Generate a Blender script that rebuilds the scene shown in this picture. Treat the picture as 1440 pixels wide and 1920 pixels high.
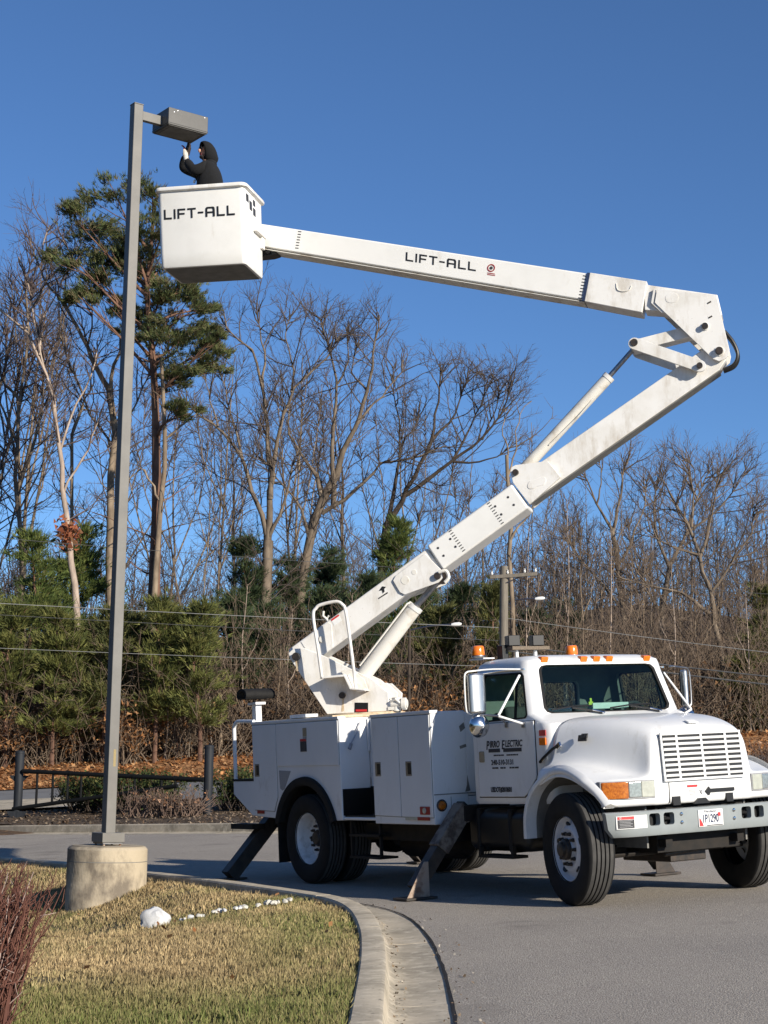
import bpy, bmesh, math, random
import numpy as np
from math import sin, cos, pi, radians, sqrt, atan2
from mathutils import Vector, Matrix, Euler

for o in list(bpy.data.objects):
    bpy.data.objects.remove(o)
scene = bpy.context.scene
COL = scene.collection

# ------------------------------------------------------------------ camera
PITCH, ROLL, CAMZ = radians(8.7), 0.0155, 1.135
cam_d = bpy.data.cameras.new('camera')
cam = bpy.data.objects.new('camera', cam_d)
COL.objects.link(cam)
cam_d.sensor_fit = 'VERTICAL'
cam_d.sensor_height = 36.0
cam_d.lens = 3174.04 / 1920 * 36.0
cam_d.clip_start = 0.1
cam_d.clip_end = 3000
_f = Vector((0, cos(PITCH), sin(PITCH)))
_r0 = Vector((1, 0, 0))
_u0 = _r0.cross(_f)
_r = _r0 * cos(ROLL) + _u0 * sin(ROLL)
_u = -_r0 * sin(ROLL) + _u0 * cos(ROLL)
cam.matrix_world = Matrix(((_r.x, _u.x, -_f.x, 0), (_r.y, _u.y, -_f.y, 0), (_r.z, _u.z, -_f.z, CAMZ), (0, 0, 0, 1)))
scene.camera = cam

# ------------------------------------------------------------------ sky and sun
SUN_DIR = Vector((0.615, -0.689, 0.362)).normalized()      # towards the sun
SUN_EL = math.asin(SUN_DIR.z)
SUN_ROT = atan2(SUN_DIR.x, SUN_DIR.y)
world = bpy.data.worlds.new('World')
scene.world = world
world.use_nodes = True
nt = world.node_tree
bg = nt.nodes['Background']
sky = nt.nodes.new('ShaderNodeTexSky')
sky.sky_type = 'NISHITA'
sky.sun_disc = False
sky.sun_elevation = SUN_EL
sky.sun_rotation = SUN_ROT
sky.altitude = 0
sky.air_density = 0.8
sky.dust_density = 0.0
sky.ozone_density = 6.8
nt.links.new(sky.outputs[0], bg.inputs[0])
bg.inputs[1].default_value = 0.091
sun_d = bpy.data.lights.new('sun', 'SUN')
sun = bpy.data.objects.new('sun', sun_d)
COL.objects.link(sun)
sun_d.energy = 4.6
sun_d.angle = radians(0.53)
sun_d.color = (1.0, 0.92, 0.79)
sun.rotation_euler = SUN_DIR.to_track_quat('Z', 'Y').to_euler()
sun.location = (30, -30, 40)
scene.view_settings.view_transform = 'Standard'
scene.view_settings.look = 'None'
scene.view_settings.exposure = 0.5
scene.view_settings.gamma = 1.0
scene.view_settings.use_curve_mapping = False

# ------------------------------------------------------------------ materials
MATS = {}


def pmat(name, col, rough=0.5, metal=0.0, var=0.0, scale=4.0, bump=0.0, bscale=None, coat=0.0, col2=None,
         stretch=(1, 1, 1), spec=0.5, detail=6, emit=None, alpha=None, lo=0.35, hi=0.65, chips=None):
    """Principled material whose colour wanders between col and col2 with noise."""
    m = bpy.data.materials.new(name)
    m.use_nodes = True
    n = m.node_tree
    b = n.nodes['Principled BSDF']
    b.inputs['Roughness'].default_value = rough
    b.inputs['Metallic'].default_value = metal
    b.inputs['Coat Weight'].default_value = coat
    b.inputs['Coat Roughness'].default_value = 0.12
    b.inputs['Specular IOR Level'].default_value = spec
    b.inputs['Base Color'].default_value = (*col, 1)
    if var > 0 or col2 is not None or bump > 0:
        tc = n.nodes.new('ShaderNodeTexCoord')
        mp = n.nodes.new('ShaderNodeMapping')
        mp.inputs['Scale'].default_value = stretch
        n.links.new(tc.outputs['Object'], mp.inputs[0])
    if var > 0 or col2 is not None:
        nz = n.nodes.new('ShaderNodeTexNoise')
        nz.inputs['Scale'].default_value = scale
        nz.inputs['Detail'].default_value = detail
        nz.inputs['Roughness'].default_value = 0.62
        n.links.new(mp.outputs[0], nz.inputs['Vector'])
        rp = n.nodes.new('ShaderNodeValToRGB')
        rp.color_ramp.elements[0].position = lo
        rp.color_ramp.elements[1].position = hi
        c2 = col2 if col2 is not None else tuple(c * (1 - var) for c in col)
        rp.color_ramp.elements[0].color = (*c2, 1)
        rp.color_ramp.elements[1].color = (*col, 1)
        n.links.new(nz.outputs[0], rp.inputs[0])
        last = rp.outputs[0]
        for cs_, lo_, hi_, cc_, st_ in (chips or []):
            # dirt runs, chips and grime with their own shapes
            m2 = n.nodes.new('ShaderNodeMapping')
            m2.inputs['Scale'].default_value = st_
            n.links.new(tc.outputs['Object'], m2.inputs[0])
            nc = n.nodes.new('ShaderNodeTexNoise')
            nc.inputs['Scale'].default_value = cs_
            nc.inputs['Detail'].default_value = 8
            nc.inputs['Roughness'].default_value = 0.7
            n.links.new(m2.outputs[0], nc.inputs['Vector'])
            rc = n.nodes.new('ShaderNodeValToRGB')
            rc.color_ramp.elements[0].position = lo_
            rc.color_ramp.elements[1].position = hi_
            n.links.new(nc.outputs[0], rc.inputs[0])
            mx = n.nodes.new('ShaderNodeMix')
            mx.data_type = 'RGBA'
            n.links.new(rc.outputs[0], mx.inputs['Factor'])
            n.links.new(last, mx.inputs[6])
            mx.inputs[7].default_value = (*cc_, 1)
            last = mx.outputs[2]
        n.links.new(last, b.inputs['Base Color'])
    if bump > 0:
        nb = n.nodes.new('ShaderNodeTexNoise')
        nb.inputs['Scale'].default_value = bscale or scale * 6
        nb.inputs['Detail'].default_value = 4
        n.links.new(mp.outputs[0], nb.inputs['Vector'])
        bp = n.nodes.new('ShaderNodeBump')
        bp.inputs['Strength'].default_value = bump
        bp.inputs['Distance'].default_value = 0.02
        n.links.new(nb.outputs[0], bp.inputs['Height'])
        n.links.new(bp.outputs[0], b.inputs['Normal'])
    if emit:
        b.inputs['Emission Color'].default_value = (*col, 1)
        b.inputs['Emission Strength'].default_value = emit
    MATS[name] = m
    return m


def glass_mat(name, tint, gloss=0.09, rough=0.02):
    """Thin tinted pane: transparent tint with a fresnel reflection."""
    m = bpy.data.materials.new(name)
    m.use_nodes = True
    n = m.node_tree
    n.nodes.clear()
    out = n.nodes.new('ShaderNodeOutputMaterial')
    tr = n.nodes.new('ShaderNodeBsdfTransparent')
    tr.inputs[0].default_value = (*tint, 1)
    gl = n.nodes.new('ShaderNodeBsdfGlossy')
    gl.inputs['Roughness'].default_value = rough
    lw = n.nodes.new('ShaderNodeLayerWeight')
    lw.inputs[0].default_value = 0.5
    pw = n.nodes.new('ShaderNodeMath')
    pw.operation = 'POWER'
    pw.inputs[1].default_value = 4.5
    n.links.new(lw.outputs['Facing'], pw.inputs[0])
    ad = n.nodes.new('ShaderNodeMath')
    ad.operation = 'MULTIPLY_ADD'
    ad.inputs[1].default_value = 0.9
    ad.inputs[2].default_value = gloss * 0.4
    n.links.new(pw.outputs[0], ad.inputs[0])
    mx = n.nodes.new('ShaderNodeMixShader')
    n.links.new(ad.outputs[0], mx.inputs[0])
    n.links.new(tr.outputs[0], mx.inputs[1])
    n.links.new(gl.outputs[0], mx.inputs[2])
    n.links.new(mx.outputs[0], out.inputs[0])
    MATS[name] = m
    return m


def layered(name, cols, scales, rough=0.9, bump=0.4, bscale=60, bdist=0.01, ramps=None):
    """Ground material: first colour, then further colours mixed in by noise masks at several scales."""
    m = bpy.data.materials.new(name)
    m.use_nodes = True
    n = m.node_tree
    b = n.nodes['Principled BSDF']
    b.inputs['Roughness'].default_value = rough
    b.inputs['Specular IOR Level'].default_value = 0.25
    tc = n.nodes.new('ShaderNodeTexCoord')
    prev = None
    for i, (c, s) in enumerate(zip(cols, scales)):
        if i == 0:
            rgb = n.nodes.new('ShaderNodeRGB')
            rgb.outputs[0].default_value = (*c, 1)
            prev = rgb.outputs[0]
            continue
        nz = n.nodes.new('ShaderNodeTexNoise')
        nz.inputs['Scale'].default_value = s
        nz.inputs['Detail'].default_value = 5
        nz.inputs['Roughness'].default_value = 0.6
        n.links.new(tc.outputs['Object'], nz.inputs['Vector'])
        rp = n.nodes.new('ShaderNodeValToRGB')
        lo, hi = (ramps[i] if ramps else (0.42, 0.62))
        rp.color_ramp.elements[0].position = lo
        rp.color_ramp.elements[1].position = hi
        n.links.new(nz.outputs[0], rp.inputs[0])
        mx = n.nodes.new('ShaderNodeMix')
        mx.data_type = 'RGBA'
        n.links.new(rp.outputs[0], mx.inputs['Factor'])
        n.links.new(prev, mx.inputs[6])
        mx.inputs[7].default_value = (*c, 1)
        prev = mx.outputs[2]
    n.links.new(prev, b.inputs['Base Color'])
    nb = n.nodes.new('ShaderNodeTexNoise')
    nb.inputs['Scale'].default_value = bscale
    nb.inputs['Detail'].default_value = 5
    n.links.new(tc.outputs['Object'], nb.inputs['Vector'])
    bp = n.nodes.new('ShaderNodeBump')
    bp.inputs['Strength'].default_value = bump
    bp.inputs['Distance'].default_value = bdist
    n.links.new(nb.outputs[0], bp.inputs['Height'])
    n.links.new(bp.outputs[0], b.inputs['Normal'])
    MATS[name] = m
    return m


def vcol_mat(name, rough=0.8, translucent=0.0, spec=0.2):
    """Foliage material coloured by a per-corner colour attribute (leaf to leaf variation of the plant itself)."""
    m = bpy.data.materials.new(name)
    m.use_nodes = True
    n = m.node_tree
    b = n.nodes['Principled BSDF']
    b.inputs['Roughness'].default_value = rough
    b.inputs['Specular IOR Level'].default_value = spec
    at = n.nodes.new('ShaderNodeAttribute')
    at.attribute_name = 'Col'
    n.links.new(at.outputs['Color'], b.inputs['Base Color'])
    if translucent > 0:
        out = n.nodes['Material Output']
        t = n.nodes.new('ShaderNodeBsdfTranslucent')
        n.links.new(at.outputs['Color'], t.inputs[0])
        mx = n.nodes.new('ShaderNodeMixShader')
        mx.inputs[0].default_value = translucent
        n.links.new(b.outputs[0], mx.inputs[1])
        n.links.new(t.outputs[0], mx.inputs[2])
        n.links.new(mx.outputs[0], out.inputs[0])
    MATS[name] = m
    return m


pmat('white_paint', (0.78, 0.78, 0.77), 0.34, var=0.09, scale=2.2, coat=0.35, stretch=(1, 1, 0.35), bump=0.012, bscale=9, chips=[(6, .56, .84, (.50, .48, .43), (1, 1, .3)), (34, .725, .75, (.16, .14, .12), (1, 1, 1))])
pmat('body_white', (0.77, 0.775, 0.78), 0.42, col2=(0.715, 0.72, 0.72), scale=1.6, stretch=(1, 1, 0.6), coat=0.15, bump=0.02, bscale=6, chips=[(3.5, .60, .86, (.42, .38, .32), (1, 1, .45)), (38, .70, .74, (.20, .15, .11), (1, 1, 1))])
pmat('boom_white', (0.79, 0.77, 0.73), 0.42, col2=(0.70, 0.67, 0.61), scale=3.5, lo=0.3, hi=0.55, coat=0.1, bump=0.02, bscale=12, chips=[(5, .50, .78, (.46, .40, .31), (1, 1, .3)), (30, .67, .72, (.16, .10, .06), (1, 1, 1))])
pmat('boom_dirty', (0.72, 0.69, 0.62), 0.5, col2=(0.50, 0.44, 0.35), scale=5.0, lo=0.32, hi=0.5, bump=0.03, bscale=14)
pmat('fibreglass', (0.80, 0.785, 0.74), 0.38, col2=(0.74, 0.725, 0.68), scale=2.5, coat=0.2, lo=0.3, hi=0.55, chips=[(4, .60, .85, (.56, .51, .42), (1, 1, .4)), (26, .70, .74, (.26, .22, .17), (1, 1, 1))])
pmat('grey_stain_shade', (0.20, 0.195, 0.18), 0.8, var=0.3, scale=8)
pmat('black_paint', (0.008, 0.008, 0.0085), 0.45, var=0.3, scale=6)
pmat('frame_black', (0.008, 0.0075, 0.007), 0.7, spec=0.3, col2=(0.022, 0.017, 0.013), scale=6, bump=0.1, bscale=25)
pmat('rubber', (0.007, 0.007, 0.0075), 0.8, spec=0.3, col2=(0.014, 0.0135, 0.013), scale=9)
pmat('tread', (0.062, 0.059, 0.055), 0.85, var=0.35, scale=12)
pmat('chrome', (0.72, 0.72, 0.72), 0.16, metal=1.0, var=0.12, scale=6)
pmat('stainless', (0.66, 0.65, 0.63), 0.34, metal=1.0, var=0.15, scale=3, stretch=(1, 8, .4))
pmat('steel', (0.40, 0.40, 0.41), 0.35, metal=1.0, var=0.3, scale=20)
pmat('alloy', (0.62, 0.64, 0.68), 0.42, var=0.16, scale=7, coat=0.2)
pmat('rim_white', (0.66, 0.67, 0.68), 0.42, col2=(0.38, 0.36, 0.33), scale=7, lo=0.28, hi=0.5)
pmat('hub_oily', (0.014, 0.013, 0.012), 0.5, col2=(0.05, 0.035, 0.025), scale=14)
pmat('bumper_grey', (0.27, 0.295, 0.295), 0.42, var=0.14, scale=4, coat=0.15, bump=0.02, bscale=8)
pmat('amber', (0.85, 0.20, 0.012), 0.22, var=0.25, scale=30, coat=0.5)
pmat('amber_dark', (0.55, 0.17, 0.015), 0.15, col2=(0.30, 0.07, 0.005), scale=40, coat=0.8)
pmat('lamp_lens', (0.62, 0.63, 0.60), 0.12, metal=0.7, var=0.35, scale=45, coat=1.0)
pmat('lamp_bezel', (0.46, 0.47, 0.40), 0.35, var=0.2, scale=20, coat=0.6)
pmat('red_tape', (0.33, 0.015, 0.012), 0.45, var=0.2, scale=20)
pmat('red_print', (0.55, 0.03, 0.03), 0.5, var=0.1, scale=20)
pmat('white_print', (0.80, 0.80, 0.78), 0.5, var=0.06, scale=20)
pmat('grey_print', (0.33, 0.33, 0.34), 0.55, var=0.2, scale=40)
pmat('ink', (0.013, 0.013, 0.014), 0.5, var=0.2, scale=30)
pmat('ink_faded', (0.05, 0.05, 0.055), 0.6, var=0.5, scale=60)
pmat('blue_ink', (0.02, 0.035, 0.09), 0.5, var=0.3, scale=30)
pmat('tan_plate', (0.36, 0.29, 0.19), 0.5, var=0.3, scale=20)
pmat('interior', (0.16, 0.20, 0.19), 0.8, var=0.2, scale=5)
pmat('interior_dark', (0.035, 0.04, 0.042), 0.7, var=0.2, scale=5)
pmat('seat_cloth', (0.05, 0.06, 0.065), 0.9, var=0.3, scale=25)
pmat('paper', (0.60, 0.72, 0.70), 0.8, var=0.1, scale=10)
pmat('lime', (0.45, 0.60, 0.06), 0.7, var=0.1, scale=10)
pmat('rust_steel', (0.17, 0.095, 0.06), 0.75, col2=(0.34, 0.26, 0.20), lo=0.45, hi=0.62, scale=9, bump=0.15, bscale=30)
pmat('rust_brown', (0.075, 0.055, 0.042), 0.7, col2=(0.20, 0.165, 0.13), scale=8, lo=0.45, hi=0.6, bump=0.15, bscale=30)
pmat('outrigger_dark', (0.02, 0.018, 0.016), 0.6, col2=(0.055, 0.04, 0.03), scale=7, bump=0.15, bscale=30)
pmat('worn_wood', (0.20, 0.155, 0.11), 0.85, var=0.4, scale=8, stretch=(1, 8, 8), bump=0.2)
pmat('hose', (0.012, 0.012, 0.012), 0.4, var=0.2, scale=10)
pmat('rust_tan', (0.60, 0.49, 0.33), 0.7, col2=(0.36, 0.20, 0.09), scale=9, lo=0.3, hi=0.55, bump=0.08)
pmat('lamp_head_grey', (0.085, 0.082, 0.076), 0.55, col2=(0.105, 0.10, 0.092), scale=4, bump=0.02)
pmat('lamp_grey', (0.145, 0.138, 0.126), 0.55, col2=(0.178, 0.169, 0.153), scale=3, bump=0.02)
pmat('primer', (0.35, 0.27, 0.13), 0.8, var=0.2, scale=10)
pmat('concrete_base', (0.46, 0.385, 0.275), 0.9, col2=(0.17, 0.14, 0.105), scale=3.2, lo=0.36, hi=0.56, bump=0.25, bscale=30, stretch=(1, 1, 0.6))
layered('concrete_curb', [(0.50, 0.432, 0.328), (0.31, 0.27, 0.205), (0.60, 0.53, 0.41), (0.17, 0.15, 0.12)], [1, 1.7, 9, 22], bump=0.3, bscale=90, bdist=0.006,
        ramps=[0, (0.42, 0.66), (0.5, 0.7), (0.6, 0.75)])
layered('asphalt', [(0.37, 0.327, 0.274), (0.305, 0.272, 0.232), (0.54, 0.48, 0.405), (0.12, 0.108, 0.094), (0.235, 0.21, 0.18)], [1, 0.35, 75, 95, 0.8], rough=0.93, bump=0.8, bscale=90, bdist=0.014,
        ramps=[0, (0.38, 0.62), (0.54, 0.60), (0.57, 0.62), (0.60, 0.72)])
layered('road_grey', [(0.20, 0.20, 0.20), (0.16, 0.16, 0.165)], [1, 1.0], bump=0.3, bscale=40)
layered('soil', [(0.15, 0.115, 0.06), (0.085, 0.075, 0.032), (0.21, 0.165, 0.09)], [1, 1.1, 14], bump=0.8, bscale=45, bdist=0.03)
layered('mulch', [(0.085, 0.062, 0.045), (0.045, 0.034, 0.026), (0.17, 0.125, 0.085)], [1, 5, 30], bump=1.0, bscale=35, bdist=0.05)
layered('leaf_floor', [(0.30, 0.135, 0.055), (0.16, 0.085, 0.04), (0.42, 0.22, 0.10)], [1, 0.8, 9], bump=1.0, bscale=14, bdist=0.08)
layered('wood_floor', [(0.095, 0.062, 0.038), (0.05, 0.036, 0.024), (0.15, 0.09, 0.05)], [1, 0.5, 4], bump=1.0, bscale=6, bdist=0.1)
pmat('gate_metal', (0.005, 0.006, 0.007), 0.75, spec=0.2, var=0.3, scale=6)
pmat('post_metal', (0.008, 0.010, 0.014), 0.65, spec=0.3, col2=(0.02, 0.023, 0.028), scale=5, stretch=(3, 3, 0.4))
pmat('old_wood', (0.22, 0.19, 0.15), 0.85, var=0.4, scale=5, stretch=(6, 6, 0.5), bump=0.2)
pmat('wire', (0.10, 0.10, 0.10), 0.5, var=0.2, scale=1)
pmat('wire_bright', (0.30, 0.30, 0.29), 0.45, var=0.2, scale=1)
pmat('lamp_white', (0.72, 0.72, 0.70), 0.4, var=0.05, scale=3)
pmat('hoodie', (0.006, 0.0065, 0.008), 0.95, var=0.4, scale=18, bump=0.25, bscale=40)
pmat('jeans', (0.03, 0.045, 0.085), 0.9, var=0.3, scale=30)
pmat('boots', (0.09, 0.055, 0.03), 0.8, var=0.3, scale=20)
pmat('skin', (0.52, 0.29, 0.20), 0.5, var=0.15, scale=12)
pmat('glove', (0.62, 0.58, 0.52), 0.85, var=0.15, scale=30)
pmat('glove_red', (0.42, 0.06, 0.06), 0.7, var=0.3, scale=30)
pmat('glove_dark', (0.05, 0.035, 0.03), 0.85, var=0.3, scale=30)
pmat('stone_white', (0.62, 0.62, 0.61), 0.85, col2=(0.44, 0.44, 0.44), scale=6, bump=0.4, bscale=10)
pmat('stone_small', (0.66, 0.64, 0.58), 0.85, col2=(0.44, 0.42, 0.36), scale=9, bump=0.3)
bark_cols = {
    'bark_pale': ((0.46, 0.37, 0.3), (0.26, 0.2, 0.16)),
    'bark_grey': ((0.225, 0.178, 0.132), (0.095, 0.074, 0.057)),
    'bark_dark': ((0.085, 0.066, 0.052), (0.04, 0.031, 0.025)),
    'bark_pine': ((0.22, 0.125, 0.085), (0.1, 0.058, 0.042)),
    'bark_tan': ((0.3, 0.232, 0.163), (0.13, 0.098, 0.07)),
    'twig_grey': ((0.135, 0.107, 0.09), (0.07, 0.055, 0.047)),
    'twig_red': ((0.155, 0.115, 0.103), (0.085, 0.062, 0.056)),
    'twig_tan': ((0.2, 0.15, 0.108), (0.1, 0.074, 0.055)),
    'shrub_red': ((0.185, 0.085, 0.062), (0.065, 0.028, 0.024)),
    'shrub_pale': ((0.46, 0.36, 0.31), (0.25, 0.17, 0.15)),
    'shrub_brown': ((0.19, 0.135, 0.105), (0.10, 0.068, 0.055)),
}
for k, (a, b) in bark_cols.items():
    pmat(k, a, 0.9, col2=b, scale=1.6 if k.startswith('bark') else 0.9, stretch=(2.2, 2.2, 0.7), bump=0.5 if k.startswith('bark') else 0, bscale=9, spec=0.15)
vcol_mat('leaves', 0.75, 0.18, 0.2)
vcol_mat('needles', 0.7, 0.12, 0.2)
vcol_mat('grass_blades', 0.85, 0.22, 0.15)
glass_mat('cab_glass', (0.60, 0.73, 0.68), 0.1)
glass_mat('clear_plastic', (0.85, 0.85, 0.85), 0.1)


# ------------------------------------------------------------------ object helpers
def setp(o, label=None, cat=None, group=None, kind=None):
    if label: o['label'] = label
    if cat: o['category'] = cat
    if group: o['group'] = group
    if kind: o['kind'] = kind
    return o


def empty(name, loc=(0, 0, 0), rz=0.0):
    o = bpy.data.objects.new(name, None)
    o.empty_display_size = 0.3
    o.location = loc
    o.rotation_euler = (0, 0, rz)
    COL.objects.link(o)
    return o


def mesh_obj(name, me, parent=None):
    o = bpy.data.objects.new(name, me)
    COL.objects.link(o)
    if parent is not None:
        o.parent = parent
    return o


def perp(d):
    d = Vector(d).normalized()
    a = Vector((0, 0, 1)) if abs(d.z) < 0.9 else Vector((1, 0, 0))
    x = d.cross(a).normalized()
    return x, d.cross(x).normalized()


class MB:
    """Collects shapes and links them as one mesh object."""

    def __init__(self, xf=None):
        self.v, self.f, self.xf = [], [], xf

    def add(self, vs, fs):
        n = len(self.v)
        if self.xf:
            vs = [self.xf(*p) for p in vs]
        self.v += [tuple(p) for p in vs]
        self.f += [tuple(i + n for i in q) for q in fs]
        return self

    def box(self, lo, hi):
        x0, y0, z0 = lo
        x1, y1, z1 = hi
        return self.add([(x0, y0, z0), (x1, y0, z0), (x1, y1, z0), (x0, y1, z0), (x0, y0, z1), (x1, y0, z1), (x1, y1, z1), (x0, y1, z1)],
                        [(0, 3, 2, 1), (4, 5, 6, 7), (0, 1, 5, 4), (1, 2, 6, 5), (2, 3, 7, 6), (3, 0, 4, 7)])

    def obox(self, c, ax, ay, az):
        """box with centre c and half-axis vectors."""
        c, ax, ay, az = map(Vector, (c, ax, ay, az))
        vs = [c + ax * sx + ay * sy + az * sz for sz in (-1, 1) for sx, sy in ((-1, -1), (1, -1), (1, 1), (-1, 1))]
        return self.add(vs, [(0, 3, 2, 1), (4, 5, 6, 7), (0, 1, 5, 4), (1, 2, 6, 5), (2, 3, 7, 6), (3, 0, 4, 7)])

    def prism(self, pts, fn, t0, t1):
        """outline pts (a,b) swept from t0 to t1; fn(a,b,t) -> xyz"""
        n = len(pts)
        vs = [fn(a, b, t0) for a, b in pts] + [fn(a, b, t1) for a, b in pts]
        fs = [tuple(range(n)), tuple(range(2 * n - 1, n - 1, -1))]
        fs += [(i, i + n, (i + 1) % n + n, (i + 1) % n) for i in range(n)]
        return self.add(vs, fs)

    def tube(self, path, r, n=8, caps=True, r1=None):
        path = [Vector(p) for p in path]
        m = len(path)
        vs, fs = [], []
        x = None
        for i, p in enumerate(path):
            d = (path[min(i + 1, m - 1)] - path[max(i - 1, 0)]).normalized()
            if x is None:
                x, y = perp(d)
            else:
                x = (x - d * x.dot(d))
                if x.length < 1e-5:
                    x, _ = perp(d)
                x.normalize()
            y = d.cross(x)
            rr = r if r1 is None else r + (r1 - r) * i / (m - 1)
            for k in range(n):
                a = 2 * pi * k / n
                vs.append(p + x * (cos(a) * rr) + y * (sin(a) * rr))
        for i in range(m - 1):
            for k in range(n):
                a, b = i * n + k, i * n + (k + 1) % n
                fs.append((a, b, b + n, a + n))
        if caps:
            fs.append(tuple(range(n - 1, -1, -1)))
            fs.append(tuple(range((m - 1) * n, m * n)))
        return self.add(vs, fs)

    def cyl(self, p0, p1, r, r1=None, n=16):
        return self.tube([p0, p1], r, n, True, r1 if r1 is not None else None)

    def lathe(self, prof, origin=(0, 0, 0), axis=(0, 0, 1), n=32, closed=False):
        """prof: list of (radius, height along axis)"""
        ax = Vector(axis).normalized()
        x, y = perp(ax)
        o = Vector(origin)
        m = len(prof)
        vs = []
        for r, h in prof:
            for k in range(n):
                a = 2 * pi * k / n
                vs.append(o + ax * h + x * (cos(a) * r) + y * (sin(a) * r))
        fs = []
        for i in range(m - 1 if not closed else m):
            j = (i + 1) % m
            for k in range(n):
                k2 = (k + 1) % n
                fs.append((i * n + k, i * n + k2, j * n + k2, j * n + k))
        return self.add(vs, fs)

    def disc(self, c, axis, r, n=20):
        x, y = perp(axis)
        c = Vector(c)
        return self.add([c + x * (cos(2 * pi * k / n) * r) + y * (sin(2 * pi * k / n) * r) for k in range(n)], [tuple(range(n))])

    def build(self, name, mat, parent=None, smooth=35, bevel=0.0, seg=2, recalc=True):
        me = bpy.data.meshes.new(name)
        me.from_pydata([tuple(p) for p in self.v], [], self.f)
        if recalc:
            bm = bmesh.new()
            bm.from_mesh(me)
            bmesh.ops.recalc_face_normals(bm, faces=bm.faces)
            bm.to_mesh(me)
            bm.free()
        me.materials.append(MATS[mat])
        if smooth:
            me.shade_smooth()
            me.set_sharp_from_angle(angle=radians(smooth))
        o = mesh_obj(name, me, parent)
        if bevel > 0:
            b = o.modifiers.new('bevel', 'BEVEL')
            b.width = bevel
            b.segments = seg
            b.limit_method = 'ANGLE'
            b.angle_limit = radians(40)
            b.harden_normals = True
        return o


def spline(pts, k=6):
    """Catmull-Rom through pts."""
    P = [Vector(p) for p in pts]
    out = []
    for i in range(len(P) - 1):
        p0, p1, p2, p3 = P[max(i - 1, 0)], P[i], P[i + 1], P[min(i + 2, len(P) - 1)]
        for j in range(k):
            t = j / k
            out.append(0.5 * ((2 * p1) + (p2 - p0) * t + (2 * p0 - 5 * p1 + 4 * p2 - p3) * t * t + (3 * p1 - p0 - 3 * p2 + p3) * t ** 3))
    out.append(P[-1])
    return out


def apply_mods(o):
    dg = bpy.context.evaluated_depsgraph_get()
    dg.update()
    me = bpy.data.meshes.new_from_object(o.evaluated_get(dg))
    o.modifiers.clear()
    old = o.data
    o.data = me
    return o


def cut(o, cutters):
    for c in cutters:
        m = o.modifiers.new('cut', 'BOOLEAN')
        m.operation = 'DIFFERENCE'
        m.solver = 'EXACT'
        m.object = c
    bpy.context.view_layer.update()
    apply_mods(o)
    for c in cutters:
        bpy.data.objects.remove(c)
    o.data.shade_smooth()
    o.data.set_sharp_from_angle(angle=radians(32))
    return o


def text_mesh(name, body, size, mat, parent, frame, depth=0.003, shear=0.0, align='LEFT', width=1.0, space=1.0, bold=0.0):
    """Flat lettering laid out in a frame (origin, right vector, up vector)."""
    cu = bpy.data.curves.new(name, 'FONT')
    cu.body = body
    cu.size = size
    cu.shear = shear
    cu.align_x = align
    cu.extrude = depth / 2
    cu.offset = bold
    cu.space_character = space
    cu.resolution_u = 3
    tmp = bpy.data.objects.new(name, cu)
    COL.objects.link(tmp)
    bpy.context.view_layer.update()
    dg = bpy.context.evaluated_depsgraph_get()
    me = bpy.data.meshes.new_from_object(tmp.evaluated_get(dg))
    bpy.data.objects.remove(tmp)
    o0, rx, up = map(Vector, frame)
    rx.normalize()
    up.normalize()
    nn = rx.cross(up)
    for v in me.vertices:
        c = v.co.copy()
        v.co = o0 + rx * (c.x * width) + up * c.y + nn * c.z
    me.materials.clear()
    me.materials.append(MATS[mat])
    return mesh_obj(name, me, parent)
# ------------------------------------------------------------------ terrain heights
def lerp_tab(t, tab):
    if t <= tab[0][0]: return tab[0][1]
    for (a, va), (b, vb) in zip(tab, tab[1:]):
        if t <= b:
            return va + (vb - va) * (t - a) / (b - a)
    return tab[-1][1]


def sstep(a, b, x):
    t = min(max((x - a) / (b - a), 0), 1)
    return t * t * (3 - 2 * t)


def lotz(x, y):
    return 0.0611 * (x - 2.756) + 0.0110 * (y - 16.526)


RISE = [(38, 0), (42, 0.33), (47, 0.45), (56, 0.90), (62, 1.36), (80, 2.4), (100, 3.8), (120, 5.6), (150, 10.5), (200, 16.5), (300, 19), (900, 20)]


def groundz(x, y):
    hill = sstep(110, 200, y) * (2.0 * sin(x * .031 + 1.0) + 1.5 * sin(x * .083 + y * .02) + 1.2 * sin(x * .21 + 2))
    return lotz(min(max(x, -14), 22), min(max(y, -10), 46)) + lerp_tab(y, RISE) + hill


def far_curb_y(x):
    if x < -2: return 34.2 + (-2 - x) * 0.885
    return 34.2


# curb face line of the near island, x as a function of y
EDGE = [(-6, -0.10), (3, 0.0), (8, 0.05), (10, 0.075), (11.5, 0.09), (13.2, 0.07), (14.6, 0.0), (15.6, -0.10), (16.3, -0.24), (16.9, -0.46), (17.7, -0.83), (19.2, -1.54),
        (21.25, -2.62), (24.1, -4.1), (26.4, -5.5), (31, -9.0), (36, -14)]


def edge_x(y):
    return lerp_tab(y, EDGE)


def islandz(x, y):
    """grass height: a low crest in front of a shallow swale, rising to the curb"""
    dc = (edge_x(y) - x) * 0.9
    ax, ay = x + 0.8, y - 16.5
    q = -0.79 * ax + 0.61 * ay
    low = sstep(-0.15, 0.9, q) * sstep(0.35, 1.9, dc)
    h = 0.085 + 0.04 * sstep(1.0, -2.0, q) - 0.30 * low
    h += 0.012 * sin(x * 2.3 + y * 1.1) * sin(y * 1.7 - x * 0.6)
    return lotz(x, y) + h


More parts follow.
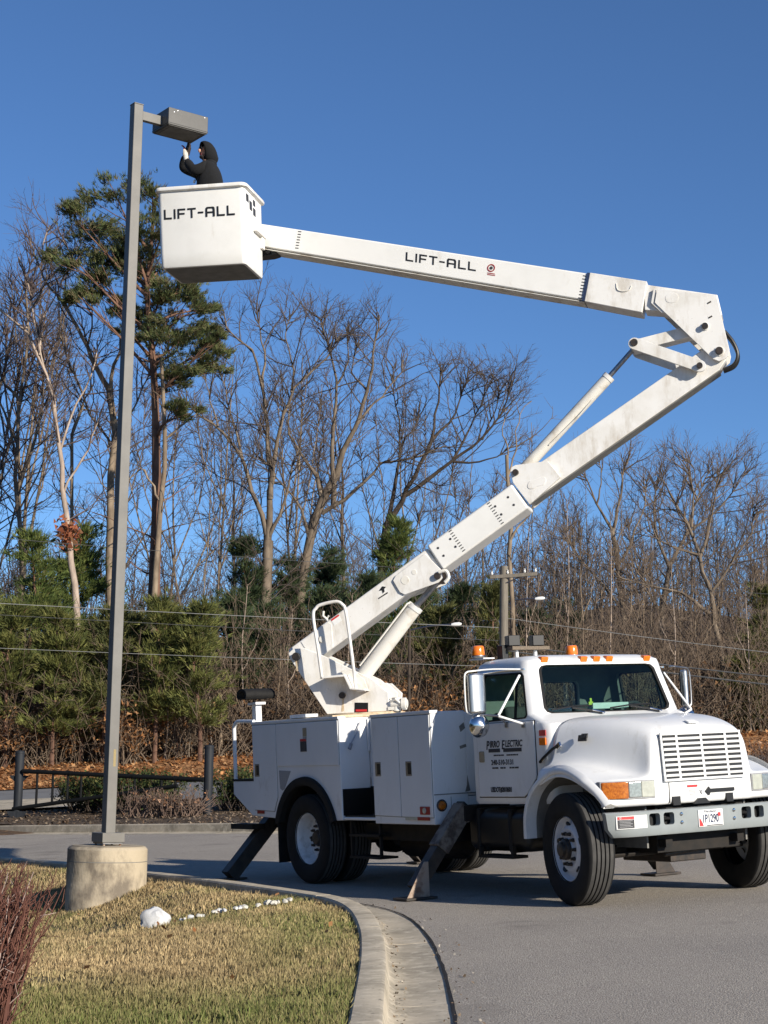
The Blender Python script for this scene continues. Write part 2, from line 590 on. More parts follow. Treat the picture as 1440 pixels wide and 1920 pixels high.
def grid_mesh(name, fx, nu, nv, mat, kind='structure', parent=None):
    vs, fs = [], []
    for i in range(nv + 1):
        for j in range(nu + 1):
            vs.append(fx(j / nu, i / nv))
    w = nu + 1
    for i in range(nv):
        for j in range(nu):
            a = i * w + j
            fs.append((a, a + 1, a + w + 1, a + w))
    me = bpy.data.meshes.new(name)
    me.from_pydata(vs, [], fs)
    me.materials.append(MATS[mat])
    me.shade_smooth()
    o = mesh_obj(name, me, parent)
    if kind: o['kind'] = kind
    return o


def _ground(u, v):
    s = lambda t: (abs(2 * t - 1) ** 2.6) * (1 if t > .5 else -1) * 600
    x, y = s(u), 40 + s(v)
    return (x, y, groundz(x, y) - 0.10 * (1 - sstep(47, 52, y)) - (0.25 if y < 30 and x < 1 else 0))


grid_mesh('ground', _ground, 110, 110, 'wood_floor')


def _lot(u, v):
    y = -5 + 55 * v
    xe = edge_x(y) + 0.345 if y < 35 else -13.0
    x = xe + (42 - xe) * u ** 1.4
    y = min(y, far_curb_y(x))
    return (x, y, lotz(x, y) + 0.004 * sin(x * 0.9) * sin(y * 0.8) * min(u * 8, 1))


grid_mesh('parking_lot', _lot, 70, 110, 'asphalt')


def _island(u, v):
    y = -6 + 40 * v
    xe = edge_x(y) - 0.17
    x = xe - 18 * (1 - u) ** 1.6
    return (x, y, islandz(x, y) - 0.02 - 0.05 * sstep(0.985, 1.0, u))


isl = grid_mesh('lawn', _island, 70, 150, 'soil')

# curb and gutter of the near island, cast in sections with open joints
curb = empty('curb')
curb['kind'] = 'structure'
ys = []
yy = -3.0
while yy < 35:
    ys.append(yy)
    yy += 0.25
path = [Vector((edge_x(y), y, 0)) for y in ys]
sm = []
for i in range(len(path)):
    a = path[max(i - 2, 0):i + 3]
    sm.append(sum(a, Vector()) / len(a))
prof = [(0.36, 0.004), (0.36, -0.10), (-0.205, -0.10), (-0.205, 0.125), (-0.19, 0.142), (-0.05, 0.142), (-0.03, 0.132), (-0.004, 0.03), (0.03, 0.006), (0.12, -0.004)]
seglen, acc, start = 3.05, 0.0, 0
random.seed(3)


def curb_piece(i0, i1, shrink=0.006):
    pts = sm[i0:i1 + 1]
    vs, fs = [], []
    for k, p in enumerate(pts):
        d = (sm[min(i0 + k + 1, len(sm) - 1)] - sm[max(i0 + k - 1, 0)]).normalized()
        nrm = Vector((d.y, -d.x, 0))
        off = d * (shrink if k == 0 else (-shrink if k == len(pts) - 1 else 0))
        for a, h in prof:
            q = p + nrm * a + off
            vs.append((q.x, q.y, lotz(q.x, q.y) + h + random.uniform(-.0015, .0015)))
    n = len(prof)
    for k in range(len(pts) - 1):
        for j in range(n):
            j2 = (j + 1) % n
            fs.append((k * n + j, k * n + j2, (k + 1) * n + j2, (k + 1) * n + j))
    fs.append(tuple(range(n)))
    fs.append(tuple(range(len(pts) * n - 1, (len(pts) - 1) * n - 1, -1)))
    m = MB()
    m.add(vs, fs)
    return m.build('curb_section', 'concrete_curb', curb, smooth=30)


for i in range(1, len(sm)):
    acc += (sm[i] - sm[i - 1]).length
    if acc >= seglen or i == len(sm) - 1:
        curb_piece(start, i)
        start, acc = i, 0.0

# dark earth seam along the outside of the gutter
m = MB()
vs, fs = [], []
for k, p in enumerate(sm):
    d = (sm[min(k + 1, len(sm) - 1)] - sm[max(k - 1, 0)]).normalized()
    nrm = Vector((d.y, -d.x, 0))
    w = 0.004 + 0.009 * abs(sin(k * 1.7)) + 0.006 * abs(sin(k * 0.45))
    for a in (0.352, 0.362 + w):
        q = p + nrm * a
        vs.append((q.x, q.y, lotz(q.x, q.y) + 0.0105))
for k in range(len(sm) - 1):
    fs.append((2 * k, 2 * k + 1, 2 * k + 3, 2 * k + 2))
m.add(vs, fs)
so = m.build('gutter_seam', 'frame_black', curb, smooth=0)

# far curb in front of the planting bed
fcurb = empty('far_curb')
fcurb['kind'] = 'structure'
xs = [-24 + i * 0.5 for i in range(100)]
fprof = [(-0.42, 0.003), (-0.42, -0.1), (0.17, -0.1), (0.17, 0.165), (0.15, 0.18), (0.03, 0.18), (0.012, 0.165), (0.0, 0.02), (-0.05, 0.008)]
for s in range(0, 98, 6):
    vs, fs = [], []
    e = min(s + 6, 99)
    for k in range(s, e + 1):
        x = xs[k] + (0.012 if k == s else (-0.012 if k == e else 0))
        y = far_curb_y(x)
        t = Vector((1, (far_curb_y(x + .3) - far_curb_y(x - .3)) / .6, 0)).normalized()
        nrm = Vector((-t.y, t.x, 0))
        for a, h in fprof:
            q = Vector((x, y, 0)) + nrm * a
            vs.append((q.x, q.y, lotz(q.x, q.y) + h))
    n = len(fprof)
    for k in range(e - s):
        for j in range(n):
            j2 = (j + 1) % n
            fs.append((k * n + j, k * n + j2, (k + 1) * n + j2, (k + 1) * n + j))
    fs.append(tuple(range(n)))
    fs.append(tuple(range((e - s + 1) * n - 1, (e - s) * n - 1, -1)))
    m = MB()
    m.add(vs, fs)
    m.build('curb_section', 'concrete_curb', fcurb, smooth=30)


def mulchz(x, y):
    return max(lotz(x, y) + 0.15 + 0.10 * sstep(0, 1.5, y - far_curb_y(x)), groundz(x, y) + 0.02) + 0.02 * sin(x * 3.1) * sin(y * 2.3)


def _mulch(u, v):
    x = -26 + 52 * u
    y0 = far_curb_y(x) + 0.16
    y = y0 + max(46.0 - y0, 4.0) * v
    return (x, y, mulchz(x, y) - 0.02)


grid_mesh('planting_bed', _mulch, 120, 24, 'mulch')


def _road(u, v):
    x = -60 + 120 * u
    y = 46.5 + 9.0 * v
    return (x, y, groundz(x, y) + 0.03)


grid_mesh('road', _road, 60, 6, 'road_grey')


def _drive(u, v):
    x = -30 + 22.5 * u
    y = 44.0 + 5.2 * v
    return (x, y, groundz(x, y) + 0.09)


grid_mesh('driveway', _drive, 20, 6, 'concrete_curb')


def bankz(x, y):
    return groundz(x, y) + 0.05 + 0.45 * sstep(56, 60, y) + 0.05 * sin(x * 1.3) * sin(y * 2.1)


def _bank(u, v):
    x = -70 + 140 * u
    y = 55.6 + 16 * v
    return (x, y, bankz(x, y))


grid_mesh('leaf_bank', _bank, 140, 24, 'leaf_floor')


# ------------------------------------------------------------------ scatter helpers (numpy)
def tri_cloud(name, P, C, mat, parent=None, kind=None, quads=False):
    """P: (n,3,3) or (n,4,3) vertex positions, C: (n,3) colours."""
    n, k, _ = P.shape
    me = bpy.data.meshes.new(name)
    me.vertices.add(n * k)
    me.vertices.foreach_set('co', np.ascontiguousarray(P, dtype=np.float32).ravel())
    me.loops.add(n * k)
    me.loops.foreach_set('vertex_index', np.arange(n * k, dtype=np.int32))
    me.polygons.add(n)
    me.polygons.foreach_set('loop_start', np.arange(0, n * k, k, dtype=np.int32))
    me.polygons.foreach_set('loop_total', np.full(n, k, dtype=np.int32))
    at = me.color_attributes.new('Col', 'FLOAT_COLOR', 'POINT')
    c4 = np.ones((n, k, 4), dtype=np.float32)
    c4[:, :, :3] = C[:, None, :]
    at.data.foreach_set('color', c4.ravel())
    me.update()
    me.validate()
    me.materials.append(MATS[mat])
    o = mesh_obj(name, me, parent)
    if kind: o['kind'] = kind
    return o


def vnoise(x, y, s, seed=0):
    rs = np.random.RandomState(seed)
    L = rs.rand(64, 64)
    gx, gy = x / s, y / s
    ix, iy = np.floor(gx).astype(int), np.floor(gy).astype(int)
    fx, fy = gx - ix, gy - iy
    fx, fy = fx * fx * (3 - 2 * fx), fy * fy * (3 - 2 * fy)
    g = lambda a, b: L[a % 64, b % 64]
    return (g(ix, iy) * (1 - fx) + g(ix + 1, iy) * fx) * (1 - fy) + (g(ix, iy + 1) * (1 - fx) + g(ix + 1, iy + 1) * fx) * fy


def make_grass():
    rs = np.random.RandomState(5)
    N = 420000
    y = 7.6 + (30 - 7.6) * rs.rand(N) ** 1.55
    ex = np.interp(y, [e[0] for e in EDGE], [e[1] for e in EDGE])
    x = ex - 0.215 - rs.rand(N) * (0.27 * y + 0.6)
    keep = x > -0.27 * y - 0.4
    x, y = x[keep], y[keep]
    # keep blades off the lamp base
    k2 = (x + 3.19) ** 2 + (y - 20.3) ** 2 > 0.46 ** 2
    x, y = x[k2], y[k2]
    thin = vnoise(x, y, 0.45, 31) * .6 + vnoise(x, y, 0.14, 32) * .4
    k3 = rs.rand(len(x)) < np.clip(.25 + 2.6 * (thin - .22), .12, 1)
    x, y = x[k3], y[k3]
    n = len(x)
    z = np.array([islandz(a, b) for a, b in zip(x, y)]) - 0.025
    g = vnoise(x, y, 1.3, 1) * 0.55 + vnoise(x, y, 0.35, 2) * 0.3 + rs.rand(n) * 0.30
    green = np.clip((g - 0.53) * 2.6, 0, 1)
    # greener belt close to the camera and beside the curb, as the lawn shows
    near = np.clip((11.7 + 0.5 * np.sin(x * 1.7) - y) / 1.6, 0, 1)
    belt = np.exp(-((x + 0.55) / 0.45) ** 2) * np.exp(-((y - 13.4) / 1.9) ** 2)
    green = np.clip(green + near * 0.85 + belt * 0.75, 0, 1) * (0.4 + 0.6 * rs.rand(n))
    straw = np.where((rs.rand(n) < .30)[:, None], np.array([0.33, 0.235, 0.125]), np.array([0.60, 0.455, 0.245])) * (0.60 + 0.62 * rs.rand(n))[:, None]
    brn = vnoise(x, y, 0.8, 7)[:, None]
    straw = straw * (0.60 + 0.40 * brn + 0.18 * vnoise(x, y, 0.16, 21)[:, None])
    grn = np.array([0.145, 0.185, 0.05]) * (0.6 + 0.8 * rs.rand(n))[:, None]
    col = straw * (1 - green[:, None]) + grn * green[:, None]
    h = (0.011 + 0.034 * rs.rand(n) ** 1.8) * (0.55 + 0.95 * vnoise(x, y, 0.22, 9))
    w = 0.0030 + 0.0045 * rs.rand(n) + y * 0.00012
    a = rs.rand(n) * 2 * pi
    lean = rs.rand(n) * 0.9
    b = rs.rand(n) * 2 * pi
    P = np.zeros((n, 3, 3), dtype=np.float32)
    base = np.stack([x, y, z], 1)
    side = np.stack([np.cos(a) * w, np.sin(a) * w, np.zeros(n)], 1)
    tip = np.stack([np.cos(b) * h * lean, np.sin(b) * h * lean, h + 0.012], 1)
    P[:, 0] = base - side
    P[:, 1] = base + side
    P[:, 2] = base + tip
    return tri_cloud('grass', P, col, 'grass_blades', None, 'stuff')


g = make_grass()
setp(g, 'dry straw-coloured winter lawn with green patches around the lamp base', 'grass')


def scatter_leaves(name, n, fx, size, cols, seed, label, cat):
    rs = np.random.RandomState(seed)
    pts = np.array([fx(rs) for _ in range(n)])
    a = rs.rand(n) * 2 * pi
    s = size * (0.6 + 0.8 * rs.rand(n))
    t = rs.randn(n, 2) * 0.45
    ux = np.stack([np.cos(a), np.sin(a), t[:, 0]], 1) * s[:, None]
    uy = np.stack([-np.sin(a), np.cos(a), t[:, 1]], 1) * s[:, None] * 0.62
    P = np.stack([pts - ux, pts - uy * 0.9, pts + ux, pts + uy], 1)
    P[:, :, 2] += size * 0.35
    C = np.array(cols)[rs.randint(0, len(cols), n)] * (0.7 + 0.6 * rs.rand(n))[:, None]
    o = tri_cloud(name, P, C, 'leaves', None, 'stuff')
    setp(o, label, cat)
    return o


LITTER = [(0.36, 0.15, 0.055), (0.44, 0.22, 0.09), (0.25, 0.11, 0.045), (0.50, 0.29, 0.14), (0.17, 0.09, 0.045)]


def _fx(rs):
    x, y = rs.uniform(-22, 24), 55.7 + 11 * rs.rand() ** 1.3
    return (x, y, bankz(x, y))


scatter_leaves('fallen_leaves', 26000, _fx, 0.085, LITTER, 11, 'thick orange brown leaf litter covering the bank below the woods', 'leaves')


def _fx2(rs):
    y = rs.uniform(8.5, 20)
    x = edge_x(y) - 0.3 - rs.rand() * 3.2
    return (x, y, islandz(x, y) + 0.02)


scatter_leaves('lawn_leaves', 55, _fx2, 0.028, LITTER, 12, 'few curled brown leaves lying scattered on the lawn', 'leaves')


def _fx3(rs):
    x = rs.uniform(-14, 12)
    y = far_curb_y(x) + 0.25 + rs.rand() * 5
    return (x, y, mulchz(x, y))


scatter_leaves('wood_chips', 9000, _fx3, 0.035, [(0.13, 0.085, 0.055), (0.22, 0.16, 0.11), (0.07, 0.05, 0.035), (0.3, 0.23, 0.16)], 13, 'brown shredded wood chips covering the planting bed', 'mulch')


def _fx4(rs):
    y = rs.uniform(8.5, 19)
    x = edge_x(y) + (rs.uniform(.0, .10) if rs.rand() < .5 else rs.uniform(.30, .55))
    return (x, y, lotz(x, y) + 0.008)


scatter_leaves('gutter_grit', 420, _fx4, 0.010, [(0.16, 0.11, 0.07), (0.28, 0.2, 0.12), (0.08, 0.06, 0.04), (0.45, 0.4, 0.32)], 14, 'small grit and leaf crumbs gathered along the gutter', 'grit')
# ------------------------------------------------------------------ bucket truck (truck axes: x forward, y left, z up)
TR = Matrix(((0.519678, 0.852204, -0.060690, 2.756135), (-0.854084, 0.520011, -0.011417, 16.525674), (0.021830, 0.057768, 0.998091, 0), (0, 0, 0, 1)))
truck = empty('bucket_truck')
truck.matrix_world = TR
setp(truck, 'white bucket truck with raised articulated boom parked on its outriggers', 'truck')
random.seed(21)


def part(name, mat, parent=truck, smooth=35, bevel=0.0, seg=2, fn=None, **kw):
    m = MB()
    fn(m)
    return m.build(name, mat, parent, smooth, bevel, seg)


def boxp(name, lo, hi, mat, parent=truck, bevel=0.0):
    return MB().box(lo, hi).build(name, mat, parent, 35, bevel)


def xz(y0, y1):
    return lambda a, b, t: (a, y0 + (y1 - y0) * t, b)


# --- chassis
def _ch(m):
    for s in (-1, 1):
        m.box((-6.7, s * 0.43 - 0.04, 0.60), (0.62, s * 0.43 + 0.04, 0.86))
    for x in (-6.3, -5.6, -4.2, -3.2, -2.3, -1.4, 0.45):
        m.box((x - 0.05, -0.39, 0.64), (x + 0.05, 0.39, 0.82))
    m.box((-6.15, -0.95, 0.66), (-4.9 - 0.8, 0.95, 0.76))
    m.box((-3.9, -0.98, 0.52), (-2.2, 0.98, 0.70))
    m.box((-2.25, -0.7, 0.5), (-1.0, 0.7, 0.86))
    m.box((-0.95, -0.5, 0.45), (0.5, 0.5, 0.95))


part('chassis_frame', 'frame_black', fn=_ch)
part('front_axle', 'frame_black', fn=lambda m: (m.box((-0.06, -0.85, 0.40), (0.06, 0.85, 0.52)), m.cyl((0.22, -0.8, 0.44), (0.22, 0.8, 0.44), 0.025, n=8),
                                                m.box((-0.6, -0.48, 0.50), (0.6, -0.40, 0.57)), m.box((-0.6, 0.40, 0.50), (0.6, 0.48, 0.57))))
part('rear_axle', 'frame_black', fn=lambda m: (m.cyl((-4.94, -0.95, 0.5), (-4.94, 0.95, 0.5), 0.09, n=14),
                                               m.lathe([(0.0, -0.22), (0.14, -0.2), (0.22, -0.08), (0.22, 0.08), (0.14, 0.2), (0, 0.22)], (-4.94, 0, 0.5), (1, 0, 0), 20),
                                               m.cyl((-4.7, 0, 0.52), (-1.2, 0, 0.62), 0.055, n=12)))
part('exhaust', 'hub_oily', fn=lambda m: (m.cyl((-3.6, 0.55, 0.55), (-2.5, 0.55, 0.55), 0.13, n=16), m.tube([(-2.5, .55, .55), (-1.6, .5, .6), (-.6, .3, .7)], 0.045, 8)))
part('air_tank', 'frame_black', fn=lambda m: m.lathe([(0, -.62), (.1, -.6), (.155, -.52), (.155, .52), (.1, .6), (0, .62)], (-3.0, -0.62, 0.47), (1, 0, 0), 20))
part('oil_pan', 'hub_oily', fn=lambda m: (m.box((-0.35, -0.22, 0.34), (0.35, 0.22, 0.5)), m.cyl((0.35, -0.3, .42), (0.45, .55, .5), .03, n=8)), bevel=0.03)
# fuel tank with straps and step
ft = part('fuel_tank', 'black_paint', fn=lambda m: m.box((-1.98, -0.93, 0.44), (-0.92, -0.45, 0.86)), bevel=0.11, seg=4)
for x in (-1.75, -1.2):
    part('tank_strap', 'frame_black', ft, fn=lambda m, x=x: m.box((x - 0.03, -0.945, 0.43), (x + 0.03, -0.44, 0.872)), bevel=0.11, seg=4)
part('step', 'frame_black', ft, fn=lambda m: (m.box((-1.70, -0.98, 0.38), (-1.10, -0.80, 0.41)), m.box((-1.70, -.98, .41), (-1.66, -.94, .5)), m.box((-1.14, -.98, .41), (-1.10, -.94, .5))))
part('battery_box', 'black_paint', fn=lambda m: m.box((-1.9, 0.5, 0.44), (-1.0, 0.95, 0.86)), bevel=0.04)

# --- cab shell
NC = 5


def ring(z, xr, xf, hw, rr=0.07, rf=0.12):
    pts = []
    for cx, cy, r, a0 in ((xf - rf, hw - rf, rf, 0), (xr + rr, hw - rr, rr, 90), (xr + rr, -hw + rr, rr, 180), (xf - rf, -hw + rf, rf, 270)):
        for k in range(NC):
            a = radians(a0 + 90 * k / (NC - 1))
            pts.append((cx + r * cos(a), cy + r * sin(a), z))
    return pts


def loft(rings):
    m = MB()
    n = len(rings[0])
    vs = [p for r in rings for p in r]
    fs = []
    for i in range(len(rings) - 1):
        for k in range(n):
            k2 = (k + 1) % n
            fs.append((i * n + k, i * n + k2, (i + 1) * n + k2, (i + 1) * n + k))
    fs.append(tuple(range(n - 1, -1, -1)))
    fs.append(tuple(range((len(rings) - 1) * n, len(rings) * n)))
    m.add(vs, fs)
    return m


def yside(z):
    return 0.97 if z < 1.68 else 0.97 - (z - 1.68) * 0.15


def xwind(z):
    return -0.68 - (z - 1.78) * 0.345


cab = loft([ring(0.915, -1.74, -0.43, 0.955), ring(0.95, -1.755, -0.40, 0.97), ring(1.60, -1.755, -0.40, 0.97), ring(1.68, -1.755, -0.42, 0.97),
            ring(1.735, -1.755, -0.56, 0.963), ring(1.78, -1.755, -0.68, 0.955), ring(2.20, -1.745, xwind(2.20), 0.892), ring(2.275, -1.735, xwind(2.275) + 0.012, 0.880),
            ring(2.315, -1.72, -0.842, 0.865, .08, .13), ring(2.345, -1.69, -0.885, 0.83, .1, .15), ring(2.365, -1.62, -0.96, 0.74, .12, .16), ring(2.378, -1.45, -1.1, 0.55, .12, .14)]).build('cab', 'white_paint', truck, 40)
inner = loft([ring(1.0, -1.70, -0.50, 0.91), ring(1.62, -1.70, -0.50, 0.91), ring(1.74, -1.70, -0.74, 0.90), ring(2.20, -1.70, xwind(2.20) - 0.055, 0.845), ring(2.27, -1.66, xwind(2.27) - 0.07, 0.80)]).build('c', 'interior', None)
SW = [(-1.575, 1.76), (-1.55, 1.735), (-0.80, 1.745), (-0.775, 1.77), (-0.885, 2.165), (-0.915, 2.195), (-1.545, 2.205), (-1.575, 2.18)]
WS = [(-.77, 1.80), (-.72, 1.785), (.72, 1.785), (.77, 1.80), (.795, 1.84), (.735, 2.215), (.70, 2.255), (.64, 2.265), (-.64, 2.265), (-.70, 2.255), (-.735, 2.215), (-.795, 1.84)]
RW = [(-.40, 1.80), (.40, 1.80), (.43, 1.84), (.43, 2.09), (.40, 2.13), (-.40, 2.13), (-.43, 2.09), (-.43, 1.84)]
cs = [inner, MB().prism(SW, xz(-1.3, 1.3), 0, 1).build('c', 'interior', None),
      MB().prism(WS, lambda a, b, t: (-1.1 + 0.9 * t, a, b), 0, 1).build('c', 'interior', None),
      MB().prism(RW, lambda a, b, t: (-1.9 + 0.4 * t, a, b), 0, 1).build('c', 'interior', None)]
for c in cs:
    c.parent = truck
cab.data.materials.append(MATS['interior'])
cut(cab, cs)
_b = bmesh.new()
_b.from_mesh(cab.data)
for fc in _b.faces:
    c = fc.calc_center_median()
    inward = fc.normal.dot(Vector((-1.2 - c.x, -c.y, 1.7 - c.z)))
    fc.material_index = 1 if (inward > 0.2 and abs(c.y) < 0.92 and -1.71 < c.x < -0.49 and c.z > 0.99) else 0
_b.to_mesh(cab.data)
_b.free()


def gasket(name, pts, fn, w, mat, parent):
    """rubber frame round an opening: outline swept as a thin band"""
    n = len(pts)
    c = (sum(p[0] for p in pts) / n, sum(p[1] for p in pts) / n)
    m = MB()
    vs = []
    for (a, b) in pts:
        da, db = a - c[0], b - c[1]
        L = math.hypot(da, db)
        vs += [fn(a + da / L * w * .45, b + db / L * w * .45, 0.006), fn(a, b, 0.010), fn(a - da / L * w, b - db / L * w, 0.004), fn(a - da / L * w, b - db / L * w, -0.02)]
    fs = []
    for i in range(n):
        j = (i + 1) % n
        for k in range(3):
            fs.append((i * 4 + k, j * 4 + k, j * 4 + k + 1, i * 4 + k + 1))
    m.add(vs, fs)
    return m.build(name, mat, parent, 50)


def pane(name, pts, fn, parent, mat='cab_glass'):
    m = MB()
    m.add([fn(a, b, -0.012) for a, b in pts], [tuple(range(len(pts)))])
    return m.build(name, mat, parent, 0)


fws = lambda a, b, t: (xwind(b) + t, a, b)
ws = pane('windshield', WS, fws, cab)
gasket('windshield_seal', WS, fws, 0.022, 'rubber', cab)
frw = lambda a, b, t: (-1.752 - t, a, b)
pane('rear_window', RW, frw, cab)
gasket('rear_window_seal', RW, frw, 0.02, 'rubber', cab)
for i, y in enumerate((-0.66, -0.165, 0.0, 0.165, 0.66)):
    def _mk(m, y=y):
        m.obox((-0.862, y, 2.318), (0.035, 0, -0.006), (0, 0.045, 0), (0.012, 0, 0.03))
    part('marker_light', 'amber', cab, fn=_mk, bevel=0.012)
for s in (-1, 1):
    part('drip_rail', 'chrome', cab, fn=lambda m: m.tube([(-1.70, s * 0.897, 2.225), (-1.2, s * 0.90, 2.235), (-0.86, s * 0.897, 2.225)], 0.010, 6))
# doors
DO = [(-1.625, 0.985), (-0.86, 0.985), (-0.80, 1.02), (-0.655, 1.16), (-0.645, 1.20), (-0.645, 1.715), (-1.625, 1.715)]
for s in (-1, 1):
    big = [(-1.634, 0.976), (-0.855, 0.976), (-0.792, 1.012), (-0.646, 1.155), (-0.636, 1.2), (-0.636, 1.72), (-1.634, 1.72)]
    d = MB().prism(DO, xz(s * 0.960, s * 0.984), 0, 1).build('door', 'white_paint', truck, 35, 0.008)
    MB().prism(big, xz(s * 0.955, s * 0.9745), 0, 1).build('door_seal', 'rubber', d, 0)
    fsw = lambda a, b, t, s=s: (a, s * (yside(b) + t), b)
    pane('side_window', SW, fsw, d)
    gasket('window_seal', SW, fsw, 0.02, 'rubber', d)
    MB().obox((-0.985, s * (yside(1.97) - 0.004), 1.97), (0.013, 0, 0.0), (0, 0.008, 0), (-0.012, s * -0.035, 0.225)).build('vent_bar', 'rubber', d, 0)
    h = MB().box((-1.585, s * 0.986 - .012, 1.33), (-1.50, s * 0.986 + .012, 1.44)).build('door_handle', 'tan_plate', d, 35, 0.012)
# door lettering on the passenger side
door = [o for o in truck.children if o.name.startswith('door')][0]
Y = -0.9865
fr = lambda x, z: ((x, Y, z), (1, 0, 0), (0, 0, 1))
text_mesh('lettering', 'P', 0.125, 'ink_faded', door, fr(-1.46, 1.455), shear=.2, width=.80, bold=.002)
text_mesh('lettering', 'IRRO', 0.092, 'ink_faded', door, fr(-1.395, 1.475), shear=.2, width=.80, bold=.002)
text_mesh('lettering', 'E', 0.125, 'ink_faded', door, fr(-1.195, 1.455), shear=.2, width=.80, bold=.002)
text_mesh('lettering', 'LECTRIC', 0.092, 'ink_faded', door, fr(-1.13, 1.475), shear=.2, width=.80, bold=.002)


def _band(m):
    m.box((-1.42, Y - .001, 1.425), (-1.225, Y + .004, 1.462))
    m.box((-1.165, Y - .001, 1.425), (-0.86, Y + .004, 1.462))
    x = -1.335
    for w in (.05, .02, .03, .045, -.03, .06, .03, .05, .025):
        if w > 0:
            m.box((x, Y - .001, 1.388), (x + w, Y + .004, 1.402))
        x += abs(w) + .009
    x = -1.37
    for w in (.04, .05, -.02, .045, .03, -.05, .03, .04, .06):
        if w > 0:
            m.box((x, Y - .001, 1.262), (x + w, Y + .004, 1.278))
        x += abs(w) + .010


part('lettering_band', 'ink_faded', door, fn=_band, smooth=0)
text_mesh('phone_number', '240-510-3131', 0.070, 'ink_faded', door, fr(-1.385, 1.302), width=.98, bold=.0015)
text_mesh('registration_number', 'USDOT#2818601', 0.066, 'ink_faded', door, fr(-1.415, 1.035), width=.74, bold=.003)
for s in (-1, 1):
    part('side_marker', 'amber', cab, fn=lambda m, s=s: m.box((-0.575, s * .975 - .008, 1.475), (-0.47, s * .975 + .008, 1.548)), bevel=.006)
part('decal', 'red_print', cab, fn=lambda m: m.box((-0.575, -0.975, 1.565), (-0.47, -0.969, 1.62)))
# interior
part('dashboard', 'interior', fn=lambda m: m.prism([(-0.52, 1.4), (-0.74, 1.40), (-0.84, 1.62), (-0.80, 1.73), (-0.72, 1.755), (-0.52, 1.70)], xz(-0.90, 0.90), 0, 1), bevel=.02)
for y in (-0.45, 0.45):
    se = part('seat', 'seat_cloth', fn=lambda m, y=y: m.box((-1.45, y - .25, 1.18), (-0.98, y + .25, 1.34)), bevel=.05)
    part('seat_back', 'seat_cloth', se, fn=lambda m, y=y: m.obox((-1.50, y, 1.58), (.055, 0, .012), (0, .24, 0), (-.05, 0, .30)), bevel=.05)
sw = part('steering_wheel', 'interior_dark', fn=lambda m: (m.tube([Vector((-0.98, .45, 1.70)) + Vector((cos(a) * .13, sin(a) * .22, cos(a) * .17)) for a in [2 * pi * k / 24 for k in range(25)]], .017, 8),
                                                          m.tube([(-.98, .45, 1.70), (-.80, .45, 1.52)], .03, 8), m.tube([(-1.1, .45, 1.55), (-.86, .45, 1.85)], .014, 6)))
tr = part('paper_tray', 'paper', fn=lambda m: (m.obox((-.80, .08, 1.835), (.045, 0, .012), (0, .23, 0), (-.002, 0, .006)), m.obox((-.755, .08, 1.842), (.004, 0, 0), (0, .23, 0), (0, 0, .030)), m.box((-.84, -.15, 1.765), (-.76, -.13, 1.87))), bevel=.003)
part('tag', 'lime', tr, fn=lambda m: (m.box((-.775, -.19, 1.85), (-.765, -.135, 1.885)), m.box((-.775, -.175, 1.885), (-.765, -.15, 1.92))))
# wipers
for y in (-0.38, 0.36):
    part('wiper', 'black_paint', fn=lambda m, y=y: (m.tube([(-.60, y + .22, 1.765), (-.655, y + .1, 1.80), (-.672, y - .10, 1.83)], .011, 6),
                                                    m.tube([(-.663, y - .36, 1.815), (-.675, y - .1, 1.84), (-.672, y + .16, 1.845)], .009, 6)))
    part('wiper_pivot', 'chrome', truck.children[-1], fn=lambda m, y=y: m.tube([(-.598, y + .25, 1.765), (-.64, y + .13, 1.80)], .013, 6))

# --- hood with fenders
SEC = [
    (-0.40, [(0, 1.745), (.50, 1.738), (.76, 1.715), (.89, 1.65), (.945, 1.48), (.965, 1.36), (1.01, 1.285), (1.09, 1.27), (1.155, 1.22), (1.17, 1.05)]),
    (-0.15, [(0, 1.742), (.46, 1.737), (.69, 1.715), (.815, 1.64), (.865, 1.47), (.895, 1.345), (.96, 1.295), (1.08, 1.305), (1.165, 1.265), (1.185, 1.19)]),
    (0.12, [(0, 1.722), (.43, 1.717), (.63, 1.695), (.74, 1.61), (.78, 1.41), (.805, 1.285), (.885, 1.245), (1.04, 1.265), (1.155, 1.225), (1.185, 1.175)]),
    (0.34, [(0, 1.685), (.40, 1.68), (.56, 1.655), (.665, 1.57), (.695, 1.36), (.715, 1.215), (.80, 1.18), (.98, 1.195), (1.125, 1.15), (1.165, 1.06)]),
    (0.50, [(0, 1.63), (.38, 1.626), (.52, 1.603), (.61, 1.53), (.635, 1.32), (.65, 1.165), (.75, 1.145), (.93, 1.15), (1.08, 1.11), (1.13, .95)]),
]
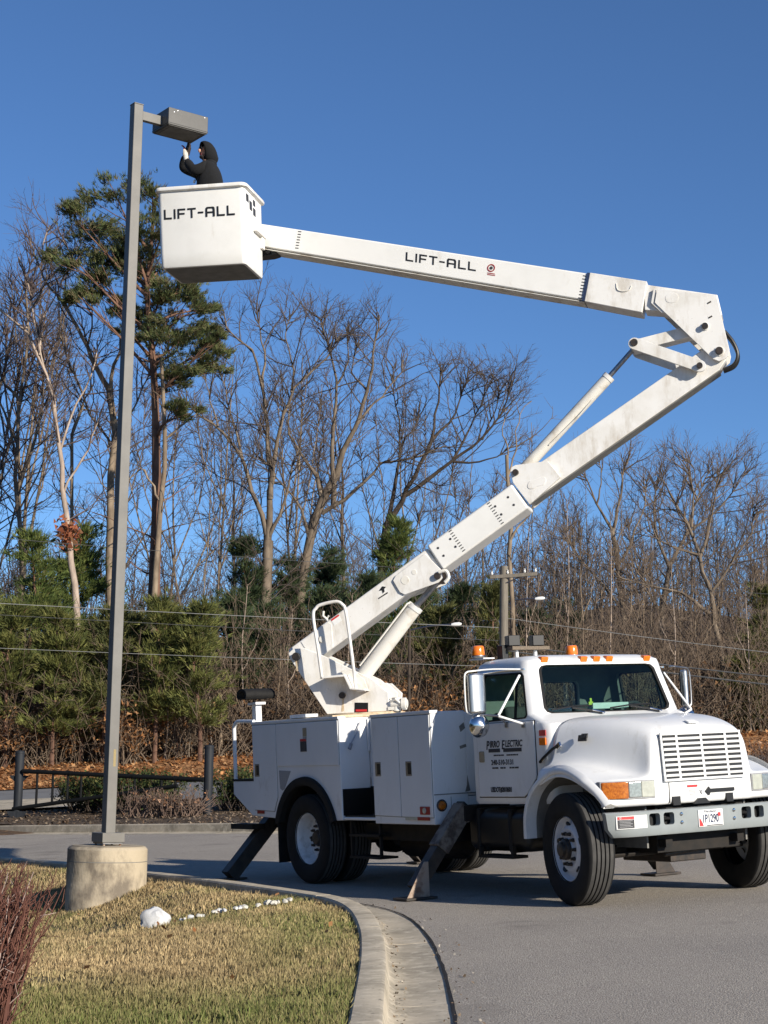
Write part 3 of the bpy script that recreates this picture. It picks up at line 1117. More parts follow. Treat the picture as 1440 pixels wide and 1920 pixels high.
FRONT = [
    [(.585, 0, 1.578), (.585, .37, 1.574), (.583, .50, 1.556), (.575, .585, 1.50), (.59, .612, 1.30), (.595, .632, 1.15), (.59, .735, 1.138), (.545, .92, 1.135), (.475, 1.05, 1.10), (.495, 1.115, .92)],
    [(.612, 0, 1.535), (.612, .37, 1.53), (.610, .505, 1.51), (.605, .575, 1.44), (.612, .60, 1.24), (.615, .625, 1.08), (.605, .735, 1.08), (.558, .925, 1.08), (.49, 1.06, 1.05), (.50, 1.115, .91)],
    [(.63, 0, 1.22), (.63, .37, 1.22), (.628, .51, 1.2), (.622, .575, 1.16), (.625, .60, 1.05), (.622, .625, .99), (.61, .735, .99), (.562, .925, .99), (.495, 1.065, .97), (.50, 1.115, .90)],
    [(.642, 0, .90), (.642, .37, .90), (.64, .51, .90), (.637, .575, .90), (.632, .60, .90), (.627, .625, .90), (.613, .735, .90), (.565, .925, .90), (.497, 1.065, .90), (.50, 1.115, .89)],
    [(.60, 0, .885), (.60, .37, .885), (.60, .51, .885), (.60, .575, .885), (.59, .60, .885), (.585, .625, .885), (.57, .735, .885), (.53, .925, .885), (.47, 1.05, .885), (.49, 1.105, .885)],
]
rows = []
for x, pr in SEC:
    h = [(x, y, z) for y, z in pr]
    rows.append([(a, -b, c) for a, b, c in h[:0:-1]] + h)
for h in FRONT:
    rows.append([(a, -b, c) for a, b, c in h[:0:-1]] + h)
m = MB()
w = len(rows[0])
m.add([p for r in rows for p in r], [(i * w + j, (i + 1) * w + j, (i + 1) * w + j + 1, i * w + j + 1) for i in range(len(rows) - 1) for j in range(w - 1)])
hood = m.build('hood', 'white_paint', truck, 0)
hood.data.shade_smooth()
sd = hood.modifiers.new('sub', 'SUBSURF')
sd.levels = sd.render_levels = 3
sl = hood.modifiers.new('thick', 'SOLIDIFY')
sl.thickness = 0.012
sl.offset = -1
ARCH = [(-.578, .60), (-.568, .80), (-.50, .965), (-.41, 1.062), (-.30, 1.135), (-.17, 1.19), (-.05, 1.21), (.08, 1.20), (.22, 1.15), (.33, 1.09), (.42, 1.015), (.49, .935), (.525, .885)]
for s in (-1, 1):
    ap = [Vector((a, 0, b)) for a, b in ARCH]
    ap = spline(ap, 4)
    vs, fs = [], []
    ln, lf = [], []
    for i, p in enumerate(ap):
        d = (ap[min(i + 1, len(ap) - 1)] - ap[max(i - 1, 0)]).normalized()
        nr = Vector((-d.z, 0, d.x))
        yo = 1.185 if p.x < .3 else 1.185 - (p.x - .3) * .30
        for off, y in ((.075, yo - .035), (.045, yo + .004), (.012, yo + .012), (0, yo + .004), (0, yo - .12)):
            q = p + nr * off
            vs.append((q.x, s * y, q.z))
        for y in (yo - .02, .62):
            ln.append((p.x + nr.x * .012, s * y, p.z + nr.z * .012))
    for i in range(len(ap) - 1):
        for k in range(4):
            fs.append((i * 5 + k, i * 5 + k + 1, i * 5 + k + 6, i * 5 + k + 5))
        lf.append((2 * i, 2 * i + 1, 2 * i + 3, 2 * i + 2))
    m = MB()
    m.add(vs, fs)
    m.build('fender_lip', 'white_paint', hood, 50)
    m = MB()
    m.add(ln, lf)
    m.box((-.60, min(s * .62, s * .60), .5), (.50, max(s * .62, s * .60), 1.2))
    m.build('wheel_house', 'grey_stain_shade', hood, 50)
# grille
gx = lambda z: .618 + (1.53 - z) * .066
grille = part('grille', 'white_paint', smooth=35, bevel=.006, fn=lambda m: [m.obox((gx(1.32) + .016, 0, z), (.012, 0, -.0), (0, .50, 0), (0, 0, .011)) if False else m.prism(
    [(-.497, z - .012), (.497, z - .012), (.497, z + .012), (-.497, z + .012)], lambda a, b, t: (gx(b) + .001 + .020 * t, a, b), 0, 1) for z in (1.525, 1.105)] + [
    m.prism([(y - .012, 1.094), (y + .012, 1.094), (y + .012, 1.536), (y - .012, 1.536)], lambda a, b, t: (gx(b) + .003 + .016 * t, a, b), 0, 1) for y in (-.486, .486)])
part('grille_backing', 'black_paint', grille, fn=lambda m: m.prism([(-.48, 1.11), (.48, 1.11), (.48, 1.52), (-.48, 1.52)], lambda a, b, t: (gx(b) - .02 + .0235 * t, a, b), 0, 1))
for k in range(8):
    z = 1.147 + k * .0475
    part('grille_bar', 'white_paint', grille, fn=lambda m, z=z: m.prism([(-.476, z - .0125), (.476, z - .0125), (.476, z + .0125), (-.476, z + .0125)], lambda a, b, t: (gx(b) + .005 + (.026 if b > z else .014) * t, a, b), 0, 1), bevel=.004)
for y in (-.30, 0, .30):
    part('grille_rib', 'white_paint', grille, fn=lambda m, y=y: m.prism([(y - .013, 1.115), (y + .013, 1.115), (y + .013, 1.518), (y - .013, 1.518)], lambda a, b, t: (gx(b) + .004 + .012 * t, a, b), 0, 1), bevel=.003)
part('hood_badge', 'white_print', hood, fn=lambda m: m.obox((.52, .0, 1.635), (.03, 0, -.012), (0, .06, 0), (.003, 0, .006)), bevel=.004)
for s in (-1, 1):
    part('side_emblem', 'ink', hood, fn=lambda m, s=s: (m.obox((-.05, s * .858, 1.525), (.065, 0, 0), (0, .008, 0), (0, s * -.006, .030)), m.obox((-.02, s * .858, 1.545), (.045, 0, 0), (0, .009, 0), (0, s * -.006, .022))), bevel=.006)
    lt = part('hood_latch', 'rubber', hood, fn=lambda m, s=s: m.tube([(-.57, s * .985, 1.315), (-.50, s * 1.0, 1.35), (-.36, s * .985, 1.435), (-.31, s * .965, 1.46)], .014, 8))
    part('latch_catch', 'chrome', lt, fn=lambda m, s=s: (m.obox((-.30, s * .955, 1.465), (.028, 0, .016), (0, .012, 0), (-.012, 0, .022)), m.obox((-.50, s * .99, 1.345), (.024, 0, .014), (0, .012, 0), (-.008, 0, .014))), bevel=.004)
# lower hood panel: seam, notches, arrow badge, warning print
for o_ in ([(-.40, .875), (-.31, .875), (-.31, .955), (-.40, .955)], [(.26, .875), (.34, .875), (.34, .955), (.26, .955)], [(-.14, .875), (.05, .875), (.0, .925), (-.09, .925)]):
    part('hood_notch', 'black_paint', hood, fn=lambda m: m.prism(o_, lambda a, b, t: (.60 + .048 * t, a, b), 0, 1))
part('panel_seam', 'grey_stain_shade', hood, fn=lambda m: m.box((.62, -.4325, .90), (.642, -.4275, 1.085)))
part('arrow_badge', 'black_paint', hood, fn=lambda m: m.prism([(.0, .985), (.045, 1.025), (.06, 1.005), (.36, 1.005), (.36, .972), (.06, .972), (.045, .945)], lambda a, b, t: (.636 + .014 * t, a, b), 0, 1))
part('warning_print', 'red_print', hood, fn=lambda m: m.box((.63, -.21, 1.03), (.6425, -.09, 1.05)))
part('warning_print', 'grey_print', hood, fn=lambda m: [m.box((.63, -.20 + .003 * k, 1.012 - k * .012), (.6415, -.10 - .004 * k, 1.015 - k * .012)) for k in range(5)] + [m.obox((.641, -.045, .985), (.001, 0, 0), (0, .012, .012), (0, -.003, .003)), m.obox((.641, -.05, .98), (.001, 0, 0), (0, .012, -.02), (0, .003, .003))])
# headlights
HLX = [(-1.115, .455), (-1.06, .50), (-.92, .571), (-.735, .619), (-.61, .634)]
hx = lambda y: lerp_tab(-abs(y), HLX)
for s in (-1, 1):
    def hl(m, y0, y1, z0, z1, pr):
        n = 5
        ys_ = [y0 + (y1 - y0) * k / n for k in range(n + 1)]
        o = [(hx(y) + pr, y) for y in ys_] + [(hx(y) - .05, y) for y in ys_[::-1]]
        m.prism(o, lambda a, b, t: (a, s * b, z0 + (z1 - z0) * t), 0, 1)
    b = part('headlight', 'lamp_bezel', fn=lambda m: hl(m, -.745, -.605, .966, 1.112, .011), bevel=.008)
    part('lens', 'lamp_lens', b, fn=lambda m: hl(m, -.872, -.746, .966, 1.112, .013), bevel=.01)
    part('turn_signal', 'amber_dark', b, fn=lambda m: hl(m, -1.095, -.873, .960, 1.114, .013), bevel=.01)
    part('headlight_frame', 'grey_print', b, fn=lambda m: hl(m, -1.103, -.597, .954, 1.121, .004), bevel=.006)

# --- bumper
BY = [-1.19, -1.15, -1.08, -.95, -.7, -.35, 0, .35, .7, .95, 1.08, 1.15, 1.19]
bx = lambda y: .748 - .02 * (abs(y) / .95) ** 2 - (0 if abs(y) < .95 else (abs(y) - .95) ** 2 * 1.4)
vs, fs = [], []
rowsz = [(.852, .05, 1), (.846, .008, 1), (.835, 0, 1), (.70, 0, .985), (.645, .002, .945), (.626, .012, .93), (.62, .06, .925)]
fr_ = [[(bx(y) - dx, y * sc, z) for y in BY] for z, dx, sc in rowsz]
bk_ = [[(bx(y) - .06, y * sc * .995, z + (-.004 if k == 0 else .004 if k == len(rowsz) - 1 else 0)) for y in BY] for k, (z, dx, sc) in enumerate(rowsz)][::-1]
ring_rows = fr_ + bk_
w = len(BY)
m = MB()
nR = len(ring_rows)
m.add([p for r in ring_rows for p in r], [(i * w + j, i * w + j + 1, ((i + 1) % nR) * w + j + 1, ((i + 1) % nR) * w + j) for i in range(nR) for j in range(w - 1)] +
      [tuple(i * w for i in range(nR)), tuple(i * w + w - 1 for i in range(nR - 1, -1, -1))])
bumper = m.build('bumper', 'bumper_grey', truck, 35)
cs = []
for y in (-.71, -.545, .40, .565):
    c = MB().box((.5, y - .062, .712), (.9, y + .062, .822)).build('c', 'black_paint', truck, 0)
    bv = c.modifiers.new('b', 'BEVEL')
    bv.width = .025
    bv.segments = 3
    cs.append(c)
cut(bumper, cs)
for y in (-.71, -.545, .40, .565):
    part('slot_backing', 'black_paint', bumper, fn=lambda m: m.box((.60, y - .08, .70), (.655, y + .08, .835)))
for y in (-.545, .40):
    part('tow_hook', 'rubber', bumper, fn=lambda m: m.tube([(.66, y - .03, .75), (.70, y - .03, .765), (.715, y, .77), (.70, y + .03, .765), (.66, y + .03, .75)], .014, 8))
for y in (-.40, .24):
    for z in (.80, .725):
        part('bolt', 'chrome', bumper, fn=lambda m, y=y, z=z: m.lathe([(0.018, -.004), (.018, .006), (.012, .012), (0, .013)], (bx(y), y, z), (1, 0, 0), 10))
pl = part('license_plate', 'white_print', bumper, fn=lambda m: m.box((.745, -.205, .668), (.757, .095, .822)), bevel=.004)
FX = lambda y, z, x=.7585: ((x, y, z), (0, 1, 0), (0, 0, 1))
text_mesh('plate_number', '1P1290', .105, 'blue_ink', pl, FX(-.165, .705), width=.64, bold=.002)
text_mesh('plate_state', 'Maryland', .032, 'blue_ink', pl, FX(-.135, .795), width=1.2)
part('plate_flag', 'red_print', pl, fn=lambda m: (m.prism([(-.198, .675), (-.15, .675), (-.16, .70), (-.18, .735), (-.198, .75)], lambda a, b, t: (.7573 + .0015 * t, a, b), 0, 1), m.box((.7572, .03, .755), (.7586, .065, .79))), smooth=0)
part('plate_band', 'ink', pl, fn=lambda m: m.box((.7572, -.11, .674), (.7586, .085, .682)))
def bstrip(m, y0, y1, z0, z1, d):
    n = 8
    ys_ = [y0 + (y1 - y0) * k / n for k in range(n + 1)]
    for ya, yb in zip(ys_, ys_[1:]):
        m.add([(bx(ya) + d, ya, z0), (bx(yb) + d, yb, z0), (bx(yb) + d, yb, z1), (bx(ya) + d, ya, z1)], [(0, 1, 2, 3)])


dg_ = part('danger_decal', 'white_print', bumper, fn=lambda m: bstrip(m, -1.115, -.80, .70, .815, .003), smooth=0)
part('decal_header', 'red_print', dg_, fn=lambda m: bstrip(m, -1.105, -.945, .785, .81, .0045), smooth=0)
part('decal_block', 'ink_faded', dg_, fn=lambda m: bstrip(m, -1.105, -.945, .706, .782, .0045), smooth=0)
text_mesh('decal_word', 'DANGER', .026, 'white_print', dg_, ((bx(-1.088) + .006, -1.088, .789), ((bx(-.945) - bx(-1.088)) / .143, 1, 0), (0, 0, 1)), width=1.2)
part('decal_lines', 'grey_print', dg_, fn=lambda m: [bstrip(m, -1.09, -.965 - .02 * (k % 2), .77 - k * .013, .774 - k * .013, .006) for k in range(5)] + [bstrip(m, a0, a0 + .05, z0_, z0_ + .004, .0045) for a0, z0_ in ((-.92, .79), (-.88, .775), (-.86, .72), (-.93, .71))], smooth=0)

# --- wheels
def tyre_mesh():
    h = [(.292, -.105), (.315, -.128), (.36, -.140), (.42, -.143), (.468, -.138), (.495, -.128), (.508, -.113), (.511, -.104)]
    tread = []
    gr = (-.064, -.021, .021, .064)
    for g_ in gr:
        tread += [(.5145, g_ - .0075), (.502, g_ - .0055), (.502, g_ + .0055), (.5145, g_ + .0075)]
    prof = h + tread + [(r, -y) for r, y in h[::-1]]
    m = MB()
    m.lathe(prof, (0, 0, 0), (0, 1, 0), 64)
    me = m.build('tyre', 'rubber', None, 40)
    d = me.data
    d.materials.append(MATS['tread'])
    for p in d.polygons:
        c = p.center
        if math.hypot(c.x, c.z) > .5085 and abs(c.y) < .108:
            p.material_index = 1
    bpy.data.objects.remove(me)
    return d


TY = tyre_mesh()


def rim_front():
    m = MB()
    m.lathe([(.296, -.118), (.300, -.108), (.292, -.10), (.283, -.085), (.274, -.05), (.262, -.045), (.24, -.055), (.205, -.092), (.19, -.100), (.172, -.100), (.160, -.092), (.100, -.092), (.098, -.11), (.098, .0)], (0, 0, 0), (0, 1, 0), 48)
    return m


def rim_rear():
    m = MB()
    m.lathe([(.296, -.118), (.300, -.108), (.292, -.10), (.276, -.085), (.268, -.03), (.262, .03), (.245, .055), (.20, .062), (.165, .045), (.15, .04), (.10, .04), (.10, .10)], (0, 0, 0), (0, 1, 0), 48)
    return m


def put_wheel(kind, loc, rz):
    if kind == 'front':
        wh = rim_front().build('wheel', 'alloy', truck, 40)
        hub = MB().lathe([(.098, -.07), (.098, -.135), (.092, -.15), (.07, -.158), (.066, -.185), (.05, -.192), (0, -.192)], (0, 0, 0), (0, 1, 0), 24).build('hub', 'hub_oily', wh, 40)
        for k in range(10):
            a = 2 * pi * k / 10
            MB().lathe([(.020, -.09), (.020, -.108), (.016, -.112), (.016, -.135), (0, -.137)], (cos(a) * .143, 0, sin(a) * .143), (0, 1, 0), 6).build('lug_nut', 'hub_oily', wh, 30)
        for k in range(5):
            a = 2 * pi * k / 5 + .35
            MB().lathe([(.034, -.004), (.034, .004), (.030, .010), (0, .010)], (cos(a) * .222, -.077, sin(a) * .222), (-.6 * cos(a), -1, -.6 * sin(a)), 16).build('hand_hole', 'black_paint', wh, 40)
    else:
        wh = rim_rear().build('wheel', 'rim_white', truck, 40)
        hub = MB().lathe([(.098, .06), (.098, .02), (.085, .0), (.07, -.02), (0, -.024)], (0, 0, 0), (0, 1, 0), 24).build('hub', 'hub_oily', wh, 40)
        for k in range(10):
            a = 2 * pi * k / 10
            MB().lathe([(.020, .045), (.020, .02), (.014, .015), (.014, -.005), (0, -.006)], (cos(a) * .143, 0, sin(a) * .143), (0, 1, 0), 6).build('lug_nut', 'hub_oily', wh, 30)
        for k in range(5):
            a = 2 * pi * k / 5 + .7
            MB().lathe([(.032, .004), (.032, -.003), (0, -.003)], (cos(a) * .218, .058, sin(a) * .218), (0, 1, 0), 16).build('hand_hole', 'black_paint', wh, 40)
    mesh_obj('tyre', TY, wh)
    wh.location = loc
    wh.rotation_euler = (0, 0, rz)
    return wh


STEER = radians(-12)
put_wheel('front', (0, -1.03, .515), STEER)
put_wheel('front', (0, 1.03, .515), pi + STEER)
put_wheel('rear', (-4.94, -1.045, .515), 0)
put_wheel('rear', (-4.94, 1.045, .515), pi)
for y, rz in ((-.715, pi), (.715, 0)):
    wh = rim_rear().build('wheel', 'rim_white', truck, 40)
    mesh_obj('tyre', TY, wh)
    wh.location = (-4.94, y, .515)
    wh.rotation_euler = (0, 0, rz)
for s in (-1, 1):
    part('mud_flap', 'rubber', fn=lambda m, s=s: m.box((-5.66, min(s * 1.17, s * .58), .22), (-5.645, max(s * 1.17, s * .58), .78)))

# --- utility body
BC, BZ, BR = -4.895, .472, .70
arc = [(BC + BR * cos(a), BZ + BR * sin(a)) for a in [radians(158 - k * 136 / 20) for k in range(21)]]
z0 = BZ + BR * sin(radians(158))


def _body(m):
    out = [(-6.2, .77), (-5.66, .745), (arc[0][0], z0)] + arc + [(arc[-1][0], z0), (-4.05, .735), (-4.05, 1.885), (-6.2, 1.905)]
    for s in (-1, 1):
        m.prism(out, xz(s * 1.195, s * .80), 0, 1)
        m.box((-3.34, min(s * 1.195, s * .76), .71), (-2.15, max(s * 1.195, s * .76), 1.875))
        m.box((-4.05, min(s * .76, s * .80), .745), (-3.34, max(s * .76, s * .80), 1.87))
        m.box((-6.19, min(s * .74, s * .795), 1.2), (-2.2, max(s * .74, s * .795), 1.868))
        m.box((-5.9, min(s * .80, s * .52), 1.0), (-3.4, max(s * .80, s * .52), 1.04))
    m.box((-6.19, -.80, 1.20), (-2.16, .80, 1.26))
    m.box((-2.21, -.76, .99), (-2.155, .76, 1.86))
    m.box((-2.21, -.76, .74), (-2.162, .76, .985))
    m.box((-4.05, -1.18, .74), (-3.34, -.80, .775))


body = part('utility_body', 'body_white', fn=_body, bevel=.012)
part('body_rail', 'body_white', body, fn=lambda m: [m.prism([(-6.215, 1.885), (-4.055, 1.872), (-4.055, 1.902), (-6.215, 1.918)], xz(s * 1.205, s * 1.10), 0, 1) for s in (-1, 1)] + [m.box((-3.35, min(s * 1.207, s * 1.10), 1.855), (-2.14, max(s * 1.207, s * 1.10), 1.888)) for s in (-1, 1)], bevel=.005)
for s in (-1, 1):
    yo = lambda a, b, t, s=s: (a, s * (1.188 + .018 * t), b)
    for nm, o in (('rear', [(-6.185, .845), (-5.672, .83), (-5.577, 1.0), (-5.577, 1.868), (-6.185, 1.875)]),
                  ('upper', [(-5.562, 1.365), (-4.068, 1.352), (-4.068, 1.858), (-5.562, 1.868)]),
                  ('fronta', [(-3.325, .80), (-2.79, .79), (-2.79, 1.845), (-3.325, 1.848)]), ('frontb', [(-2.775, .79), (-2.165, .785), (-2.165, 1.842), (-2.775, 1.845)])):
        dr = MB().prism(o, yo, 0, 1).build('cabinet_door', 'body_white', body, 35, .006)
        cx = sum(p[0] for p in o) / len(o)
        o2 = [(a + (.006 if a > cx else -.006), b + (.006 if b > 1.3 else -.006)) for a, b in o]
        MB().prism(o2, lambda a, b, t, s=s: (a, s * (1.188 + .0085 * t), b), 0, 1).build('door_gap', 'grey_stain_shade', body, 0)
    for x, z in ((-6.08, 1.325), (-3.215, 1.297), (-2.592, 1.293)):
        lt = part('door_latch', 'steel', body, fn=lambda m, x=x, z=z, s=s: m.box((x - .06, min(s * 1.20, s * 1.209), z - .078), (x + .06, max(s * 1.20, s * 1.209), z + .078)), bevel=.006)
        MB().box((x - .015, min(s * 1.205, s * 1.211), z - .058), (x + .048, max(s * 1.205, s * 1.211), z + .058)).build('latch_recess', 'black_paint', body, 0)
    # fender flare
    fl = []
    vs, fs = [], []
    for k in range(25):
        a = radians(160 - k * 140 / 24)
        for r, y in ((.765, 1.196), (.757, 1.232), (.70, 1.238), (.665, 1.225), (.66, 1.15)):
            vs.append((BC + r * cos(a), s * y, BZ + r * sin(a)))
    for k in range(24):
        for j in range(4):
            fs.append((k * 5 + j, k * 5 + j + 1, k * 5 + j + 6, k * 5 + j + 5))
    m = MB()
    m.add(vs, fs)
    m.build('fender_flare', 'rubber', body, 50)
    vs, fs = [], []
    for k in range(25):
        a = radians(160 - k * 140 / 24)
        for y in (1.19, .5):
            vs.append((BC + .695 * cos(a), s * y, BZ + .695 * sin(a)))
    fs = [(2 * k, 2 * k + 1, 2 * k + 3, 2 * k + 2) for k in range(24)]
    m = MB()
    m.add(vs, fs)
    m.build('wheel_house', 'frame_black', body, 50)
    # fuel door recess, tape, lamps
    MB().prism([(-5.525, 1.315), (-5.23, 1.305), (-5.40, 1.095), (-5.455, 1.075), (-5.51, 1.10)], lambda a, b, t, s=s: (a, s * (1.19 + .010 * t), b), 0, 1).build('fuel_recess', 'grey_print', body, 0, .004)
    boxp('reflective_tape', (-6.11, min(s * 1.203, s * 1.209), .80), (-5.93, max(s * 1.203, s * 1.209), .838), 'red_tape', body)
    boxp('reflective_tape', (-2.46, min(s * 1.203, s * 1.2095), .755), (-2.23, max(s * 1.203, s * 1.2095), .79), 'red_tape', body)
    boxp('reflective_strip', (-2.70, min(s * 1.203, s * 1.2085), .757), (-2.46, max(s * 1.203, s * 1.2085), .788), 'lamp_bezel', body)
    sl_ = boxp('side_lamp', (-2.40, min(s * 1.203, s * 1.216), .815), (-2.215, max(s * 1.203, s * 1.216), .898), 'red_tape', body, .006)
    MB().lathe([(.032, 0), (.03, .008), (0, .010)], (-2.307, s * 1.216, .857), (0, s, 0), 16).build('lamp_lens', 'lamp_bezel', body, 40)
part('vent_plate', 'tan_plate', body, fn=lambda m: m.box((-4.875, -1.212, 1.70), (-4.79, -1.205, 1.80)))
part('vent_plate', 'grey_print', body, fn=lambda m: m.box((-4.875, -1.2125, 1.655), (-4.79, -1.205, 1.698)))
part('safety_decal', 'ink_faded', body, fn=lambda m: m.box((-4.945, -1.2125, 1.525), (-4.80, -1.205, 1.645)))
part('decal_header', 'red_print', body, fn=lambda m: m.box((-4.945, -1.213, 1.646), (-4.80, -1.205, 1.672)))
part('corner_lamp', 'hub_oily', body, fn=lambda m: m.lathe([(.062, -.005), (.062, .012), (.05, .018), (.05, .01)], (-2.15, -1.105, .905), (1, 0, 0), 20))
part('corner_lamp_lens', 'amber_dark', body, fn=lambda m: m.lathe([(.048, .008), (.04, .024), (0, .03)], (-2.15, -1.105, .905), (1, 0, 0), 20))
part('panel_seam', 'grey_stain_shade', body, fn=lambda m: (m.box((-2.152, -1.19, 1.012), (-2.146, .0, 1.022)), m.box((-2.152, -.985, .72), (-2.147, -.98, .99))))
part('chafe_mark', 'grey_stain_shade', body, fn=lambda m: (m.obox((-2.149, -.80, 1.70), (.002, 0, 0), (0, .03, .02), (0, -.008, .03)), m.obox((-2.149, -.80, 1.50), (.002, 0, 0), (0, .04, .01), (0, -.003, .015)), m.prism([(-.80, 1.03), (-.735, 1.04), (-.75, 1.12), (-.765, 1.2), (-.775, 1.1)], lambda a, b, t: (-2.15 + .003 * t, a, b), 0, 1)))
# step bay
part('bay_panel', 'black_paint', body, fn=lambda m: (m.box((-4.048, -1.18, .79), (-4.04, -.805, 1.085)), m.box((-4.045, -.812, .79), (-3.345, -.804, 1.10)), m.box((-4.03, -1.17, .777), (-3.36, -.81, .79))))
part('bay_rod', 'steel', body, fn=lambda m: (m.tube([(-4.02, -.93, 1.83), (-4.01, -1.02, 1.66), (-4.0, -1.08, 1.58)], .008, 6), m.tube([(-4.0, -1.07, 1.59), (-3.99, -1.10, 1.53)], .02, 8)))
part('bay_hinge', 'body_white', body, fn=lambda m: m.box((-4.045, -.83, 1.50), (-4.02, -.806, 1.86)))
stp = part('access_step', 'frame_black', fn=lambda m: (m.box((-4.02, -1.14, .56), (-3.37, -.86, .585)), m.box((-4.02, -1.14, .32), (-3.37, -.90, .345)), m.box((-4.02, -1.12, .33), (-3.99, -1.09, .75)), m.box((-3.40, -1.12, .33), (-3.37, -1.09, .75))))
# tail shelf, grab rail, boom rest
ts = part('tail_shelf', 'body_white', fn=lambda m: [m.prism([(-6.775, 1.195), (-6.20, 1.195), (-6.20, .775), (-6.27, .775), (-6.775, 1.035)], xz(s * 1.19, s * 1.15), 0, 1) for s in (-1, 1)] + [m.box((-6.775, -1.15, 1.02), (-6.74, 1.15, 1.19))], bevel=.006)
part('tread_plate', 'frame_black', ts, fn=lambda m: m.box((-6.785, -1.195, 1.196), (-6.20, 1.195, 1.222)))
part('grab_rail', 'body_white', fn=lambda m: m.tube(spline([(-6.745, -1.17, 1.21), (-6.745, -1.17, 1.78), (-6.735, -1.17, 1.88), (-6.66, -1.17, 1.935), (-6.55, -1.17, 1.94), (-6.19, -1.17, 1.925)], 5), .024, 10))
part('grab_rail', 'body_white', fn=lambda m: m.tube(spline([(-6.745, 1.17, 1.21), (-6.745, 1.17, 1.78), (-6.735, 1.17, 1.88), (-6.66, 1.17, 1.935), (-6.55, 1.17, 1.94), (-6.19, 1.17, 1.925)], 5), .024, 10))
rest = part('boom_rest', 'body_white', fn=lambda m: (m.box((-6.50, -1.03, 1.21), (-6.40, -.95, 2.16)), m.box((-6.56, -1.06, 2.14), (-6.34, -.92, 2.17))))
vs, fs = [], []
for k in range(15):
    a = radians(-40 + k * 260 / 14)
    for r in (.095, .065):
        for dx in (-.32, .16):
            # padded saddle: a split tube lying along the truck's cross direction
            vs.append((-6.45 + dx * .62 + cos(a) * r * .35, -.99 + dx * .62 - 0 * r, 2.255 + sin(a) * r) if False else (-6.45 + cos(a) * r * 1.45, -.93 + dx * .85, 2.262 + sin(a) * r * .85))
for k in range(14):
    b_ = k * 4
    fs += [(b_, b_ + 1, b_ + 5, b_ + 4), (b_ + 2, b_ + 6, b_ + 7, b_ + 3), (b_, b_ + 4, b_ + 6, b_ + 2), (b_ + 1, b_ + 3, b_ + 7, b_ + 5)]
fs += [(0, 2, 3, 1), (56, 57, 59, 58)]
m = MB()
m.add(vs, fs)
m.build('saddle_pad', 'rubber', rest, 40)
# --- outriggers
for x, sgn, ft_y in ((-1.95, -1, 1.68), (-1.95, 1, 1.68), (-6.5, -1, 1.50), (-6.5, 1, 1.50)):
    top_y, top_z = (1.0, .84) if x > -3 else (.80, .70)
    a, b = Vector((x, sgn * top_y, top_z)), Vector((x, sgn * (ft_y - .07), .10 if x > -3 else .045))
    d = (b - a).normalized()
    n_ = Vector((0, -d.z, d.y))
    hw_ = .066 if x > -3 else .085
    og = MB().obox((a + b) / 2 - d * .04, (hw_, 0, 0), n_ * hw_, d * ((b - a).length / 2 + .04)).build('outrigger', 'outrigger_dark', truck, 35, .006)
    if x > -3:
        MB().obox(a + d * ((b - a).length * .22), (.082, 0, 0), n_ * .082, d * ((b - a).length * .27)).build('outrigger_sleeve', 'rust_brown' if sgn < 0 else 'outrigger_dark', og, 35, .006)
        MB().prism([(ft_y + .07, .028), (ft_y - .20, .028), (ft_y - .20, .37), (ft_y - .15, .37)], lambda p, q, t, s=sgn, x=x: (x + .068 + .012 * t, s * p, q), 0, 1).build('foot_gusset', 'rust_steel' if sgn < 0 else 'outrigger_dark', og, 35, .003)
    MB().box((x - .13, min(sgn * (ft_y - .26), sgn * (ft_y + .11)), .006), (x + .13, max(sgn * (ft_y - .26), sgn * (ft_y + .11)), .028)).build('foot_plate', 'outrigger_dark', og, 35, .004)
    MB().box((x - .10, min(sgn * .45, sgn * (top_y + .02)), top_z - .10), (x + .10, max(sgn * .45, sgn * (top_y + .02)), top_z + .06)).build('outrigger_arm', 'frame_black', og, 35, .008)
part('crossbeam', 'frame_black', fn=lambda m: m.box((-6.95, -1.16, .60), (-6.35, -.98, .665)))

# --- roof gear
def beacon(x, y, z):
    b = part('beacon', 'amber', fn=lambda m: m.lathe([(.066, .0), (.068, .01), (.064, .085), (.056, .098), (.03, .103), (0, .104)], (x, y, z), (0, 0, 1), 24), smooth=40)
    part('beacon_base', 'steel', b, fn=lambda m: m.lathe([(.0, -.03), (.05, -.028), (.075, -.01), (.075, .0), (0, .001)], (x, y, z), (0, 0, 1), 20))
    part('beacon_bracket', 'body_white', b, fn=lambda m: m.obox((x + .06, y, z - .04), (.13, 0, 0), (0, .07, 0), (0, 0, .006)))
    return b


beacon(-1.78, -.80, 2.425)
beacon(-1.70, .36, 2.415)
bd = part('light_board', 'worn_wood', fn=lambda m: m.box((-1.66, -.56, 2.462), (-1.50, -.08, 2.50)), bevel=.004)
for y in (-.46, -.22):
    part('board_leg', 'body_white', bd, fn=lambda m: m.cyl((-1.57, y, 2.36), (-1.57, y, 2.462), .02, n=10))
for y in (-.50, -.19):
    fl = part('flood_light', 'black_paint', fn=lambda m, y=y: m.obox((-1.58, y, 2.56), (.065, -.02, 0), (.02, .06, 0), (0, 0, .055)), bevel=.008)
    part('flood_lens', 'interior_dark', fl, fn=lambda m, y=y: m.obox((-1.655, y + .02, 2.56), (.006, -.002, 0), (.016, .05, 0), (0, 0, .045)))
part('antenna_box', 'black_paint', fn=lambda m: m.box((-1.70, -.62, 2.36), (-1.60, -.54, 2.52)), bevel=.01)
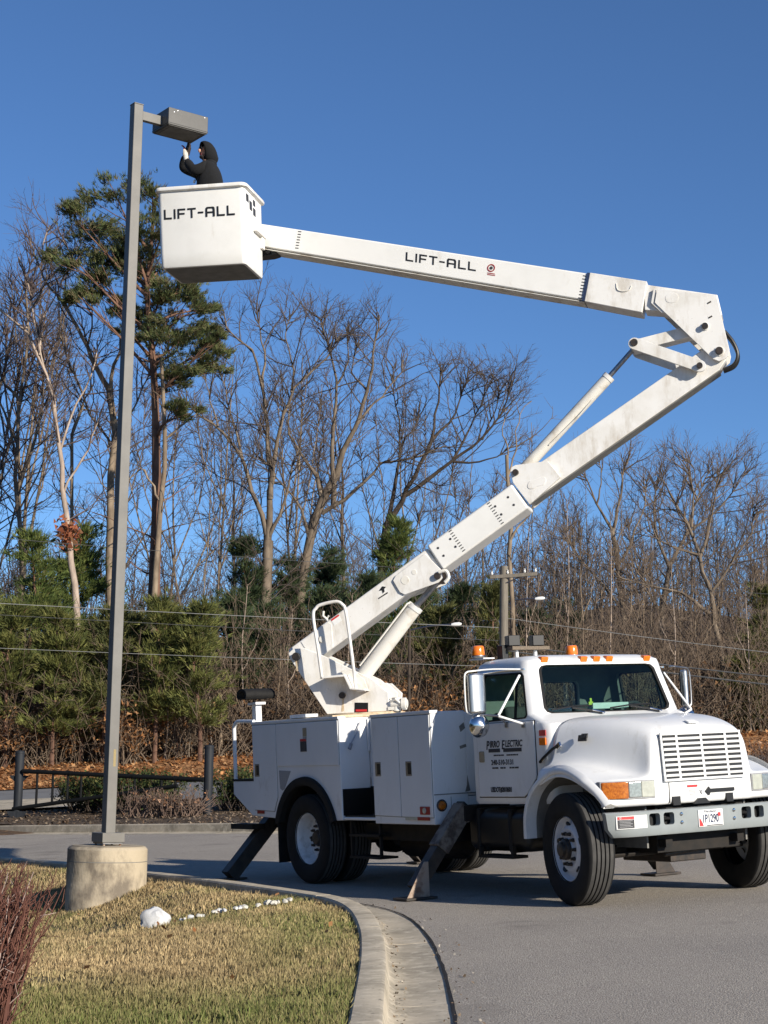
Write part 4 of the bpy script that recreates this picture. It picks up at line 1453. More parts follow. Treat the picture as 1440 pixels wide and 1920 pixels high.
# --- mirrors
for s in (-1, 1):
    x0 = -.98
    yM, kM = (1.40, 1.15) if s < 0 else (1.27, .42)
    mi = part('side_mirror', 'stainless', fn=lambda m: m.lathe([(.0, -.195), (.07, -.192), (.086, -.175), (.088, 0), (.086, .175), (.07, .192), (0, .195)], (0, 0, 0), (0, 0, 1), 20), smooth=40)
    for v in mi.data.vertices:
        v.co = Vector((x0 + v.co.x * (1.0 if v.co.x > 0 else .25) * .55, s * yM + v.co.y * kM, 2.005 + v.co.z))
    part('mirror_glass', 'chrome', mi, fn=lambda m: m.box((x0 - .024, s * yM - .085 * kM, 1.83), (x0 - .016, s * yM + .085 * kM, 2.18)))
    part('mirror_frame', 'white_paint' if s < 0 else 'steel', mi, fn=lambda m: m.tube(spline([(x0 - .03, s * yM, 1.80), (x0 - .03, s * (yM + .09), 1.815), (x0 - .03, s * (yM + .115), 1.88), (x0 - .03, s * (yM + .115), 2.14), (x0 - .03, s * (yM + .09), 2.21), (x0 - .03, s * yM, 2.225), (x0 + .04, s * (yM - .18), 2.235), (-.84, s * .96, 2.225)], 4), .0085, 8))
    part('mirror_arm', 'white_paint', mi, fn=lambda m: (m.tube([(-.90, s * .93, 2.17), (-.86, s * 1.24, 1.78)], .0125, 8), m.tube([(-.86, s * 1.24, 1.775), (-.80, s * .99, 1.69)], .012, 8)))
    part('mirror_strut', 'steel', mi, fn=lambda m: (m.tube([(-.86, s * 1.24, 1.775), (x0, s * yM, 1.80)], .012, 8), m.tube([(-.87, s * 1.24, 1.775), (-1.08, s * .99, 1.70)], .010, 8), m.obox((-.80, s * .99, 1.68), (.02, 0, 0), (0, .01, 0), (0, 0, .025)), m.obox((-1.08, s * .99, 1.69), (.02, 0, 0), (0, .01, 0), (0, 0, .025))))
    part('spot_mirror', 'chrome', mi, fn=lambda m: m.lathe([(.0, .080), (.075, .062), (.108, .026), (.118, -.005), (.112, -.018), (0, -.02)], (x0 + .0, s * (yM - .01), 1.69), (1, -.1 * s, -.05), 24), smooth=50)
# ------------------------------------------------------------------ aerial lift, in the boom's own plane: s along the boom heading, t across, z up
BO = Vector((-5.45, 0, 0))
BE = Vector((0.7128, 0.7014, 0))
BN = Vector((-0.7014, 0.7128, 0))


def BP(s, t, z):
    return BO + BE * s + BN * t + Vector((0, 0, z))


bfn = lambda a, b, t: BP(a, t, b)


def bpr(name, pts, t0, t1, mat, parent=truck, bevel=.008, smooth=35):
    return MB().prism(pts, bfn, t0, t1).build(name, mat, parent, smooth, bevel)


def bpin(name, s, z, r, t0, t1, mat, parent, n=16):
    return MB().cyl(BP(s, t0, z), BP(s, t1, z), r, n=n).build(name, mat, parent, 40, r * .12)


# pedestal and turret
ped = part('pedestal', 'body_white', fn=lambda m: (m.lathe([(.46, 1.2), (.46, 1.86), (.42, 1.88), (.42, 1.93)], BO, (0, 0, 1), 32), m.box((-6.05, -.75, 1.26), (-4.85, .75, 1.34))))
part('bearing_ring', 'rust_tan', ped, fn=lambda m: m.lathe([(.0, 1.925), (.50, 1.925), (.50, 1.965), (.0, 1.967)], BO, (0, 0, 1), 32))
part('deck_plate', 'rust_tan', ped, fn=lambda m: m.box((-6.0, -1.10, 1.895), (-4.35, -.55, 1.925)), bevel=.004)
part('deck_box', 'body_white', ped, fn=lambda m: m.box((-5.35, -1.12, 1.925), (-4.95, -.95, 1.965)), bevel=.006)
TUR = [(-.89, 2.75), (-.87, 2.68), (-.42, 1.97), (.37, 1.97), (.37, 2.19), (.16, 2.38), (-.11, 2.52), (-.42, 2.685), (-.68, 2.80), (-.82, 2.80)]
tur = bpr('turret', TUR, -.255, -.235, 'boom_white')
bpr('turret_plate', TUR, .235, .255, 'boom_white', tur)
bpr('turret_back', [(-.83, 2.62), (-.42, 1.99), (-.39, 2.01), (-.80, 2.64)], -.235, .235, 'boom_white', tur)
bpr('turret_web', [(-.30, 1.975), (.35, 1.975), (.35, 2.10), (.14, 2.30), (-.10, 2.42), (-.13, 2.40), (.10, 2.25), (.30, 2.08), (.30, 2.0), (-.30, 2.0)], -.235, .235, 'boom_white', tur)
bpr('turret_bracket', [(.26, 2.32), (.33, 2.32), (.46, 2.19), (.45, 2.12), (.34, 2.12), (.2, 2.25)], -.14, -.10, 'boom_white', tur)
bpr('turret_bracket', [(.26, 2.32), (.33, 2.32), (.46, 2.19), (.45, 2.12), (.34, 2.12), (.2, 2.25)], .10, .14, 'boom_white', tur)
mo = part('swing_motor', 'boom_dirty', tur, fn=lambda m: (m.cyl(BP(.46, -.22, 1.97), BP(.46, -.22, 2.13), .055, n=14), m.cyl(BP(.40, -.24, 2.06), BP(.60, -.24, 2.05), .05, n=14), m.lathe([(.0, -.03), (.075, -.025), (.075, .025), (0, .03)], BP(.56, -.24, 2.05), BE, 16),
                                                          m.obox(BP(.42, -.2, 2.0), BE * .06, BN * .07, (0, 0, .02)), m.tube([BP(.40, -.28, 2.08), BP(.47, -.31, 2.11), BP(.52, -.29, 2.06)], .016, 8)))
bpr('valve_opening', [(-.07, 1.975), (.105, 1.965), (.11, 2.085), (-.06, 2.095)], -.258, -.25, 'black_paint', tur, 0)
bpr('valve_block', [(-.05, 1.985), (.09, 1.978), (.09, 2.005), (-.05, 2.01)], -.264, -.25, 'red_print', tur, 0)
bpin('pivot_pin', -.78, 2.70, .050, -.31, .31, 'hub_oily', tur)
bpin('cylinder_pin', -.21, 2.19, .040, -.30, .30, 'hub_oily', tur)
bpr('pin_stain', [(-.215, 2.15), (-.235, 2.0), (-.225, 1.99), (-.20, 2.0), (-.195, 2.15)], -.2575, -.25, 'rust_tan', tur, 0)
bpr('pin_stain', [(-.80, 2.65), (-.79, 2.52), (-.765, 2.52), (-.755, 2.65)], -.2575, -.25, 'rust_tan', tur, 0)
MB().add([BP(s, -.2575, z) for s, z in []], []) if False else None
bd_ = part('bolt_head', 'white_print', tur, fn=lambda m: [m.lathe([(.009, 0), (.007, .004), (0, .005)], BP(s, -.255, z), -BN, 8) for s, z in ((-.20, 2.31), (-.22, 2.36), (-.24, 2.33), (-.39, 2.28), (-.42, 2.25), (-.44, 2.22), (-.37, 2.26))])
gd = bpr('operator_shelf', [(-.40, 2.40), (-.12, 2.41), (-.05, 2.25), (.14, 2.225), (.13, 2.245), (-.03, 2.27), (-.11, 2.435), (-.40, 2.425)], -.50, -.26, 'boom_white', tur, .004)
bpr('shelf_gusset', [(-.21, 2.49), (-.07, 2.24), (.13, 2.235), (.085, 2.37), (-.07, 2.50)], -.30, -.28, 'boom_dirty', tur, .004)
part('guard_rail', 'boom_white', fn=lambda m: m.tube(spline([BP(*p) for p in ((-.41, -.45, 2.40), (-.445, -.45, 2.75), (-.49, -.45, 3.17), (-.45, -.45, 3.27), (-.38, -.45, 3.31), (-.19, -.45, 3.335), (-.11, -.45, 3.29), (-.075, -.45, 3.21), (-.035, -.45, 2.85), (.0, -.45, 2.45), (.02, -.45, 2.25), (.13, -.45, 2.235))], 5), .020, 10))
# lower boom
lb = bpr('lower_boom', [(-.915, 2.785), (-.88, 2.82), (.93, 3.945), (1.10, 3.68), (-.46, 2.70), (-.70, 2.60), (-.86, 2.67)], -.18, .18, 'boom_white', truck, .018)
for sg in (-1, 1):
    bpr('boom_bracket', [(.48, 3.57), (.52, 3.63), (.90, 3.875), (1.09, 3.67), (1.11, 3.56), (1.06, 3.51), (.62, 3.385), (.56, 3.42)], min(sg * .18, sg * .205), max(sg * .18, sg * .205), 'boom_white', lb, .006)
bpr('boom_doubler', [(-.74, 2.885), (-.38, 3.11), (-.335, 3.08), (-.325, 2.79), (-.44, 2.715), (-.60, 2.645)], -.188, -.178, 'boom_white', lb, .004)
for s, z, r in ((.635, 3.565, .055), (.755, 3.655, .032), (-.46, 2.90, .042)):
    bpin('access_hole', s, z, r, -.209, -.2, 'boom_dirty', lb, 20)
bpin('rod_pin', 1.05, 3.585, .042, -.25, .25, 'hub_oily', lb)
part('hose_guard', 'boom_dirty', lb, fn=lambda m: m.tube(spline([BP(1.07, -.23, 3.63), BP(1.16, -.23, 3.64), BP(1.19, -.23, 3.56), BP(1.14, -.23, 3.50)], 5), .022, 8))
sv = bpr('boom_sleeve', [(.93, 3.97), (2.03, 4.655), (2.225, 4.345), (1.115, 3.655)], -.225, .225, 'fibreglass', lb, .03)


def dashes(m, a, b, t, n):
    a, b = Vector(a), Vector(b)
    for k in range(n):
        p = a.lerp(b, (k + .5) / n)
        d = (b - a).normalized()
        nn_ = Vector((-d.y, d.x))
        m.obox(BP(p.x, t, p.y), (BE * nn_.x + Vector((0, 0, nn_.y))) * .022, BN * .0015, (BE * d.x + Vector((0, 0, d.y))) * .006)


part('measure_marks', 'ink_faded', lb, fn=lambda m: (dashes(m, (1.23, 4.145), (1.405, 3.86), -.2255, 9), dashes(m, (1.725, 4.45), (1.90, 4.16), -.2255, 9)), smooth=0)
for s, z in ((1.075, 3.93), (1.235, 4.03), (1.14, 3.83), (1.295, 3.93), (1.815, 4.39), (1.98, 4.49), (1.885, 4.285), (2.045, 4.39)):
    MB().lathe([(.016, 0), (.013, .005), (0, .006)], BP(s, -.225, z), -BN, 10).build('rivet', 'ink_faded', lb, 40)
ub = bpr('boom_extension', [(2.05, 4.70), (4.40, 6.085), (4.55, 6.13), (4.70, 6.05), (4.70, 5.95), (4.62, 5.84), (2.26, 4.43)], -.15, .15, 'boom_white', lb, .012)
bpr('boom_underside', [(2.26, 4.425), (4.62, 5.835), (4.625, 5.825), (2.265, 4.412)], -.145, .145, 'grey_stain_shade', lb, 0)  # rusty dark edge, with the shade under the boom put into its colour
for sg in (-1, 1):
    bpr('cylinder_bracket', [(2.02, 4.81), (2.035, 4.86), (2.09, 4.885), (2.49, 4.90), (2.635, 4.69), (2.235, 4.385), (2.045, 4.67)], min(sg * .15, sg * .20), max(sg * .15, sg * .20), 'boom_white', lb, .006)
bpin('bracket_pin', 2.09, 4.79, .038, -.25, .25, 'hub_oily', lb)
ov = []
for k in range(20):
    a = 2 * pi * k / 20
    c, s_ = cos(a) * .095, sin(a) * .055
    ov.append((2.34 + c * .85 - s_ * .53 + (0.03 if c > 0 else -0.03), 4.64 + c * .53 + s_ * .85))
bpr('access_cover', ov, -.206, -.198, 'boom_white', lb, .002)
part('eagle_mark', 'ink', lb, fn=lambda m: (m.prism([(.29, 3.455), (.335, 3.51), (.385, 3.50), (.36, 3.475), (.365, 3.445), (.34, 3.42), (.33, 3.46)], bfn, -.1835, -.1795), m.prism([(.275, 3.365), (.40, 3.435), (.405, 3.42), (.28, 3.352)], bfn, -.1825, -.1795)), smooth=0)
part('warning_label', 'white_print', lb, fn=lambda m: m.prism([(-.34, 3.14), (-.24, 3.197), (-.20, 3.12), (-.30, 3.06)], bfn, -.1835, -.1795), smooth=0)
part('label_header', 'red_print', lb, fn=lambda m: m.prism([(-.34, 3.14), (-.24, 3.197), (-.23, 3.178), (-.33, 3.12)], bfn, -.185, -.18), smooth=0)
part('hose_fitting', 'boom_dirty', lb, fn=lambda m: (m.tube([BP(-.40, -.05, 3.09), BP(-.43, -.06, 3.16), BP(-.47, -.08, 3.20), BP(-.46, -.08, 3.26)], .016, 8), m.tube([BP(-.44, -.05, 3.15), BP(-.40, -.06, 3.20)], .012, 8)))
# cylinders
def cylinder(name, p0, p1, p2, r, rr, parent=truck):
    c = part(name, 'boom_dirty', fn=lambda m: m.tube([BP(*p0), BP(*p1)], r, 20), smooth=40)
    part('rod', 'steel' if rr > .02 else 'hose', c, fn=lambda m: m.tube([BP(*p1), BP(*p2)], rr, 14), smooth=40)
    d = (BP(*p1) - BP(*p0)).normalized()
    part('gland', 'boom_white', c, fn=lambda m: m.tube([BP(*p1) - d * .04, BP(*p1) + d * .012], r * 1.07, 20), smooth=40)
    part('rod_eye', 'hub_oily', c, fn=lambda m: m.cyl(BP(p2[0], -.06, p2[2]), BP(p2[0], .06, p2[2]), rr * 2.0, n=16))
    return c


c1 = cylinder('lift_cylinder', (-.20, 0, 2.20), (.705, 0, 3.245), (1.05, 0, 3.585), .095, .040)
c2 = cylinder('elbow_cylinder', (2.09, 0, 4.79), (3.28, 0, 5.915), (3.635, 0, 6.265), .072, .030)
part('hydraulic_pipe', 'boom_dirty', c1, fn=lambda m: m.tube([BP(-.02, -.09, 2.55), BP(.62, -.09, 3.28), BP(.66, -.06, 3.30)], .012, 6))
part('hydraulic_pipe', 'boom_dirty', c2, fn=lambda m: m.tube([BP(2.5, -.07, 5.12), BP(2.9, -.075, 5.46), BP(3.24, -.03, 5.83)], .008, 6))
# elbow
KN = [(3.95, 6.90), (4.65, 6.745), (4.755, 6.06), (4.735, 5.985), (4.685, 5.945), (4.62, 5.93), (4.555, 5.965), (3.91, 6.73)]
kn = bpr('elbow_plate', KN, -.215, -.19, 'boom_white', truck, .004)
bpr('elbow_plate', KN, .19, .215, 'boom_white', kn, .004)
bpr('elbow_box', [(3.80, 6.985), (3.95, 6.945), (4.66, 6.76), (4.70, 6.50), (4.30, 6.50), (3.98, 6.63), (3.78, 6.665)], -.16, .16, 'boom_white', kn, .01)
bpr('elbow_doubler', [(3.905, 6.905), (3.94, 6.90), (3.90, 6.735), (4.03, 6.60), (3.985, 6.60), (3.865, 6.735)], -.20, -.16, 'boom_white', kn, .003)
for s, z, r in ((4.49, 6.37, .038), (4.635, 6.05, .046)):
    bpin('elbow_pin', s, z, r, -.27, .27, 'hub_oily', kn)
    bpin('pin_collar', s, z, r * 1.35, -.228, .228, 'boom_white', kn)
bpin('link_pin', 4.395, 5.885, .036, -.31, .31, 'hub_oily', kn)
bpin('link_pin', 3.635, 6.25, .046, -.28, .28, 'hub_oily', kn)
part('slot_mark', 'hub_oily', kn, fn=lambda m: [m.obox(BP(s, -.217, z), BE * .022 + Vector((0, 0, .010)), BN * .003, (BE * -.004 + Vector((0, 0, .008)))) for s, z in ((4.56, 6.66), (4.56, 6.48))])
cov = [(4.12 + .085 * cos(a) * (1 if abs(cos(a)) < .8 else .93), 6.765 + .062 * sin(a)) for a in [2 * pi * k / 16 for k in range(16)]]
bpr('cover_plate', cov, -.2185, -.21, 'boom_white', kn, .0015)


def link(name, p, q, w, t0, t1):
    p, q = Vector(p), Vector(q)
    d = (q - p).normalized()
    n_ = Vector((-d.y, d.x))
    o = []
    for k in range(9):
        a = pi / 2 + pi * k / 8
        o.append(p + d * (cos(a) * w) + n_ * (sin(a) * w))
    for k in range(9):
        a = -pi / 2 + pi * k / 8
        o.append(q + d * (cos(a) * w) + n_ * (sin(a) * w))
    return bpr(name, [tuple(v) for v in o], t0, t1, 'boom_white', kn, .003)


link('elbow_link', (3.635, 6.24), (4.395, 5.885), .072, -.265, -.222)
link('elbow_link', (3.635, 6.24), (4.395, 5.885), .072, .222, .265)
link('elbow_strut', (3.635, 6.25), (4.49, 6.385), .068, -.12, .12)
part('hose_loop', 'hose', kn, fn=lambda m: [m.tube(spline([BP(*p) for p in ((4.71, t, 6.32), (4.80, t, 6.18), (4.845, t, 6.02), (4.79, t, 5.90), (4.66, t, 5.85))], 6), .022, 8) for t in (-.08, -.02, .05)])
# upper boom
up = bpr('upper_boom', [(-1.55, 8.475), (3.16, 7.19), (3.83, 7.005), (3.75, 6.645), (3.07, 6.86), (-1.55, 8.17)], -.165, .165, 'fibreglass', truck, .02)
bpr('boom_collar', [(3.145, 7.205), (3.835, 7.015), (3.748, 6.632), (3.055, 6.848)], -.178, .178, 'boom_white', up, .01)
bpr('insulator_band', [(3.115, 7.208), (3.145, 7.200), (3.057, 6.853), (3.027, 6.861)], -.1795, .1795, 'blue_ink', up, 0)
part('measure_marks', 'ink_faded', up, fn=lambda m: (dashes(m, (3.085, 7.19), (3.0, 6.88), -.166, 8), dashes(m, (-.545, 8.19), (-.60, 7.94), -.166, 7)), smooth=0)
part('collar_handle', 'boom_dirty', up, fn=lambda m: m.tube(spline([BP(3.46, -.182, 7.03), BP(3.47, -.186, 6.95), BP(3.54, -.186, 6.92), BP(3.61, -.186, 6.93), BP(3.64, -.182, 6.98)], 4), .005, 6))
part('boom_floor', 'boom_dirty', up, fn=lambda m: m.prism([(-1.2, 8.055), (3.05, 6.853), (3.05, 6.845), (-1.2, 8.045)], bfn, -.15, .15))
GL = {'L': (.80, [[(0, 0), (.17, 0), (.17, 1), (0, 1)], [(.17, 0), (.80, 0), (.80, .17), (.17, .17)]]),
      'I': (.17, [[(0, 0), (.17, 0), (.17, 1), (0, 1)]]),
      'F': (.80, [[(0, 0), (.17, 0), (.17, .95), (.05, 1), (0, 1)], [(.05, .83), (.80, .83), (.80, 1), (.05, 1)], [(.17, .40), (.72, .40), (.72, .56), (.17, .56)]]),
      'T': (.86, [[(0, .83), (.86, .83), (.86, 1), (0, 1)], [(.345, 0), (.515, 0), (.515, .83), (.345, .83)]]),
      '-': (.55, [[(0, .40), (.55, .40), (.55, .57), (0, .57)]]),
      'A': (.95, [[(0, 0), (.19, 0), (.19, .72), (.25, .83), (.14, 1), (.04, .92), (0, .78)], [(.14, .83), (.81, .83), (.81, 1), (.14, 1)], [(.76, 0), (.95, 0), (.95, .78), (.91, .92), (.81, 1), (.70, .83), (.76, .72)], [(.19, .36), (.76, .36), (.76, .52), (.19, .52)]])}


def big_letters(name, word, origin, rx, upv, h, parent, total=None, slant=0.0):
    """squared stencil-like lettering, built stroke by stroke"""
    gap = .22
    W = sum(GL[c][0] for c in word) + gap * (len(word) - 1)
    k = (total / (W * h)) if total else 1.0
    m = MB()
    o, rx, upv = Vector(origin), Vector(rx).normalized(), Vector(upv).normalized()
    nn_ = rx.cross(upv)
    x = 0
    for c in word:
        for j, poly in enumerate(GL[c][1]):
            m.prism(poly, lambda a, b, t: o + rx * ((x + a + b * slant) * h * k) + upv * (b * h) + nn_ * (t * (.003 + .0004 * j)), -.3, 1)
        x += GL[c][0] + gap
    return m.build(name, 'ink', parent, 0)


bd = (BE * 3.28 + Vector((0, 0, -.88))).normalized()
bu = (BE * .88 + Vector((0, 0, 3.28))).normalized()
big_letters('boom_lettering', 'LIFT-ALL', BP(.83, -.1655, 7.625), bd, BE * .1 + Vector((0, 0, 1)), .112, up, total=.925)
part('round_emblem', 'red_tape', up, fn=lambda m: m.lathe([(.045, 0), (.05, .003), (.05, .004), (.036, .004)], BP(1.92, -.1655, 7.405), -BN, 20), smooth=0)
part('emblem_center', 'ink_faded', up, fn=lambda m: m.lathe([(.022, 0), (.02, .004), (0, .004)], BP(1.92, -.1655, 7.405), -BN, 12), smooth=0)
part('emblem_lines', 'red_tape', up, fn=lambda m: [m.obox(BP(1.915, -.1665, z), bd * .05, BN * .0015, bu * .005) for z in (7.335, 7.315)])
tipb = part('leveling_bracket', 'black_paint', up, fn=lambda m: (m.prism([(-1.25, 8.08), (-.88, 7.985), (-.90, 7.94), (-.98, 7.925), (-1.25, 7.93)], bfn, -.10, .10), m.cyl(BP(-1.0, -.14, 7.97), BP(-1.0, .14, 7.97), .03, n=12)))
# bucket, level with the ground while the truck leans a little
LV = lambda s, t, z: BP(s, t, z - .056 * (s + 1.6) - .026 * (t + .575))


def rrect(s0, s1, t0, t1, r, z, n=5):
    out = []
    for cs_, ct, a0 in ((s1 - r, t1 - r, 0), (s0 + r, t1 - r, 90), (s0 + r, t0 + r, 180), (s1 - r, t0 + r, 270)):
        for k in range(n):
            a = radians(a0 + 90 * k / (n - 1))
            out.append((cs_ + r * cos(a), ct + r * sin(a), z))
    return out


S0, S1, T0_, T1_ = -2.185, -1.03, -.955, -.205


def shell(levels, closed_ends=True):
    m = MB(LV)
    n = len(levels[0])
    vs = [p for L in levels for p in L]
    fs = [(i * n + k, i * n + (k + 1) % n, (i + 1) * n + (k + 1) % n, (i + 1) * n + k) for i in range(len(levels) - 1) for k in range(n)]
    if closed_ends:
        fs += [tuple(range(n - 1, -1, -1)), tuple(range((len(levels) - 1) * n, len(levels) * n))]
    m.add(vs, fs)
    return m


def lvl(off, z, r):
    return rrect(S0 + off, S1 - off, T0_ + off, T1_ - off, r, z)


bucket = shell([lvl(.045, 7.615, .04), lvl(.022, 7.62, .05), lvl(.012, 7.64, .055), lvl(.006, 7.8, .06), lvl(0, 8.62, .06), lvl(.012, 8.62, .055), lvl(.02, 7.70, .05), lvl(.04, 7.66, .04)]).build('bucket', 'fibreglass', truck, 40)
shell([lvl(.0, 8.60, .06), lvl(-.038, 8.615, .085), lvl(-.042, 8.64, .09), lvl(-.032, 8.66, .085), lvl(.004, 8.662, .06), lvl(.012, 8.65, .055), lvl(.012, 8.60, .055)], False).build('bucket_lip', 'boom_white', bucket, 40)
shell([lvl(.06, 7.6105, .04), lvl(.05, 7.6125, .04)]).build('bucket_base', 'grey_stain_shade', bucket, 0)
big_letters('bucket_lettering', 'LIFT-ALL', LV(S0 + .085, T0_ - .0012, 8.245), LV(1, 0, 0) - LV(0, 0, 0), (0, 0, 1), .128, bucket, total=.945)
part('bucket_bracket', 'boom_white', bucket, fn=lambda m: (m.obox(LV(S1 + .02, -.42, 8.16), BE * .03, BN * .2, (0, 0, .02)), m.obox(LV(S1 + .012, -.30, 8.07), BE * .02, BN * .05, (0, 0, .08)), m.obox(LV(-1.5, -.185, 8.15), BE * .3, BN * .02, (0, 0, .2))), bevel=.01)
dcp = part('bucket_decal', 'ink_faded', bucket, fn=lambda m: [m.obox(LV(S1 + .0015, t, z), BE * .002, BN * a, (0, 0, b)) for t, z, a, b in ((-.83, 8.50, .05, .05), (-.70, 8.44, .05, .06), (-.56, 8.40, .05, .05), (-.56, 8.52, .045, .04))], smooth=0)
part('decal_ground', 'white_print', bucket, fn=lambda m: m.obox(LV(S1 + .0005, -.69, 8.46), BE * .001, BN * .20, (0, 0, .13)), smooth=0)

# ------------------------------------------------------------------ worker in the bucket
fl0 = TR @ LV(-1.69, -.56, 7.645)
worker = empty('person', fl0)
setp(worker, 'person in black hooded sweatshirt standing in the bucket reaching up to the lamp head', 'person')
# directions in the world: h = across towards the lamp (left in view), d = away from the viewer
hL = (TR.to_3x3() @ (-BE))
hL.z = 0
hL.normalize()
dA = (TR.to_3x3() @ BN)
dA.z = 0
dA.normalize()


def W(a, b, c):
    """a towards the lamp, b away from the viewer, c height above the bucket floor"""
    return hL * a + dA * b + Vector((0, 0, c))


def skin_body(name, joints, edges, mat, parent, sub=2):
    me = bpy.data.meshes.new(name)
    ids = {k: i for i, k in enumerate(joints)}
    me.from_pydata([W(*joints[k][0]) for k in joints], [(ids[a], ids[b]) for a, b in edges], [])
    o = mesh_obj(name, me, parent)
    sk = o.modifiers.new('skin', 'SKIN')
    if not me.skin_vertices:
        bm = bmesh.new()
        bm.from_mesh(me)
        bm.verts.layers.skin.verify()
        bm.to_mesh(me)
        bm.free()
    lay = me.skin_vertices[0].data
    for i, k in enumerate(joints):
        r = joints[k][1]
        lay[i].radius = (r, r) if not isinstance(r, tuple) else r
        lay[i].use_root = (i == 0)
    sk.use_smooth_shade = True
    sb = o.modifiers.new('sub', 'SUBSURF')
    sb.levels = sb.render_levels = sub
    bpy.context.view_layer.update()
    apply_mods(o)
    o.data.materials.clear()
    o.data.materials.append(MATS[mat])
    o.data.shade_smooth()
    return o


J = {'pelvis': ((0, 0, .92), .12), 'waist': ((.0, 0, 1.08), .115), 'chest': ((.03, 0, 1.24), .125), 'neck0': ((.03, 0, 1.42), .06), 'neck': ((.035, 0, 1.48), .052), 'head0': ((.06, 0, 1.545), .07), 'head': ((.065, 0, 1.63), .085), 'crown': ((.055, 0, 1.70), .06),
     'hipN': ((0, -.10, .88), .09), 'kneeN': ((.02, -.12, .50), .058), 'ankN': ((-.01, -.12, .10), .042), 'toeN': ((.13, -.12, .04), .035),
     'hipF': ((0, .10, .88), .09), 'kneeF': ((.02, .12, .50), .058), 'ankF': ((-.01, .12, .10), .042), 'toeF': ((.13, .12, .04), .035),
     'shN': ((.02, -.16, 1.36), .05), 'elN': ((.13, -.24, 1.27), .036), 'wrN': ((.275, -.17, 1.49), .026), 'paN': ((.285, -.16, 1.55), .028),
     'shF': ((.06, .16, 1.37), .05), 'elF': ((.42, .10, 1.47), .036), 'wrF': ((.335, .03, 1.655), .026), 'paF': ((.315, .02, 1.70), .028)}
E_ = [('pelvis', 'waist'), ('waist', 'chest'), ('chest', 'neck0'), ('neck0', 'neck'), ('neck', 'head0'), ('head0', 'head'), ('head', 'crown'), ('pelvis', 'hipN'), ('hipN', 'kneeN'), ('kneeN', 'ankN'), ('ankN', 'toeN'),
      ('pelvis', 'hipF'), ('hipF', 'kneeF'), ('kneeF', 'ankF'), ('ankF', 'toeF'), ('chest', 'shN'), ('shN', 'elN'), ('elN', 'wrN'), ('wrN', 'paN'), ('chest', 'shF'), ('shF', 'elF'), ('elF', 'wrF'), ('wrF', 'paF')]
bodyo = skin_body('body', J, E_, 'skin', worker)
bodyo.data.materials.append(MATS['hoodie'])
bodyo.data.materials.append(MATS['jeans'])
hc, pn, pf = W(.06, 0, 1.62), W(.285, -.16, 1.56), W(.315, .02, 1.71)
for f_ in bodyo.data.polygons:
    c = f_.center
    f_.material_index = 2 if c.z < .95 else (0 if ((c - hc).length < .15 or (c - pn).length < .06 or (c - pf).length < .05) else 1)
HJ = {'pelvis': ((-.01, 0, .95), .20), 'waist': ((-.01, 0, 1.08), .20), 'chest': ((.0, 0, 1.25), .21), 'top': ((.01, 0, 1.39), .14),
      'shN': ((.01, -.175, 1.36), .105), 'elN': ((.13, -.245, 1.265), .082), 'wrN': ((.262, -.178, 1.455), .056),
      'shF': ((.06, .175, 1.37), .105), 'elF': ((.425, .10, 1.465), .080), 'wrF': ((.35, .04, 1.615), .056)}
HE = [('pelvis', 'waist'), ('waist', 'chest'), ('chest', 'top'), ('chest', 'shN'), ('shN', 'elN'), ('elN', 'wrN'), ('chest', 'shF'), ('shF', 'elF'), ('elF', 'wrF')]
skin_body('sweatshirt', HJ, HE, 'hoodie', worker)
skin_body('trousers', {'pelvis': ((0, 0, .95), .15), 'hipN': ((0, -.10, .86), .115), 'kneeN': ((.02, -.12, .50), .085), 'ankN': ((-.01, -.12, .12), .072), 'hipF': ((0, .10, .86), .115), 'kneeF': ((.02, .12, .50), .085), 'ankF': ((-.01, .12, .12), .072)},
          [('pelvis', 'hipN'), ('hipN', 'kneeN'), ('kneeN', 'ankN'), ('pelvis', 'hipF'), ('hipF', 'kneeF'), ('kneeF', 'ankF')], 'jeans', worker)
for b in (-.12, .12):
    skin_body('boot', {'a': ((-.02, b, .10), .062), 'b': ((.0, b, .045), .05), 'c': ((.10, b, .045), .048), 'd': ((.16, b, .04), .04)}, [('a', 'b'), ('b', 'c'), ('c', 'd')], 'boots', worker)
def WH(a, b, c, ang=radians(-42), tilt=.10):
    """head-local point: turned towards the viewer and tipped up"""
    a0, b0 = a - .05, b
    return W(.05 + a0 * cos(ang) - b0 * sin(ang), a0 * sin(ang) + b0 * cos(ang), c + a0 * tilt)


# hood: an open shell round the head
m = MB()
vs, fs = [], []
NU, NV = 18, 10
for i in range(NV + 1):
    th = radians(50) + (pi - radians(50)) * i / NV          # from the face opening to the back of the head
    for k in range(NU):
        ph = 2 * pi * k / NU
        r = .128
        a = cos(th) * .135
        b = sin(th) * cos(ph) * .118
        c = sin(th) * sin(ph) * (.150 if sin(ph) > 0 else .150)
        vs.append(WH(.040 + a * .95 + .02 * sin(ph), b, 1.605 + c + (a * .12)))
for i in range(NV):
    for k in range(NU):
        k2 = (k + 1) % NU
        fs.append((i * NU + k, i * NU + k2, (i + 1) * NU + k2, (i + 1) * NU + k))
m.add(vs, fs)
hd = m.build('hood', 'hoodie', worker, 60)
so = hd.modifiers.new('t', 'SOLIDIFY')
so.thickness = .016
so.offset = -1
skin_body('hood_collar', {'a': ((.01, 0, 1.40), .11), 'b': ((.015, 0, 1.455), .105), 'c': ((.02, 0, 1.50), .095)}, [('a', 'b'), ('b', 'c')], 'hoodie', worker)
